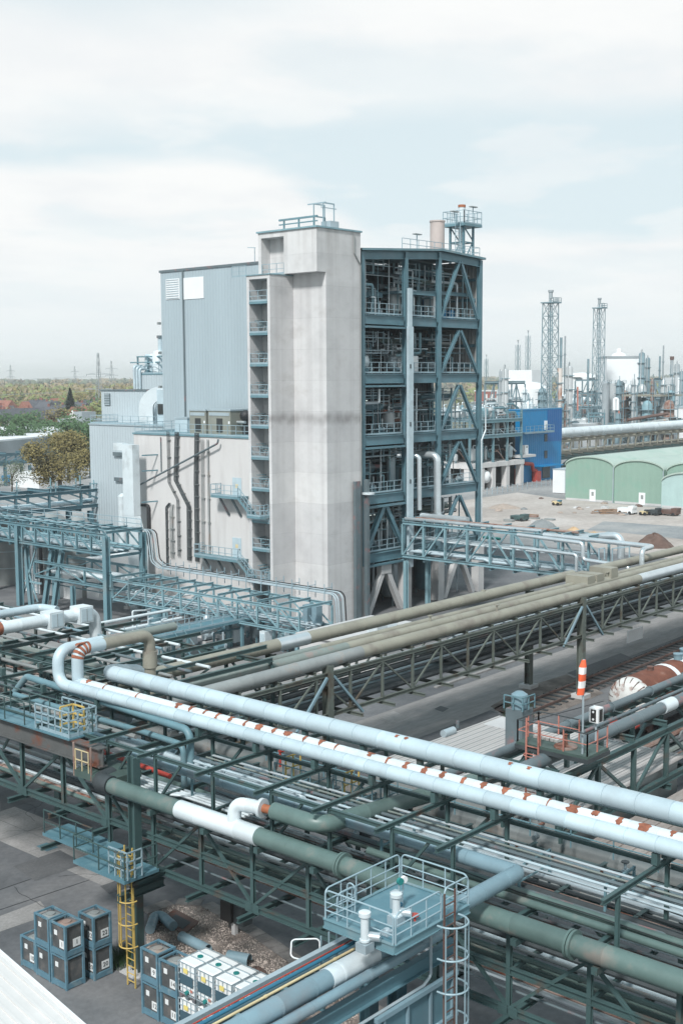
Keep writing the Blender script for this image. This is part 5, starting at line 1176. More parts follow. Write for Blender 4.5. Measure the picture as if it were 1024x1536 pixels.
# low rack in front of the concrete block
rbk=rack('pipe_rack','low open pale blue rack running along the foot of the white building','V',64.1,87.2,67.7,71.5,2.25,4.0,2.25,'pale_steel',posts=[64.3,72,80],w=.16,pw=.3)
rr3=rack('pipe_rack','middle level frame under the tall pale blue rack end','V',yE-.4,99,67.6,71.4,3.2,4.6,3.6,'mid_steel',posts=[93],w=.18,pw=.35,topx=False)
fillpipes('V',64.2,98,68,71.2,2.4,5,['galv','pale_steel','teal_steel','mid_steel'],[.04,.06,.09],'thin pipe along the low rack at the white building','pipes in the low rack',63)
fillpipes('V',88,98,68,71.2,3.5,5,['white_clad','teal_steel','pale_clad'],[.15,.3,.22],'pipe in the frame under the pale blue rack','pipes under the pale blue rack',64)
for i in range(5):
    x=71.7+.14*i; z=4.75+.05*i
    pipe('cable conduit sweeping from the tall rack along the low rack, ending in a hook',[(x,90,8.1),(x,87.0-.15*i,8.1),(x,86.6-.15*i,z+.5),(x,85.6-.2*i,z),(x,63.9-.12*i,z),(x,63.7-.12*i,2.2)],.06,'black_rubber' if i==4 else ('slate_pipe' if i==2 else 'galv'),.6,n=7,group='conduits along the low rack',name='conduit')
t=T('cable_support','row of thin hoops holding the conduits over the low rack','support',(72,75,4)); m=M()
for i in range(12): y=65+i*1.8; m.bar((71.6,y,4.1),(71.6,y,5.5),.05).bar((72.5,y,4.1),(72.5,y,5.5),.05).bar((71.6,y,5.15),(72.5,y,5.15),.05)
m.build('hoops','rail_steel',t)
for i,y in enumerate((64.6,65.6)): S(M().box(70.2,70.9,y,y+.5,2.4,3.9).quad([(70.0,y,2.4),(70.0,y+.6,3.2),(70.1,y+.6,3.2),(70.1,y,2.4)]),'end_panel','blue_pipe','%s blue grey box at the right end of the low rack'%('first','second')[i],'box')
# rack behind, in front of the annex
yC=gz(90,740,9.6).y; xe=gz(188,735,9.6).x
rack('pipe_rack','dark teal pipe rack crossing in front of the grey annex wall','U',xe-42,xe,yC,yC+4,7.9,9.6,4,'teal_steel',posts=[xe-3,xe-16,xe-29],w=.26,pw=.5)
fillpipes('U',xe-42,xe,yC+.3,yC+3.7,8.1,6,['pale_steel','galv','white_clad','blue_pipe'],[.12,.2,.28],'pipe on the dark teal rack before the annex','pipes on the dark teal rack',65)
rck=random.Random(12)
for i in range(14): x=xe-rck.uniform(2,40); S(M().bar((x,yC,9.7),(x,yC,9.7+rck.uniform(.6,1.8)),.1).box(x-.4,x+.4,yC-.1,yC+.1,10.3,10.4),'rack_lamp','pale_steel','thin lamp post on the dark teal rack','lamp','lamp posts on the dark teal rack')
S(M().box(74,92,97.5,99.5,0,4.2).box(72.5,76,100,108,0,2.5),'low_outbuilding','white_paint','low white outbuilding behind the pale blue rack','building')
pc=gx(183,740,78); S(M().lathe((78,pc.y,0),[(.45,0),(.45,pc.z-.3),(.15,pc.z)],18),'white_column_tank','white_clad','slim white round tank left of the white duct','tank')
# process yard between the low rack and the beige bridge
yp=gz(239,956,2.4).y; xp0=gz(239,956,2.4).x; xp1=gz(335,935,2.4).x
t=T('service_platform','blue grey service platform with stairs in the yard under the low rack','platform',(xp0,yp,0))
M().box(xp0-3,xp1+6,yp,yp+2,2.2,2.4).build('deck','blue_deck',t); M().rail([(xp0-3,yp+.05,2.4),(xp1+6,yp+.05,2.4)],1.0,1.2,.025).build('railing','rail_steel',t); M().rail([(xp0-3,yp+1.95,2.4),(xp1+6,yp+1.95,2.4)],1.0,1.2,.025).build('railing','rail_steel',t)
for x in (xp0-2.5,xp0+3,xp1+2,xp1+5.7): M().bar((x,yp+.1,0),(x,yp+.1,2.18),.22).build('post','mid_steel',t); M().bar((x,yp+1.9,0),(x,yp+1.9,2.18),.22).build('post','mid_steel',t)
f=M()
for i in range(9): f.box(xp0+1,xp0+1.9,yp-.3*i-.3,yp-.3*i,2.2-.25*i-.05,2.2-.25*i)
f.bar((xp0+.98,yp,3.2),(xp0+.98,yp-2.7,.95),.05).bar((xp0+1.95,yp,3.2),(xp0+1.95,yp-2.7,.95),.05); f.build('stair_flight','mid_steel',t)
ry_=random.Random(33)
for i in range(80):
    px=ry_.uniform(195,500); py=ry_.uniform(905,985); c=gz(px,py,0)
    if c.y<50 or c.x>75: continue
    k=i%4; mt=ry_.choice(['mid_steel','teal_steel','galv','white_clad','slate_pipe'])
    if k==0: vessel(c.x,c.y,0,ry_.uniform(.3,.6),ry_.uniform(1.5,2.6),mt,'small upright vessel in the process yard under the low rack','vessels in the process yard')
    elif k==1: pipe('bent process pipe in the yard under the low rack',[(c.x,c.y,0),(c.x,c.y,ry_.uniform(1,2.2)),(c.x+ry_.uniform(1,4),c.y,1.5)],ry_.choice((.08,.12)),mt,n=8,group='bent pipes in the process yard')
    elif k==2:
        t=T('pump_set','pump with motor on a plinth in the process yard','pump',c,'pumps in the process yard'); M().box(c.x-.6,c.x+.6,c.y-.3,c.y+.3,0,.3).build('base','pale_concrete',t); M().tube([(c.x-.5,c.y,.65),(c.x+.2,c.y,.65)],.27,12).build('motor',mt,t); M().tube([(c.x+.2,c.y,.65),(c.x+.4,c.y,.65)],.36,12).build('casing','galv',t); M().tube([(c.x+.3,c.y,.8),(c.x+.3,c.y,1.7)],.09,8).build('riser','galv',t)
    else:
        t=T('control_cabinet','steel control cabinet on legs in the process yard','cabinet',c,'cabinets in the process yard'); M().box(c.x-.4,c.x+.4,c.y-.3,c.y+.3,.3,1.9).build('body',mt,t); M().box(c.x-.43,c.x-.404,c.y-.25,c.y+.25,.5,1.7).build('door','pale_clad',t)
        for sx in (-.3,.3): M().bar((c.x+sx,c.y,0),(c.x+sx,c.y,.3),.08).build('leg','mid_steel',t)
S(M().box(66,74.5,55,62.5,0,2.6).box(65.8,74.7,54.8,62.7,2.61,2.8),'flat_hut','pale_concrete','flat roofed concrete hut between the low rack and the beige pipes','hut')
for x,y in ((68,56.5),(71,58)): S(M().box(x,x+1.2,y,y+1,2.81,3.7),'roof_unit','white_clad','white roof unit on the flat concrete hut','roof unit','units on the concrete hut')
for i in range(3): pipe('white horizontal pipe in the yard below the low rack, %s'%('upper','middle','lower')[i],[gz(150+i*14,935+i*14,2.2-.4*i),gz(262+i*10,914+i*13,2.2-.4*i)],.13,'white_clad',n=10)
# ================================================================ TRUSS BRIDGE FROM THE STEEL BUILDING
br=rack('pipe_bridge','pale blue truss bridge leaving the steel building above the yard','V',51.2,71.0,89.2,92.6,5.25,8.4,2.45,'pale_steel',posts=[70.6],w=.2,pw=.35,cat='pipe bridge',mids=())
fillpipes('V',52,70.8,89.6,92.2,5.4,7,['galv','white_clad','pale_steel','mid_steel','pale_clad'],[.08,.13,.18],'pipe on the floor of the pale blue truss bridge','pipes in the truss bridge',71)
fillpipes('V',52,70.8,89.6,92.2,6.8,5,['galv','white_clad','beige_pipe','pale_steel'],[.06,.1,.14],'pipe half way up inside the pale blue truss bridge','middle pipes in the truss bridge',72)
pipe('silver pipe lying on top of the truss bridge, near side',[(89.6,71,8.75),(89.6,56,8.75)],.16,'silver_clad'); pipe('rust toned pipe lying on top of the truss bridge, middle',[(90.6,70.5,8.75),(90.6,53,8.75)],.12,'rusty_pipe'); pipe('short thick silver pipe on top of the truss bridge beside the downcomer',[(91.3,70.4,8.9),(91.3,65,8.9)],.28,'silver_clad')
pipe('bright green thin pipe inside the truss bridge',[(90.2,62.5,7.6),(90.2,60.7,7.6)],.13,'valve_green')
G=lambda x,y,xx=89.:gx(600+x/2.415,740+y/2.415,xx)
def loop(label,pts,r,mt='silver_clad',xx=88.): pipe(label,[G(*p,xx) for p in pts],r,mt,r*2,n=12)
loop('silver pipe stepping down from the truss bridge to the beige pipes',[(425,150),(660,180),(662,240),(828,266),(828,300)],.17); loop('silver pipe ending in a bend above the beige pipes',[(400,193),(638,222),(638,282)],.14,xx=87.5)
a,b_,c_=G(520,150,88.5),G(915,193,88.5),G(880,290,88.5); pipe('long silver pipe bridging over to the nearest beige pipe',[a,b_,Vector((b_.x-2.2,b_.y-.2,b_.z)),Vector((b_.x-2.2,b_.y-.2,7.3))],.2,'silver_clad',.4)
loop('thick silver elbow pipe behind the loops at the beige bridge',[(560,165),(800,152),(800,235)],.32,xx=91)
t=T('loop_support','thin steel goal frame holding the silver loops','frame',G(768,285,88)); m=M()
for q0,q1 in (((768,285),(768,200)),((768,200),(830,193)),((830,193),(830,285)),((720,240),(720,200)),((720,200),(740,198)),((740,198),(740,240))): m.bar(G(*q0,88),G(*q1,88),.09)
m.build('frame','rail_steel',t)
# ================================================================ BEIGE PIPE BRIDGE
bb=rack('pipe_bridge','olive truss bridge carrying the long beige pipes across the road','U',37.5,113,42,46.2,4.3,6.5,2.7,'olive_steel',posts=[46.5,72.4,98.3],w=.145,pw=.42,cat='pipe bridge',ext=.9,diag='W',pz=7.3,base='pale_concrete')
for xq in (46.5,72.4,98.3):
    for s_ in (-1,1): M().bar((xq+s_*.25,41.82,6.4),(xq+s_*2.6,41.82,4.0),.13,.13).build('blue_brace','blue_pipe',bb)
def seg(label,y,z,r,parts,name='pipe'):
    t=T(name,label,'pipe',(parts[0][0],y,z))
    for x0,x1,mt,k in parts: M().tube([(x0,y,z),(x1,y,z)],r*k,16,0,seam=3.0 if mt!='silver_clad' else 0,sh=1.025,sw=.1).build('pipe_run' if k==1 else 'sleeve',mt,t)
xs_=xat(957,42.35,7.15)
seg('nearest long beige pipe on the olive bridge, silver at its far end',42.35,7.12,.34,[(36,xat(540,42.35,7.1),'grey_pipe',1),(xat(540,42.35,7.1),xs_,'beige_pipe',1),(xs_,xs_+9,'silver_clad',1.03),(xs_+9,113,'beige_pipe',1)])
seg('second long beige pipe on the olive bridge, greenish at its near end',43.45,7.2,.3,[(36,xat(520,43.4,7.3),'greygreen_pipe',1),(xat(520,43.4,7.3),113,'beige_pipe',1)])
seg('thinnest of the long beige pipes on the olive bridge',44.45,7.2,.2,[(36,xat(480,44.4,7.3),'greygreen_pipe',1),(xat(480,44.4,7.3),113,'beige_pipe',1)])
x1,x2=xat(415,46,7.5),xat(460,46,7.5); x3=xat(858,46,7.5)
seg('farthest long beige pipe on the olive bridge with a silver sleeve',46,7.45,.36,[(34,x1,'beige_pipe',1),(x1,x2,'silver_clad',1.04),(x2,x3,'beige_pipe',1)]); 
seg('beige pipe continuing the farthest run beyond the silver loops',46.0,7.4,.33,[(x3+3,113,'beige_pipe',1)])
for i,(px,y) in enumerate(((745,42.35),(645,43.45),(725,46),(910,43.45),(880,44.45))):
    x=xat(px,y,7.6); S(M().tube([(x,y,7.35),(x,y,7.8)],.06,8).box(x-.12,x+.12,y-.12,y+.12,7.8,7.86),'vent_stub','beige_pipe','small vent stub standing on the %s beige pipe'%('nearest','second','farthest','second, further right','thinnest')[i],'vent')
for i,px in enumerate((868,882,903)): x=xat(px,44.2,7.6); S(M().box(x-.5,x+.5,43.2,45,7.2,7.9+.2*(i==2)),'anchor_block','beige_pipe','%s beige clamp block over the beige pipes'%('left','middle','right')[i],'clamp')
for tz,cnt,sd in ((4.4,9,81),(5.2,9,82),(6.0,5,83)): fillpipes('U',37,113,42.5,45.8,tz,cnt,['slate_pipe','blue_pipe','grey_pipe','dark_metal','greygreen_pipe','pale_clad'],[.05,.08,.12,.15,.2],'pipe inside the olive bridge on the %s tier'%{4.4:'lowest',5.2:'middle',6.0:'top'}[tz],'pipes inside the olive bridge, %s tier'%{4.4:'lowest',5.2:'middle',6.0:'top'}[tz],sd)
M().box(58,112,42.4,45.9,5.05,5.1).build('floor','dark_metal',bb)
q=gy(968,928,46.3); S(M().box(q.x-1.3,q.x+1.3,47.2,47.26,.3,1.3),'white_board','white_paint','small white board standing below the olive bridge','board')
# ================================================================ THREE PALE PIPES
xA,xB_,xC,zP=30.28,30.88,32.9,9.05
yA=yat(88,xA,zP); t=T('insulated_pipe','front pale blue pipe with a loop at its far end','pipe',(xA,20,zP)); zt=zP+1.45
xe=xat(185,yA,zt)
M().tube([(xA,4,zP),(xA,yA,zP),(xA,yA,zt),(xe-1.2,yA,zt)],.245,20,.55,seam=.95,sh=.93,sw=.03).build('cladding','pale_clad',t); M().tube([(xe-1.2,yA,zt),(xe+3,yA,zt)],.2,14).build('bare_end','greygreen_pipe',t)
yB=yat(117,xB_,zP); t=T('insulated_pipe','middle white pipe with rust patches, partly behind the front pipe','pipe',(xB_,20,zP))
xe=xat(224,yB,zt)
M().tube([(xB_,4,zP),(xB_,yB-.4,zP)],.24,20,.5,seam=.9,sh=.94,sw=.03).build('cladding','white_clad',t); M().tube([(xB_,yB-.4,zP),(xB_,yB,zP),(xB_,yB,zt),(xe-2.6,yB,zt)],.255,20,.5,seam=.9,sh=1.03,sw=.05).build('riser_cladding','pale_clad',t)
M().tube([(xe-2.6,yB,zt),(xe,yB,zt),(xe,yB,6.5)],.26,18,.45).build('bare_elbow','beige_pipe',t); M().tube([(xe,yB,zt-.75),(xe,yB,zt-1.5)],.33,18).build('collar','beige_pipe',t)
def rust(x,y,z,r,ln,ang,par,rg,a0=0):
    m=M(); n=20;k=8
    for i in range(k+1):
        u=i/k*2-1
        for j in range(n+1):
            v=j/n*2-1; e=math.sqrt(max(0,1-v*v*.8))*(1+.3*math.sin(4*v+y*9)+.2*math.sin(11*v+y*5)+rg.uniform(-.06,.06)); e*=(1 if v<.3 else 1+.5*(v-.3)); yy=y+u*ln*e; a=a0+v*ang*(1+.06*math.sin(5*u+y)); rr=r*1.022+.004; m.v.append((x+rr*math.sin(a),yy,z+rr*math.cos(a)))
    for i in range(k):
        for j in range(n): m.f.append((i*(n+1)+j,i*(n+1)+j+1,(i+1)*(n+1)+j+1,(i+1)*(n+1)+j))
    return m.build('rust_patch','rust_patch',par)
rg_=random.Random(8)
for px in (135,160,209,270,289,310,329,349,371,392,414,434,460,484,507,557,584,612,640,667,698,728,760,792,825,862,895,932,969,1011): rust(xB_,yat(px,xB_,zP+.24),zP,.24,rg_.uniform(.085,.125)*(1.5 if px in(270,434,557,862) else 1)*(.45 if px in (160,209,507,698,825) else 1)*rg_.uniform(.6,1.35),rg_.uniform(.8,1.4),t,rg_,rg_.uniform(-.3,.15))
m=M()
for k in range(5):
    a0=math.pi*(.93-.1*k); m.tube([(xB_+.5+.5*math.cos(a0-.05*q),yB,zt-.5+.5*math.sin(a0-.05*q)) for q in range(5)],.268,18)
m.build('rust_wrap','rust_patch',t)
for px0,px1 in ((112,122),): 
    for q in range(3): rust(xB_+.12+.13*q,yB-.02,zt-.02,.27,.1,.7,t,rg_,-.1)
t=T('insulated_pipe','thickest pale blue pipe, farthest back of the three','pipe',(xC,20,zP)); yC_=yat(160,xC,zP)
M().tube([(xC,4,zP),(xC,yC_,zP),(xC+2.5,yC_+.8,zP-.6),(xC+4,yC_+1,zP-3.4)],.345,24,.8,seam=1.1,sh=.94,sw=.035).build('cladding','pale_clad',t)
for px in (598,612,768,796): rust(xC,yat(px,xC,zP+.34),zP,.345,.07,.22,t,rg_,-.35)
# white pipes at the left edge
yW=gz(60,932,9.05).y; xW=xat(141,yW,9.05)-.4
t=T('insulated_pipe','white pipe with two square valve boxes at the left edge','pipe',(xW,yW,9)); M().tube([(16,yW,9.05),(xW+.4,yW,9.05),(xW+.4,yW-.2,6.4)],.34,22,.6,seam=1.2,sh=1.02,sw=.05).build('cladding','white_clad',t)
for px in (80,124): x=xat(px,yW,9.05); d=M().box(x-.55,x+.35,yW-.5,yW+.42,8.6,9.5).build('valve_box','white_clad',t); M().box(x-.45,x+.25,yW-.53,yW-.503,8.7,9.4).build('box_door','pale_clad',d); M().box(x-.11,x-.09,yW-.545,yW-.532,8.7,9.4).build('door_gap','grey_pipe',d)
x=gz(1,943,9.05).x; M().tube([(x-.5,yW,9.05),(x,yW,9.05)],.36,22).build('rust_end','rust_patch',t)
yW2=gz(20,923,9.05).y; pipe('thinner pale pipe behind the white pipe with valve boxes',[(16,yW2+.8,9.05),(gz(62,912,9.05).x,yW2+.8,9.05),(gz(75,912,9.05).x,yW2-.4,9.0)],.24,'pale_clad',.4,n=16,seam=1)
# ================================================================ NEAR PIPE RACK
GS='green_steel'
YL=36.6
nr=rack('pipe_rack','large dark green pipe rack filling the foreground, deeper right section','V',8,YL,28,33.5,3.95,6.35,2.55,GS,posts=[15.2],w=.155,pw=.46,ext=.75,mids=(5.15,),diag='W',gusset=True)
nl=rack('pipe_rack','rust stained left section of the foreground pipe rack with a walkway','V',YL+.1,62,28,35.2,5.05,7.35,2.8,GS,posts=[50,],w=.17,pw=.4,ext=.75,diag='W',gusset=True)
rack('pipe_rack','dark green rear rack section behind the walkway, left of the pipe loops','V',43,74,36.6,43.4,5.0,7.5,3.4,GS,posts=[46,60],w=.17,pw=.32,diag='W',ext=.5)
fillpipes('V',43,74,37,43,5.2,8,['slate_pipe','grey_pipe','greygreen_pipe','white_clad','rusty_pipe'],[.08,.12,.2],'pipe in the rear rack behind the walkway','pipes in the rear rack',96)
fillpipes('V',44,74,37,43,7.7,5,['slate_pipe','blue_pipe','white_clad','grey_pipe'],[.08,.15],'pipe on top of the rear rack behind the walkway','top pipes of the rear rack',97)
for i in range(5):
    y=45+i*2.6; S(M().ibar((34.5,y,7.83),(45,y,7.83),.14,.2,.02),'crossbeam_girder',GS,'dark crossbeam over the rear rack behind the walkway','beam','crossbeams over the rear rack')
for i in range(5):
    x=29.3+i*.8; pts=[Vector((x,6+j*2.6,6.95+.05*math.sin(j*1.3+i)-.08*(j%2))) for j in range(11)]; S(M().tube(pts,.016,5),'cable','black_rubber','thin black cable sagging along the foreground rack','cable','black cables in the foreground rack')
for i,y in enumerate((33.2,29.4,26.6,24.1,19.2,16.6,13.4)):
    t=T('pipe_hanger','slim teal goalpost frame holding small pipes inside the foreground rack','support',(29,y,6.4),'goalpost frames in the foreground rack'); x1=29.2+.5*(i%3); x2=x1+1.7; m=M()
    m.bar((x1,y,6.4),(x1,y,7.5),.07).bar((x2,y,6.4),(x2,y,7.5),.07).bar((x1,y,7.45),(x2,y,7.45),.07).bar((x1,y,7.0),(x2,y,7.0),.05); m.build('frame_bars','mid_steel',t)
for i in range(5): pipe('slim pipe carried on the goalpost frames of the foreground rack',[(29.7+.32*i,34,7.54),(29.7+.32*i,12.6-(i%2)*3,7.54)],.035+.012*(i%3),('galv','pale_clad','slate_pipe','greygreen_pipe','silver_clad')[i],n=8,group='slim pipes on the goalpost frames')
m=M(); m.rail([(33.9,34,6.6),(33.9,9,6.6)],.9,1.6,.018,2,False); S(m,'rack_railing','mid_steel','long slim handrail along the back edge of the foreground rack','railing')
# walkway girder
wg=T('walkway_girder','rust stained walkway girder with blue deck along the left section','walkway',(28,45,7.2)); M().ibar((27.62,YL-.2,7.75),(27.62,62,7.75),.4,.75,.05).build('girder','rust_steel',wg); M().box(27.3,28.5,YL+1.5,62,8.14,8.2).build('deck','blue_deck',wg)
M().rail([(28.5,62,8.2),(28.5,YL+1.6,8.2)],.9,1.4,.02,kick=False).build('railing','green_steel',wg); M().rail([(27.35,62,8.2),(27.35,YL+4.5,8.2)],.9,1.4,.02,kick=False).build('railing','green_steel',wg)
yc1=yat(97,28,8.5); t=T('ladder_cage','pale railing cage with yellow hoops on the walkway','railing',(28,yc1,8.2)); M().rail([(27.4,yc1+1.1,8.2),(27.4,yc1-1.1,8.2),(28.7,yc1-1.1,8.2),(28.7,yc1+1.1,8.2)],1.0,.45,.024,3).build('railing','rail_steel',t)
M().rail([(27.6,yc1-.3,8.2),(28.2,yc1-.3,8.2),(28.2,yc1-1.0,8.2)],1.05,.5,.028,3,False).build('yellow_hoops','yellow_paint',t)
yc2=yat(148,27.6,7.5); t=T('small_platform','small green platform with a salmon and yellow gate at the girder end','platform',(27.6,yc2,7)); M().box(27.0,28.6,yc2-1.3,yc2+.8,7.0,7.25).build('deck','green_deck',t); M().rail([(27.05,yc2+.7,7.25),(27.05,yc2-.1,7.25)],.8,.5,.016,2,False).build('gate','pale_yellow',t); M().bar((27.02,yc2-.3,7.0),(27.02,yc2-.3,8.3),.05).bar((27.02,yc2+.75,7.0),(27.02,yc2+.75,8.3),.05).build('posts','rusty_pipe',t)
# upper frame: crossbeams under the pale pipes
uf=T('upper_frame','dark green upper frame of crossbeams carrying the three pale pipes','frame',(31,25,7.9))
CB=[58,53.5,48,44,40.2,36.8,34.0,30.9,28.0,25.4,22.8,20.5,15.1,11.3,7.6]
for y in CB:
    M().ibar((27.3,y,8.35),(34.4,y,8.35),.12,.15,.02).build('crossbeam',GS,uf)
    for x in (28.15,31.0,34.2): M().ibar((x,y,6.5 if y<YL else 7.5),(x,y,8.26),.11,.11,.018,up=(1,0,0)).build('post',GS,uf)
    for x,r in ((xA,.245),(xB_,.24),(xC,.345)): M().box(x-.1,x+.1,y-.09,y+.09,8.46,zP-r-.006).build('pipe_shoe',GS,uf)
for x in (28.1,31.0,34.2):
    for i in range(len(CB)-1):
        if x>28.5 or CB[i+1]>19: M().ibar((x,CB[i]-.1,8.2),(x,CB[i+1]+.1,8.2),.1,.13,.02).build('long_beam',GS,uf)
for i in (3,5,6,8,10): y=CB[i]; M().bar((28.15,y-.1,6.5),(28.15,y-1.4,8.1),.09).build('brace',GS,uf); M().bar((31.0,y-.1,6.5),(31.0,y-1.6,8.1),.1).build('brace',GS,uf)
# thick green pipe with sleeve
zg=7.0; xg=27.2; ys=yat(168,xg,zg); y1,y2=yat(270,xg,zg),yat(388,xg,zg)
t=T('green_pipe','thick dark green pipe along the front of the rack with a white sleeve','pipe',(xg,20,zg))
M().tube([(xg,ys,zg),(xg,y1,zg)],.3,22,0,seam=2.2,sh=1.02).build('pipe_run','green_pipe',t); M().tube([(xg,y1+.02,zg),(xg,y2-.02,zg)],.325,22,0,seam=1.6,sh=1.02).build('sleeve','white_clad',t); M().tube([(xg,y2,zg),(xg,5,zg)],.3,22,0,seam=2.6,sh=1.02).build('pipe_run','green_pipe',t)
for y in (24.0,15.9,10.6): M().tube([(xg,y-.09,zg),(xg,y-.015,zg)],.4,24).tube([(xg,y+.015,zg),(xg,y+.09,zg)],.4,24).build('flange','green_pipe',t)
M().tube([(xg,ys+.02,zg),(xg,ys+.75,zg),(xg+.7,ys+.9,zg)],.36,20,.3).build('end_bend','dark_metal',t)
for y in (33,30.2,27.6,25.1,22.5,17.6,15.1,12.5,10): M().box(xg-.25,28.1,y-.09,y+.09,zg-.5,zg-.31).build('bracket',GS,t)
yt=yat(350,xg,zg+.2); t=T('branch_pipe','white elbow branch with a copper neck on the sleeve','pipe',(xg,yt,zg)); M().tube([(xg+.02,yt,zg+.2),(xg+.1,yt,zg+.82),(xg+.35,yt-.95,zg+.82)],.235,20,.45,seam=.3,sh=1.02,sw=.03).build('elbow','white_clad',t)
e=Vector((xg+.35,yt-.95,zg+.82)); M().tube([e,e+Vector((.02,-.12,0))],.33,20).build('insulation_end','white_clad',t); M().tube([e+Vector((.02,-.12,0)),e+Vector((.08,-.55,0))],.15,16).build('neck','copper',t)
y3=25.3; e2=e+Vector((.08,-.55,0))
pipe('dark green pipe turning away from the copper neck under the pale pipes',[e2,(e2.x,y3,e2.z),(37.5,y3,7.0),(39.2,26.1,6.35)],.29,'green_pipe',.6,n=20,seam=2.4,sh=1.03)
pipe('thick dark slate pipe with pinkish smears along the right rack',[(39.2,26.1,6.35),(40.5,26.8,5.85),(82,26.8,5.85)],.29,'slate_pipe',.6,n=20,seam=2.4,sh=1.03)
# named pipes of the rack
pipe('very thick grey pipe low at the back of the foreground rack',[(35.0,yat(297,35.0,6),6),(35.0,4,6)],.37,'big_grey',n=22,seam=1.7,sh=1.02)
pipe('thick grey pipe stub continuing the back pipe to the left',[(35.0,60,6),(35.0,yat(262,35.0,6),6)],.28,'big_grey',n=16,seam=1.7)
yU=gz(640,1385,7.75).y; xU=xat(776,yU,7.75); zV=7.0-(xU-30.22)/2.02; yV=yat(728,xU,zV)
pipe('blue grey pipe with a raised bend that leads to the valve platform',[(xU,36,zV),(xU,yV,zV),(xU,yV-.9,7.75),(xU,yU,7.75),(25,yU,7.75)],.235,'blue_pipe',.42,n=20,seam=1.1,sh=.95,sw=.03)
a=gz(40,1015,8.7); b_=gz(285,1096,8.7); pipe('long teal pipe above the left section, dropping down at its right end',[a+Vector((-.1,.8,-.8)),a,(b_.x,b_.y,8.7),(b_.x,b_.y,6.2)],.15,'mid_steel',.4,n=14)
a=gz(215,1098,7.9); b_=gz(275,1118,7.9); pipe('shorter teal pipe bending down beside the long teal pipe',[a+Vector((0,9,0)),a,b_,(b_.x,b_.y,6.2)],.12,'mid_steel',.35,n=12)
pipe('bright red pipe between the dark beams of the rack',[gz(125,1117,6.6),gz(212,1149,6.6),gz(255,1165,6.6)],.1,'red_paint',n=10)
pipe('rust blotched pink pipe at the bottom of the left section',[(28.75,62,5.25),(28.75,34.6,5.25)],.14,'rusty_pipe',n=12,flange=3.1)
pipe('white lagged pipe low in the left section of the rack',[(29.2,46,5.2),(29.2,36.5,5.2)],.13,'white_clad',n=12)
for i,(x,z,mt,r,lb) in enumerate(((29.0,6.8,'green_pipe',.12,'nearer of two slim green pipes right of the valve platform'),(29.5,6.8,'green_pipe',.12,'farther of two slim green pipes right of the valve platform'),(31.3,6.6,'silver_clad',.1,'shiny silver pipe right of the raised bend, nearer one'),(31.7,6.6,'silver_clad',.12,'shiny silver pipe right of the raised bend, farther one'),(32.7,6.6,'white_clad',.11,'white pipe with small rust spots at the right of the rack'))):
    tp=pipe(lb,[(x,24.5 if i<2 else 34,z),(x,4,z)],r,mt,n=12,seam=2.5)
    if i==4:
        for k in range(9): rust(x,21.5-k*1.7+rg_.uniform(-.3,.3),z,r,.07,.7,tp,rg_,-.2)
pipe('pale lagged pipe ending in a drop in the middle of the rack',[(31.0,42,7.0),(31.0,29.4,7.0),(31.0,28.9,6.5)],.14,'pale_clad',.25,n=14,seam=1)
pipe('bluish pipe running beside the pale lagged pipe',[(31.6,46,6.9),(31.6,30.5,6.9),(31.6,30.1,6.4)],.12,'blue_pipe',.25,n=12)
for i in range(6):
    x=28.5+.2*i; pipe('striped white thin pipe with a jog near the red pipe',[(x,40,6.55),(x,34.6-.25*i,6.55),(x+.5,33.6-.25*i,6.55),(x+.5,30.2,6.55)],.05,'white_clad',.1,n=7,group='jogged white pipes near the red pipe')
for z,y0_,y1_,cnt,sd,tn in ((4.2,5,YL-.5,15,91,'lowest'),(5.2,5,61,11,92,'middle'),(6.5,5,33,9,93,'upper')):
    fillpipes('V',y0_,y1_,29.4 if z==6.5 else 28.4,32.5 if z>6 else 33.2,z,cnt,['galv','grey_pipe','slate_pipe','rusty_pipe','greygreen_pipe','dark_metal','pale_clad','silver_clad','green_pipe','slate_pipe'],[.04,.05,.06,.09,.12],'pipe in the crowded %s tier of the foreground rack'%tn,'pipes in the %s tier of the foreground rack'%tn,sd)
fillpipes('V',38,61,28.6,34.9,7.5,5,['slate_pipe','blue_pipe','greygreen_pipe','grey_pipe'],[.1,.14,.2],'pipe on the top tier of the left rack section','pipes on the left top tier',94)
m=M()
for i in range(4): x=31.95+.22*i; m.bar((x,5,6.62),(x,33,6.62),.08,.05)
S(m,'cable_tray','grey_pipe','long cable tray of grey strips along the back of the foreground rack','cable tray')
# small valves and lamp bits standing in the rack
for i in range(16):
    y=rg_.uniform(11,46); x=rg_.uniform(29,34.6); z=6.75
    t=T('valve','small hand valve standing in the foreground rack','valve',(x,y,z),'hand valves in the foreground rack'); M().tube([(x,y,z-.2),(x,y,z+.25)],.05,8).build('stem','galv',t); M().tube([(x-.12,y,z-.05),(x+.12,y,z-.05)],.09,10).build('body',rg_.choice(['galv','slate_pipe']),t); M().tube([(x,y,z+.25),(x,y,z+.28)],.13,12).build('handwheel',rg_.choice(['slate_pipe','dark_metal','galv']),t)
for i,px in enumerate((455,545)):
    y=yat(px,31.8,7); t=T('access_platform','%s small railed access platform with yellow gate inside the rack'%('left','right')[i],'platform',(31.8,y,6.6)); M().box(31.2,32.6,y-.9,y+.9,6.9,7.0).build('deck','green_deck',t); M().rail([(31.2,y+.9,7),(31.2,y-.9,7),(32.6,y-.9,7)],.85,.5,.018,2,False).build('railing','mid_steel',t); M().rail([(32.6,y+.9,7),(31.8,y+.9,7)],.9,.4,.025,2,False).build('gate','yellow_paint',t)
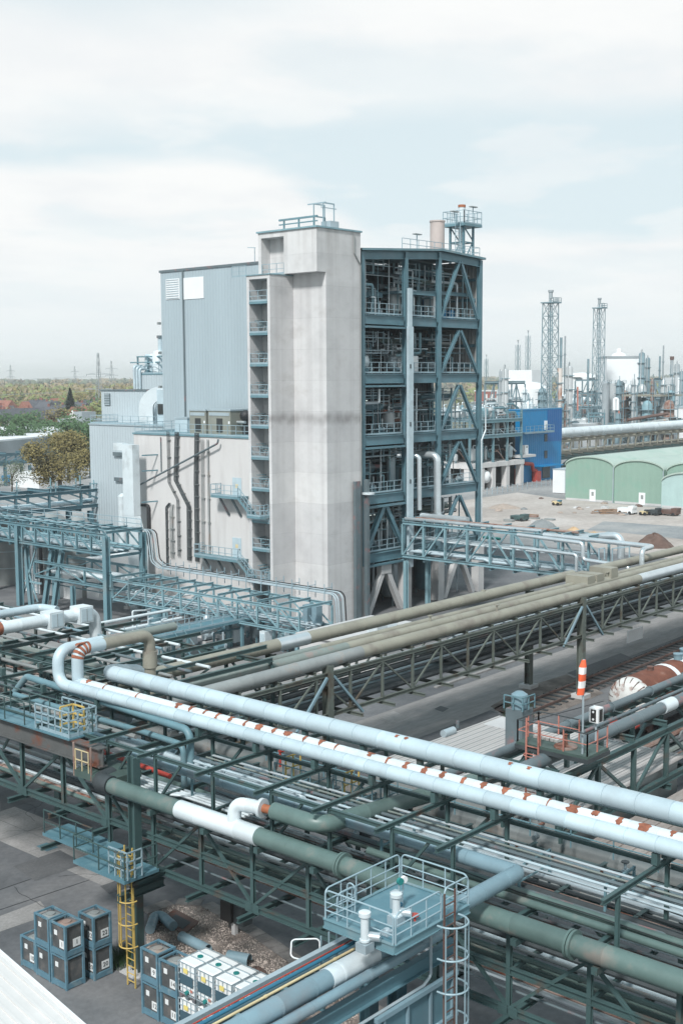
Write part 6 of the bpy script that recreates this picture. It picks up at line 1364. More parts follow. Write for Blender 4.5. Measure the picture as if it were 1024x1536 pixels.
y=yat(420,33.5,7); S(M().tube([(33.5,y,6.7),(33.5,y-.01,7.35)],.05,8).tube([(33.5,y,7.35),(33.5,y-.2,7.45)],.1,8),'red_monitor','red_paint','small red white hydrant head among the rack pipes','hydrant')
# main post and ladder platform
px_,py_=27.45,34.4
t=T('rack_post','massive dark green steel post standing on the ground beside the yellow ladder','post',(px_,py_,0)); M().ibar((px_,py_,.02),(px_,py_,8.25),.33,.36,.04,up=(0,1,0)).build('column','green_steel',t); M().ibar((26.1,33.75,3.45),(28.2,33.75,3.45),.2,.3,.03).build('bracket_beam','green_steel',t); M().box(px_-.5,px_+.5,py_-.5,py_+.5,0,.06).build('base_plate','pale_concrete',t)
zl=4.3; A=gz(190,1322,zl);B_=gz(235,1303,zl);C_=gz(130,1238,zl);D_=gz(80,1244,zl)
lx0,lx1=A.x-.1,27.2; ly0=A.y; 
lp=T('ladder_platform','blue stepped steel platform with railing below the rack post','platform',(lx0,ly0,zl)); M().box(lx0,lx1+.35,ly0,ly0+3.0,zl-.12,zl).build('deck','blue_deck',lp); M().box(lx0+.9,lx1+.9,ly0+2.6,ly0+6.2,zl-.121,zl-.001+.012).build('side_deck','blue_deck',lp)
M().rail([(lx0+.92,ly0+6.1,zl),(lx0+.92,ly0+3.0,zl),(lx0+.05,ly0+3.0,zl),(lx0+.05,ly0+.05,zl),(lx1+.3,ly0+.05,zl)],.95,1.2,.02,kick=False).build('railing','green_steel',lp)
for y in (ly0+.2,ly0+5.6): M().ibar((lx0+.4,y,zl-.35),(28.1,y,zl-.35),.12,.16,.02).build('support_beam',GS,lp)
c=gz(193,1482,0); ly=ly0+.9; lx=lx0-.06
def ladder(label,x,y,z0,z1,mt,axis,cz0,r=.37,side=-1,mt2=None):
    t=T('caged_ladder',label,'ladder',(x,y,z0)); m=M(); u=Vector((0,1,0)) if axis=='y' else Vector((1,0,0)); nrm=Vector((side,0,0)) if axis=='y' else Vector((0,side,0)); P=Vector((x,y,0)); Zv=Vector((0,0,1))
    for s_ in (-.22,.22): m.bar(P+u*s_+Zv*z0,P+u*s_+Zv*z1,.05,.035)
    k=int((z1-z0)/.28)
    for i in range(k): m.bar(P-u*.22+Zv*(z0+.2+i*.28),P+u*.22+Zv*(z0+.2+i*.28),.025)
    m.build('ladder_rails',mt2 or mt,t); n=12
    def hp(a,z): return P+u*(r*math.cos(a))+nrm*(r*1.05*math.sin(a)+.02)+Zv*z
    hz=[]; z=cz0
    while z<z1+.01: hz.append(z); z+=.85
    for z in hz:
        M().tube([hp(math.pi*i/n*1.1-.16,z) for i in range(n+1)],.026,6).build('cage_hoop',mt,t)
    m=M()
    for i in range(5): a=math.pi*(.12+.19*i); m.bar(hp(a,cz0),hp(a,hz[-1]),.045,.018)
    m.build('cage_straps',mt,t); return t
ladder('yellow caged ladder rising from the yard to the blue platform',c.x+.1,c.y-.05,0.02,zl+1.0,'yellow_paint','y',1.65)
M().rail([(c.x-.35,c.y+.5,zl),(c.x-.35,c.y-.55,zl),(c.x+.3,c.y-.55,zl)],1.0,.35,.022,3,False).build('ladder_gate','rail_steel',lp)
# ================================================================ SIDE BRIDGE AND VALVE PLATFORM
zv=8.6; q=[gz(*k,zv) for k in ((493,1377),(579,1421),(697,1367),(612,1316))]
vx0,vx1=(q[0].x+q[1].x)/2,(q[2].x+q[3].x)/2; vy0,vy1=(q[1].y+q[2].y)/2,(q[0].y+q[3].y)/2
vp=T('valve_platform','blue grey railed valve platform above the side pipe bridge','platform',(vx0,vy0,zv)); M().box(vx0,vx1,vy0,vy1,zv-.04,zv).build('deck','blue_deck',vp)
m=M(); 
for a,b_ in (((vx0,vy0),(vx1,vy0)),((vx1,vy0),(vx1,vy1)),((vx1,vy1),(vx0,vy1)),((vx0,vy1),(vx0,vy0))): m.ibar((a[0],a[1],zv-.09),(b_[0],b_[1],zv-.09),.1,.24,.02)
m.build('edge_beam','mid_steel',vp)
def loopr(pts,h,nm):   # railing panel with rounded corners
    a,b_=Vector(pts[0]),Vector(pts[1]); d=(b_-a).normalized(); U=Vector((0,0,1)); a2=a+d*.04; b2=b_-d*.04; m=M()
    m.tube([a2+U*(h*.45),a2+U*.08+d*.0,a2+U*.06] if 0 else [a2,a2+U*h,b2+U*h,b2],.022,8,.16)
    for z in (.33,.6): m.tube([a2+U*h*z,b2+U*h*z],.017,6)
    l=(b2-a2).length; k=max(1,round(l/.62))
    for i in range(1,k): c=a2+(b2-a2)*(i/k); m.tube([c,c+U*h],.018,6)
    m.build(nm,'rail_steel',vp)
hv_=.78
for a,b_ in (((vx0,vy1),(vx0,vy0)),((vx0,vy0),(vx0+(vx1-vx0)*.62,vy0)),((vx0+(vx1-vx0)*.64,vy0),(vx1,vy0)),((vx1,vy0),(vx1,vy1)),((vx1,vy1),(vx0,vy1))): loopr([(a[0],a[1],zv),(b_[0],b_[1],zv)],hv_,'railing')
loopr([(vx0+.05,vy1-.35,zv),(vx0+.05+.75,vy1-.35,zv)],.72,'ladder_gate'); loopr([(vx0+.8,vy1-.35,zv),(vx0+.8,vy1-.02,zv)],.72,'ladder_gate')
m=M()
for i in range(4): m.bar((vx0+.15+.17*i,vy1-.34,zv),(vx0+.15+.17*i,vy1-.34,zv+.7),.02)
m.build('gate_bars','rail_steel',vp)
def zl_(px,py,z): return gz(px,py,z).y
zb=7.75; yb=gz(486,1472,zb).y
sb2=T('lagged_pipe','thick pale blue pipe on the side bridge running under the valve platform','pipe',(20,yb,zb)); M().tube([(8,yb,zb),(xat(490,yb,zb),yb,zb)],.25,22,0,seam=1.1,sh=1.03,sw=.05).build('pipe_run','blue_pipe',sb2); M().tube([(xat(490,yb,zb),yb,zb),(xat(560,yb,zb),yb,zb)],.265,22,0,seam=.7,sh=1.02).build('pale_sleeve','white_clad',sb2); M().tube([(xat(560,yb,zb),yb,zb),(24.9,yb,zb)],.245,22,0,seam=.8).build('pipe_run','blue_pipe',sb2)
y=zl_(526,1479,7.6); pipe('slimmer blue pipe in front of the thick one on the side bridge',[(8,y,7.6),(24.6,y,7.6)],.13,'blue_pipe',n=14,seam=2)
y=zl_(443,1461,7.9); pipe('dark blue thin pipe on the side bridge',[(8,y,7.9),(24.5,y,7.9)],.05,'bright_blue',n=10)
y=zl_(440,1473,7.85); pipe('cream yellow thin pipe on the side bridge',[(8,y,7.85),(23.5,y,7.85)],.036,'pale_yellow',n=10,flange=2.4)
y=zl_(440,1457,7.92); pipe('thin red pipe next to the dark blue one',[(8,y,7.92),(24,y,7.92)],.018,'red_paint',n=8)
y=zl_(430,1458,7.7); S(M().box(8,23.6,y,y+.16,7.65,7.75),'cable_tray','galv','pale cable tray at the outer edge of the side bridge','cable tray')
y=zl_(540,1484,7.3); sbr=T('side_bridge','blue steel girder bridge under the valve platform','bridge',(20,y,6.5)); M().ibar((8,y,7.0),(25.1,y,7.0),.22,.4,.03).build('girder','teal_steel',sbr); yg2=zl_(460,1462,7.1); M().ibar((8,yg2,7.0),(26.5,yg2,7.0),.2,.38,.03).build('girder','teal_steel',sbr)
for i in range(11): x=9+i*1.6; M().ibar((x,y+.16,7.18),(x,yg2-.14,7.18),.12,.14,.02).build('crossbeam','mid_steel',sbr)
M().box(21.6,24.6,y-.36,y-.3,5.45,6.5).build('side_panel','teal_steel',sbr); m=M()
for i in range(4): m.bar((21.7+i*.93,y-.4,5.4),(21.7+i*.93,y-.4,6.6),.07)
m.bar((21.4,y-.4,5.42),(24.7,y-.4,5.42),.1).bar((21.4,y-.4,6.56),(24.7,y-.4,6.56),.12); m.build('panel_frame','blue_pipe',sbr)
M().ibar((23.2,y+.4,0),(23.2,y+.4,6.72),.36,.36,.04,up=(0,1,0)).build('post','teal_steel',sbr); M().ibar((23.2,yg2-.4,0),(23.2,yg2-.4,6.72),.36,.36,.04,up=(0,1,0)).build('post','teal_steel',sbr)
pipe('thin galvanised conduit hanging beside the blue girder',[(16,y-.3,6.65),(23.4,y-.3,6.65),(23.7,y-.3,6.8),(23.7,y-.3,7.9)],.04,'galv',.12,n=8)
yl=vy0-.16; ladder('grey caged ladder beside the valve platform with two rusty stringers',xat(674,yl,zv),yl,1.0,zv+.75,'rail_steel','x',5.2,.44,-1,'rusty_brown')
# valves on and beside the platform
def gv(label,px,py,z,h,ext):
    c=ext if ext!=1 else gz(px,py,z); z=c.z; t=T('control_valve',label,'valve',c); M().lathe(c,[(.09,0),(.09,h*.25),(.13,h*.25),(.13,h*.3),(.1,h*.3),(.1,h*.85),(.15,h*.87),(.15,h*.97),(.1,h)],16).build('actuator','white_clad',t); M().tube([(c.x+.1,c.y-.05,z+h*.35),(c.x+.22,c.y-.3,z+h*.35)],.11,12).build('positioner','silver_clad',t); M().box(c.x-.16,c.x+.16,c.y-.16,c.y+.16,z,z+.22).build('body','galv',t)
    return t
gv('tall white control valve rising beside the platform edge',0,0,0,1.0,gx(547,1427,vx0-.3))
t=gv('white control valve with blue handwheel standing on the platform',594,1386,zv,.8,1); c=gz(597,1372,zv)
M().tube([(c.x,c.y+.02,zv+.24),(c.x,c.y+.02,zv+.27)],.14,16).build('handwheel','bright_blue',t); M().tube([(c.x,c.y,zv),(c.x,c.y,zv+.34)],.025,8).build('stem','dark_metal',t); m=M(); e=gz(603,1366,zv)
m.box(e.x-.12,e.x+.1,e.y+.05,e.y+.3,zv,zv+.45); m.build('gearbox','galv',t)
for dx_ in (0,.16): M().tube([(e.x+dx_,e.y+.1,zv+.75),(e.x+dx_-.02,e.y+.02,zv+.75)],.09,14).build('gauge','valve_green' if dx_==0 else 'white_paint',t); M().bar((e.x+dx_,e.y+.1,zv+.44),(e.x+dx_,e.y+.1,zv+.7),.03).build('gauge_stem','galv',t)
c=gz(622,1382,zv); S(M().tube([(c.x,c.y,zv),(c.x,c.y,zv+.14)],.03,8).tube([(c.x,c.y,zv+.14),(c.x,c.y,zv+.17)],.11,14),'red_handwheel','red_paint','small red handwheel on the valve platform deck','valve')
c=gz(580,1402,zv); S(M().box(c.x-.12,c.x+.12,c.y-.12,c.y+.12,zv,zv+.1).ball((c.x,c.y,zv+.1),.1,10,5,.7,True),'deck_fitting','galv','small grey fitting at the front corner of the platform deck','fitting')
yx=vy1+.3; t=T('step_off_rail','white bent hand rail at the left of the valve platform','railing',(vx0,yx,7.9)); M().tube([(vx0+.15,yx,7.0),(vx0+.15,yx,7.95),(vx0-.35,yx+.5,7.95),(vx0-.75,yx+.15,7.75),(vx0-.4,yx-.2,7.6)],.02,8,.12).build('rail','white_paint',t)
for i in range(3): M().bar((vx0+.2+.3*i,yx,6.9),(vx0+.2+.3*i,yx,8.0),.03).build('upright','rail_steel',t)
# ================================================================ RIGHT RACK, PLATFORM WITH RED RAILS, WINDSOCK
r3=rack('pipe_rack','dark green pipe rack on the right above the pale shed roofs','U',43,82,25.9,29.4,2.75,5.2,3.3,GS,posts=[57,70.2],w=.22,pw=.4,ext=.3,diag='W',mids=())
pipe('slim slate pipe along the back of the right rack',[(38,28.5,6.0),(82,28.5,6.0)],.2,'slate_pipe',n=14,flange=4); pipe('thin slate pipe with a flange joint between the right rack pipes',[(47.5,27.7,5.4),(48,27.7,5.8),(82,27.7,5.8)],.09,'slate_pipe',n=10,flange=3)
x=xat(1000,26.8,5.85); S(M().tube([(x-.6,26.8,5.85),(x+.6,26.8,5.85)],.33,18),'pipe_clamp','white_clad','pale collar on the dark slate pipe at the right','collar')
fillpipes('U',43,82,26.3,29.1,2.95,7,['slate_pipe','rusty_pipe','dark_metal','grey_pipe','greygreen_pipe'],[.06,.1,.15],'pipe on the lower tier of the right rack','pipes in the right rack',95)
rp=T('sampling_platform','dark platform with salmon red railing beside the windsock','platform',(45.8,27,5.9)); zr_=6.4; rq=[gz(*k,6.4) for k in ((778,1110),(876,1138),(908,1124),(812,1096))]; rx0,rx1=(rq[0].x+rq[1].x)/2,(rq[2].x+rq[3].x)/2; ry0,ry1=(rq[1].y+rq[2].y)/2,(rq[0].y+rq[3].y)/2
M().box(rx0,rx1,ry0,ry1,zr_-.12,zr_).build('deck','green_deck',rp); M().box(rx0-.04,rx1+.04,ry0-.04,ry1+.04,zr_-.3,zr_-.121).build('edge_beam','dark_metal',rp)
def rrail(pts): 
    P=[Vector(p) for p in pts]; m=M(); m2=M()
    for i in range(len(P)-1):
        a,b_=P[i],P[i+1]; k=max(1,round((b_-a).length/1.1))
        for j in range(k+1): c=a+(b_-a)*(j/k); m.bar(c,c+Vector((0,0,.95)),.05)
        m.bar(a+Vector((0,0,.5)),b_+Vector((0,0,.5)),.035); m2.bar(a+Vector((0,0,.95)),b_+Vector((0,0,.95)),.045)
    m.build('railing','salmon_paint',rp); m2.build('handrail','dark_metal',rp)
rrail([(rx0+.05,ry1-.05,zr_),(rx0+.05,ry0+.05,zr_),(rx1-.05,ry0+.05,zr_)]); rrail([(rx1-.05,ry0+1.4,zr_),(rx1-.05,ry1-.05,zr_),(rx0+.05,ry1-.05,zr_)])
c=gz(848,1121,zr_); S(M().lathe(c,[(.5,0),(.5,.06),(.1,.1),(.06,.5),(.1,.55),(.02,.6)],18),'rusty_dish','rusty_pipe','round rusty manhole dish with a stem on the dark platform','dish')
S(M().box(rx0+.9,rx0+1.7,ry1-1.5,ry1-.3,zr_,zr_+.12),'pale_mat','shed_sheet','pale flat plate lying on the dark platform','plate')
t=T('red_ladder','salmon red ladder on the left of the dark platform','ladder',(rx0-.1,ry1-.6,3.4)); m=M()
for s_ in (0,.6): m.bar((rx0-.12,ry1-1.2+s_,3.4),(rx0-.12,ry1-1.2+s_,zr_+1.15),.06)
for i in range(9): m.bar((rx0-.12,ry1-1.2,3.7+i*.33),(rx0-.12,ry1-.6,3.7+i*.33),.035)
m.build('rails','salmon_paint',t); m=M()
for z in (4.9,6.0): m.tube([(rx0-.12-.36*math.sin(math.pi*i/8),ry1-.9+.36*math.cos(math.pi*i/8),z) for i in range(9)],.02,6)
m.build('hoops','salmon_paint',t)
c=gz(778,1120,3.4); t=T('filter_tower','dark square shaft with a caged round tank on top, left of the red rails','tower',c); zt=gz(778,1120,3.4).z+2.0; M().box(c.x-.5,c.x+.5,c.y-.5,c.y+.5,3.4,zt).build('shaft','slate_pipe',t); M().lathe((c.x,c.y,zt+.004),[(.42,0),(.42,.7),(.2,.85)],16).build('tank','blue_pipe',t); M().rail([(c.x-.55,c.y+.55,zt),(c.x-.55,c.y-.55,zt),(c.x+.55,c.y-.55,zt)],.7,.55,.025,2,False).build('cage','mid_steel',t)
# windsock
b0=gz(873,1131,zr_); ztp=gd(872,1042,b0.x*fx+b0.y*fy).z; zs2=gd(873,990,b0.x*fx+b0.y*fy).z
t=T('windsock','limp orange and white striped windsock on a thin grey pole','windsock',b0); M().tube([b0,(b0.x,b0.y,zs2+.02)],.045,10).build('pole','galv',t)
n=14; hs=(zs2-ztp); bandn=5
for k in range(bandn):
    m=M(); zz0=zs2-hs*k/bandn; zz1=zs2-hs*(k+1)/bandn
    for i in range(4):
        u=(k+i/3)/bandn; z=zs2-hs*u; r=.10+.1*min(1,u*5)-.02*u
        for j in range(n): a=2*math.pi*j/n; f=1+.1*math.sin(3*a+u*6); m.v.append((b0.x-.06*u*RT.x*2+r*f*math.cos(a),b0.y-.06*u*RT.y*2+r*.75*f*math.sin(a),z))
        if i:
            for j in range(n): m.f.append(((i-1)*n+j,(i-1)*n+(j+1)%n,i*n+(j+1)%n,i*n+j))
    if k==0: m.f.append(tuple(range(n)))
    m.build('orange_band' if k%2==0 else 'white_band','orange_cloth' if k%2==0 else 'white_cloth',t)
# signal box
b0=gz(893,1112,6.3); d_=b0.x*fx+b0.y*fy; z0=gd(893,1083,d_).z; z1=gd(893,1061,d_).z; hw=.22
t=T('signal_box','white rail signal box with a black oval lens on a short post','signal',b0); M().tube([b0,(b0.x,b0.y,z0)],.05,8).build('post','galv',t); M().box(b0.x-hw,b0.x+hw,b0.y-hw,b0.y+hw,z0,z1).build('body','white_paint',t); d=M().box(b0.x-hw-.03,b0.x-hw-.002,b0.y-.12,b0.y+.12,z0+.06,z1-.06).build('lens_plate','ink',t)
for zz in (z0+.16,z1-.16): M().tube([(b0.x-hw-.05,b0.y,zz),(b0.x-hw-.031,b0.y,zz)],.05,12).build('lens','white_paint',d)
d2=M().box(b0.x-.12,b0.x+.12,b0.y-hw-.03,b0.y-hw-.002,z0+.06,z1-.06).build('lens_plate','ink',t)
# shed roofs
sh=T('ribbed_shed','low shed with a pale ribbed sheet roof beyond the pale pipes','building',(45,30,0)); M().box(43.5,54.6,26.2,36.6,0,3.3).build('wall','grey_pipe',sh); M().box(43.3,54.9,26,36.9,3.304,3.42).build('roof','shed_sheet',sh)
M().box(52.9,54.7,34.2,36.6,3.424,3.44).build('roof_edge_strip','pale_concrete',sh)
for i,(px,py) in enumerate(((673,1103),(686,1092))): c=gz(px,py,3.42); S(M().tube([(c.x,c.y,3.42),(c.x,c.y,3.8)],.1,10) if i else M().tube([(c.x-.5,c.y,3.6),(c.x+.4,c.y,3.6)],.2,12).box(c.x-.4,c.x+.3,c.y-.12,c.y+.12,3.424,3.5),'roof_vent','slate_pipe' if i else 'galv','small %s vent on the pale ribbed roof'%('upright','lying')[1-i],'vent')
gmat('brown_roof',(.2,.17,.155),(.27,.235,.215),(.36,.33,.31),.3,.8,.01,6,(.3,1,1))
s2=T('brown_shed','low shed with a brownish ribbed roof under the right rack','building',(66,22,0)); M().box(44,84,9,25.4,0,2.0).build('wall','grey_pipe',s2); M().box(43.9,84.1,8.9,25.5,2.004,2.1).build('roof','brown_roof',s2); m=M()
for i in range(27): y=9.2+i*.6; m.box(43.95,84,y,y+.1,2.104,2.17)
m.build('roof_ribs','brown_roof',s2)
# tank wagon
cw=gz(944,1050,2.35); wy=cw.y; wx=cw.x; t=T('tank_wagon','rusty railway tank wagon with white bands seen behind the right rack','wagon',(wx,wy,0)); rw=1.38
mat('wagon_rust',(.17,.06,.037),.75,var=.3,scale=1,dirt=(.28,.17,.13),damt=.1,dscale=1.1); mat('wagon_end',(.6,.6,.58),.7,var=.12,scale=2,dirt=(.22,.08,.045),damt=.3,dscale=1.6)
def shell(x0,x1,r,mt,nm,dome=0):
    m=M(); n=28; pr=([(x0+.75*(1-math.sin(u*math.pi/2)) *1.0-.0,r*math.sin(u*math.pi/2)) for u in ()] or []) 
    pr=[(x0-dome*math.cos(a),r*math.sin(a)) for a in [math.pi/2*i/6 for i in range(1,7)]] if dome else [(x0,r)]
    pr=([(x0-dome,.02)] if dome else [])+pr+[(x1,r)]
    for i,(x,rr) in enumerate(pr):
        for j in range(n): a=2*math.pi*j/n; m.v.append((x,wy+rr*math.cos(a),2.35+rr*math.sin(a)))
        if i:
            for j in range(n): m.f.append(((i-1)*n+j,i*n+j,i*n+(j+1)%n,(i-1)*n+(j+1)%n))
    return m.build(nm,mt,t)
shell(wx,wx+.3,rw*.999,'wagon_end','dished_end',.65); shell(wx+.3,wx+13,rw,'wagon_rust','tank_shell')
for i,(a,b_) in enumerate(((4.2,4.7),(6.2,7.6),(9,9.5))): shell(wx+a,wx+b_,rw*1.008,'white_paint','white_band')
m=M(); n=40
for j in range(n):
    if j%2==0: continue
    a=2*math.pi*j/n; L_=rg_.uniform(.5,.95); pts=[]
    for k in range(4): 
        th=math.pi/2*(1-.0-k*.22*L_) ; x=wx-.65*math.cos(th)-.012; rr=rw*math.sin(th)*1.004
        pts.append(Vector((x,wy+rr*math.cos(a),2.35+rr*math.sin(a))))
    for k in range(3): m.bar(pts[k],pts[k+1],.07*(1-.25*k),.02,up=(1,0,0))
m.build('rust_streaks','rusty_brown',t)
for i,(x,r,h) in enumerate(((2.6,.2,.2),(6.4,.28,.35),(7.6,.4,.45),(9.2,.35,.4))): M().lathe((wx+x,wy,2.35+rw-.04),[(r,0),(r,h),(r*1.15,h),(r*1.15,h+.08),(.02,h+.12)],16).build('manhole_dome','blue_pipe' if i else 'rusty_brown',t)
M().box(wx-.4,wx+13.4,wy-1.1,wy+1.1,.82,1.0).build('underframe','dark_metal',t)
for x in (1.2,3,10,11.8):
    for s_ in (-.74,.74): M().tube([(wx+x,wy+s_-.06,.62),(wx+x,wy+s_+.06,.62)],.45,18).build('wheel','rusty_brown',t)
for s_ in (-.75,.75): M().tube([(wx-.9,wy+s_,1.0),(wx-.4,wy+s_,1.0)],.18,12).build('buffer','red_paint',t)
for q in ((937,1055),(920,1071)): c=gx(*q,wx-.68); M().tube([(c.x-.06,c.y,c.z),(c.x,c.y,c.z)],.16,12).build('red_disc','red_paint',t)
# ================================================================ CRATES, CONTAINERS, DEBRIS
CS=(.84,.93,1.2)
def crate(label,x,y,z,num=None,lid='cone',bare=False):
    a,b_,h=CS; t=T('steel_crate',label,'crate',(x,y,z)); m=M()
    for sx in (.045,a-.045):
        for sy in (.045,b_-.045): m.bar((x+sx,y+sy,z),(x+sx,y+sy,z+h),.085)
    for zz,hh in ((z+.13,.2),(z+h-.03,.06)):
        for sy in (.045,b_-.045): m.bar((x+.088,y+sy,zz),(x+a-.088,y+sy,zz),.07,hh)
        for sx in (.045,a-.045): m.bar((x+sx,y+.088,zz),(x+sx,y+b_-.088,zz),.07,hh)
    m.build('frame','crate_blue',t)
    tk=M().box(x+.07,x+a-.07,y+.07,y+b_-.07,z+.235,z+h-.13).build('tank','tank_dark',t)
    cx,cy=x+a/2,y+b_/2; M().lathe((cx,cy,z+h-.128),[(.36,0),(.2,.05),(.17,.06),(.17,.1),(.02,.11)],18).build('lid','rusty_pipe' if lid=='rust' else 'grey_pipe',tk)
    M().box(x+.068,x+.0695,y+.3,y+.55,z+.235,z+.24).build('gap_shadow','dark_metal',t) if 0 else None
    M().box(x+.005,x+.04,y+.25,y+b_-.25,z+.02,z+.028).build('skid','dark_metal',t)
    if not bare:
        p=M().box(x+.055,x+.068,y+.12,y+.42,z+.3,z+.6).build('label_plate','label_white',t); p2=M().box(x+a-.45,x+a-.12,y+.055,y+.068,z+.3,z+.6).build('label_plate','label_white',t)
        if num: text(num,(x+.052,y+.27,z+.45),.24,ROTX,'ink',p); text(num,(x+a-.285,y+.052,z+.45),.24,ROTY,'ink',p2)
    M().box(x+.05,x+.068,y+.55,y+.72,z+.72,z+.9).build('small_tag','label_white',t)
    t.rotation_euler.z=rg_.uniform(-.03,.03)
    return t
H_=1.215
f=gz(100,1488); cx,cy=f.x,f.y
crate('blue framed steel crate at the bottom front of the left stacks',cx,cy,0,None,bare=True); crate('blue framed crate with a rusty round lid on top of the front left stack',cx,cy,H_,'1','rust')
crate('blue framed crate at the bottom of the middle left stack',cx,cy+1.0,0,None,bare=True); crate('blue framed crate on top of the middle left stack, without a lower label',cx,cy+1.0,H_,None,bare=True)
crate('single blue framed crate numbered 10 at the far left end',cx+.1,cy+2.05,0,'10')
g_=gz(142,1473); crate('blue framed crate numbered 20 at the bottom beside the yellow ladder',g_.x,g_.y,0,'20'); crate('blue framed crate numbered 22 on top beside the yellow ladder',g_.x,g_.y,H_,'22')
c9=gz(238,1534)
IX,IY=c9.x+.02,c9.y-.97-.9
crate('blue framed crate numbered 12 at the bottom next to the white containers',c9.x,c9.y,0,'12'); crate('blue framed crate numbered 9 on top, left of the white containers',c9.x,c9.y,H_,'9')
crate('blue framed crate numbered 11 at the bottom touching the white containers',c9.x+.02,c9.y-.97,0,'11'); crate('blue framed crate numbered 14 on top touching the white containers',c9.x+.02,c9.y-.97,H_-.1,'14')
def ibc(label,x,y,z):
    t=T('bulk_container',label,'container',(x,y,z)); a,b_,h=1.28,.86,1.29; m=M(); m.box(x+.04,x+a-.04,y+.04,y+b_-.04,z+.16,z+h-.02)
    o=m.build('bottle','white_plastic',t); bv=o.modifiers.new('bevel','BEVEL'); bv.width=.07; bv.segments=3
    m=M()
    for i in range(6):
        zz=z+.17+i*.215; m.bar((x+.02,y+.02,zz),(x+a-.02,y+.02,zz),.022).bar((x+.02,y+b_-.02,zz),(x+a-.02,y+b_-.02,zz),.022).bar((x+.02,y+.02,zz),(x+.02,y+b_-.02,zz),.022).bar((x+a-.02,y+.02,zz),(x+a-.02,y+b_-.02,zz),.022)
    for i in range(7): u=x+.02+(a-.04)*i/6; m.bar((u,y+.012,z+.15),(u,y+.012,z+h-.03),.02).bar((u,y+b_-.012,z+.15),(u,y+b_-.012,z+h-.03),.02)
    for i in range(5): v=y+.02+(b_-.04)*i/4; m.bar((x+.012,v,z+.15),(x+.012,v,z+h-.03),.02).bar((x+a-.012,v,z+.15),(x+a-.012,v,z+h-.03),.02)
    for u in (x+a*.36,x+a*.68): m.bar((u,y+.03,z+h),(u,y+b_-.03,z+h),.03)
    m.build('cage','galv',t)
    m=M().box(x+.01,x+a-.01,y+.01,y+b_-.01,z+.1,z+.14)
    for u in (x+.06,x+a/2,x+a-.06):
        for v in (y+.1,y+b_/2,y+b_-.1): m.box(u-.05,u+.05,v-.07,v+.07,z,z+.1)
    m.build('pallet','slate_pipe',t)
    M().tube([(x+a/2,y+b_/2,z+h-.03),(x+a/2,y+b_/2,z+h+.02)],.1,18).build('lid','valve_green',t)
    p=M().box(x-.004,x+.008,y+.1,y+b_-.1,z+.5,z+.86).build('dark_panel','label_dark',t); p2=M().box(x-.004,x+.008,y+b_*.42,y+b_*.66,z+.92,z+1.08).build('yellow_label','label_yellow',t)
    M().tube([(x-.06,y+b_*.45,z+.27),(x+.03,y+b_*.45,z+.27)],.07,12).build('valve','valve_green',t); M().box(x-.01,x+.004,y+.12,y+.24,z+.33,z+.42).build('red_tag','salmon_paint',t)
    t.rotation_euler.z=rg_.uniform(-.018,.018)
    return t
nm=('first','second','third','fourth','fifth')
for i in range(5):
    ibc('white caged bulk container on top, %s from the blue crates'%nm[i],IX,IY-i*.89,1.3); ibc('white caged bulk container at the bottom, %s from the blue crates'%nm[i],IX,IY-i*.89,0)
def half(label,p0,p1,r,full,nm='duct_piece'):
    a,b_=gz(*p0),gz(*p1); a.z=b_.z=r*.95; d=(b_-a).normalized(); s_=d.cross(Vector((0,0,1))); m=M(); n=18; e=1.0 if full else .62
    for q,rr in ((0,r),(1,r),(1,r*.92),(0,r*.92)):
        c=a if q==0 else b_
        for j in range(n+1): th=math.pi*(.5-e+2*e*j/n)+ (0 if full else .0); m.v.append(tuple(c+s_*(rr*math.cos(th))+Vector((0,0,rr*math.sin(th)))))
    for k in range(4):
        for j in range(n): A_=k*(n+1)+j; B2=((k+1)%4)*(n+1)+j; m.f.append((A_,A_+1,B2+1,B2))
    m.tube([a+d*.05,a+d*.12],r*1.04,18,caps=False); S(m,nm,'blue_pipe',label,'sheet metal duct')
half('long bent sheet metal duct piece on the gravel beside the crates',(272,1412),(312,1432),.2,True); half('short open half round duct piece lying on the gravel',(342,1444),(374,1450),.24,False)
P=[gz(*k) for k in ((225,1402),(232,1382),(242,1381),(260,1397))]; S(M().tube([p+Vector((0,0,.2)) for p in P],.2,16,.3,seam=.45),'duct_elbow','blue_pipe','sheet metal duct elbow beside the drain pit','sheet metal duct')
c=gz(382,1470); m=M().ball((c.x,c.y,.12),.42,14,8,.7)
for k in range(len(m.v)): v=m.v[k]; m.v[k]=(v[0]+rg_.uniform(-.07,.07),v[1]+rg_.uniform(-.07,.07),max(0,v[2]+rg_.uniform(-.06,.06)))
S(m,'soil_clod','soil_brown','dark clod of earth at the edge of the gravel','soil clod')
c=gz(352,1402); t=T('junction_box','black double junction box on a short pale stub under the rack','junction box',c); M().box(c.x-.08,c.x+.08,c.y-.1,c.y+.1,0,.55).build('stub','pale_concrete',t); M().box(c.x-.25,c.x+.3,c.y-.05,c.y+.55,.55,1.35).build('box','ink',t); M().box(c.x-.1,c.x+.4,c.y-.6,c.y-.055,.5,1.25).build('box','dark_metal',t)
# grass tuft by the post
m=M(); rgs=random.Random(2); c=gz(182,1440)
for i in range(700):
    x=c.x+rgs.uniform(-.7,.7); y=c.y+rgs.gauss(0,.35); h=rgs.uniform(.1,.5); a=rgs.uniform(0,6.28); m.quad([(x-.012,y,0),(x+.012,y,0),(x+h*.3*math.cos(a),y+h*.3*math.sin(a),h)])
struct(m,'grass','leaf_green','stuff')
m=M()
for i in range(900):
    c=gz(rgs.uniform(755,800),rgs.uniform(1058,1080)); h=rgs.uniform(.05,.22); a=rgs.uniform(0,6.28); m.quad([(c.x-.03,c.y,.016),(c.x+.03,c.y,.016),(c.x+h*math.cos(a),c.y+h*math.sin(a),h)])
struct(m,'weeds','leaf_green','stuff')
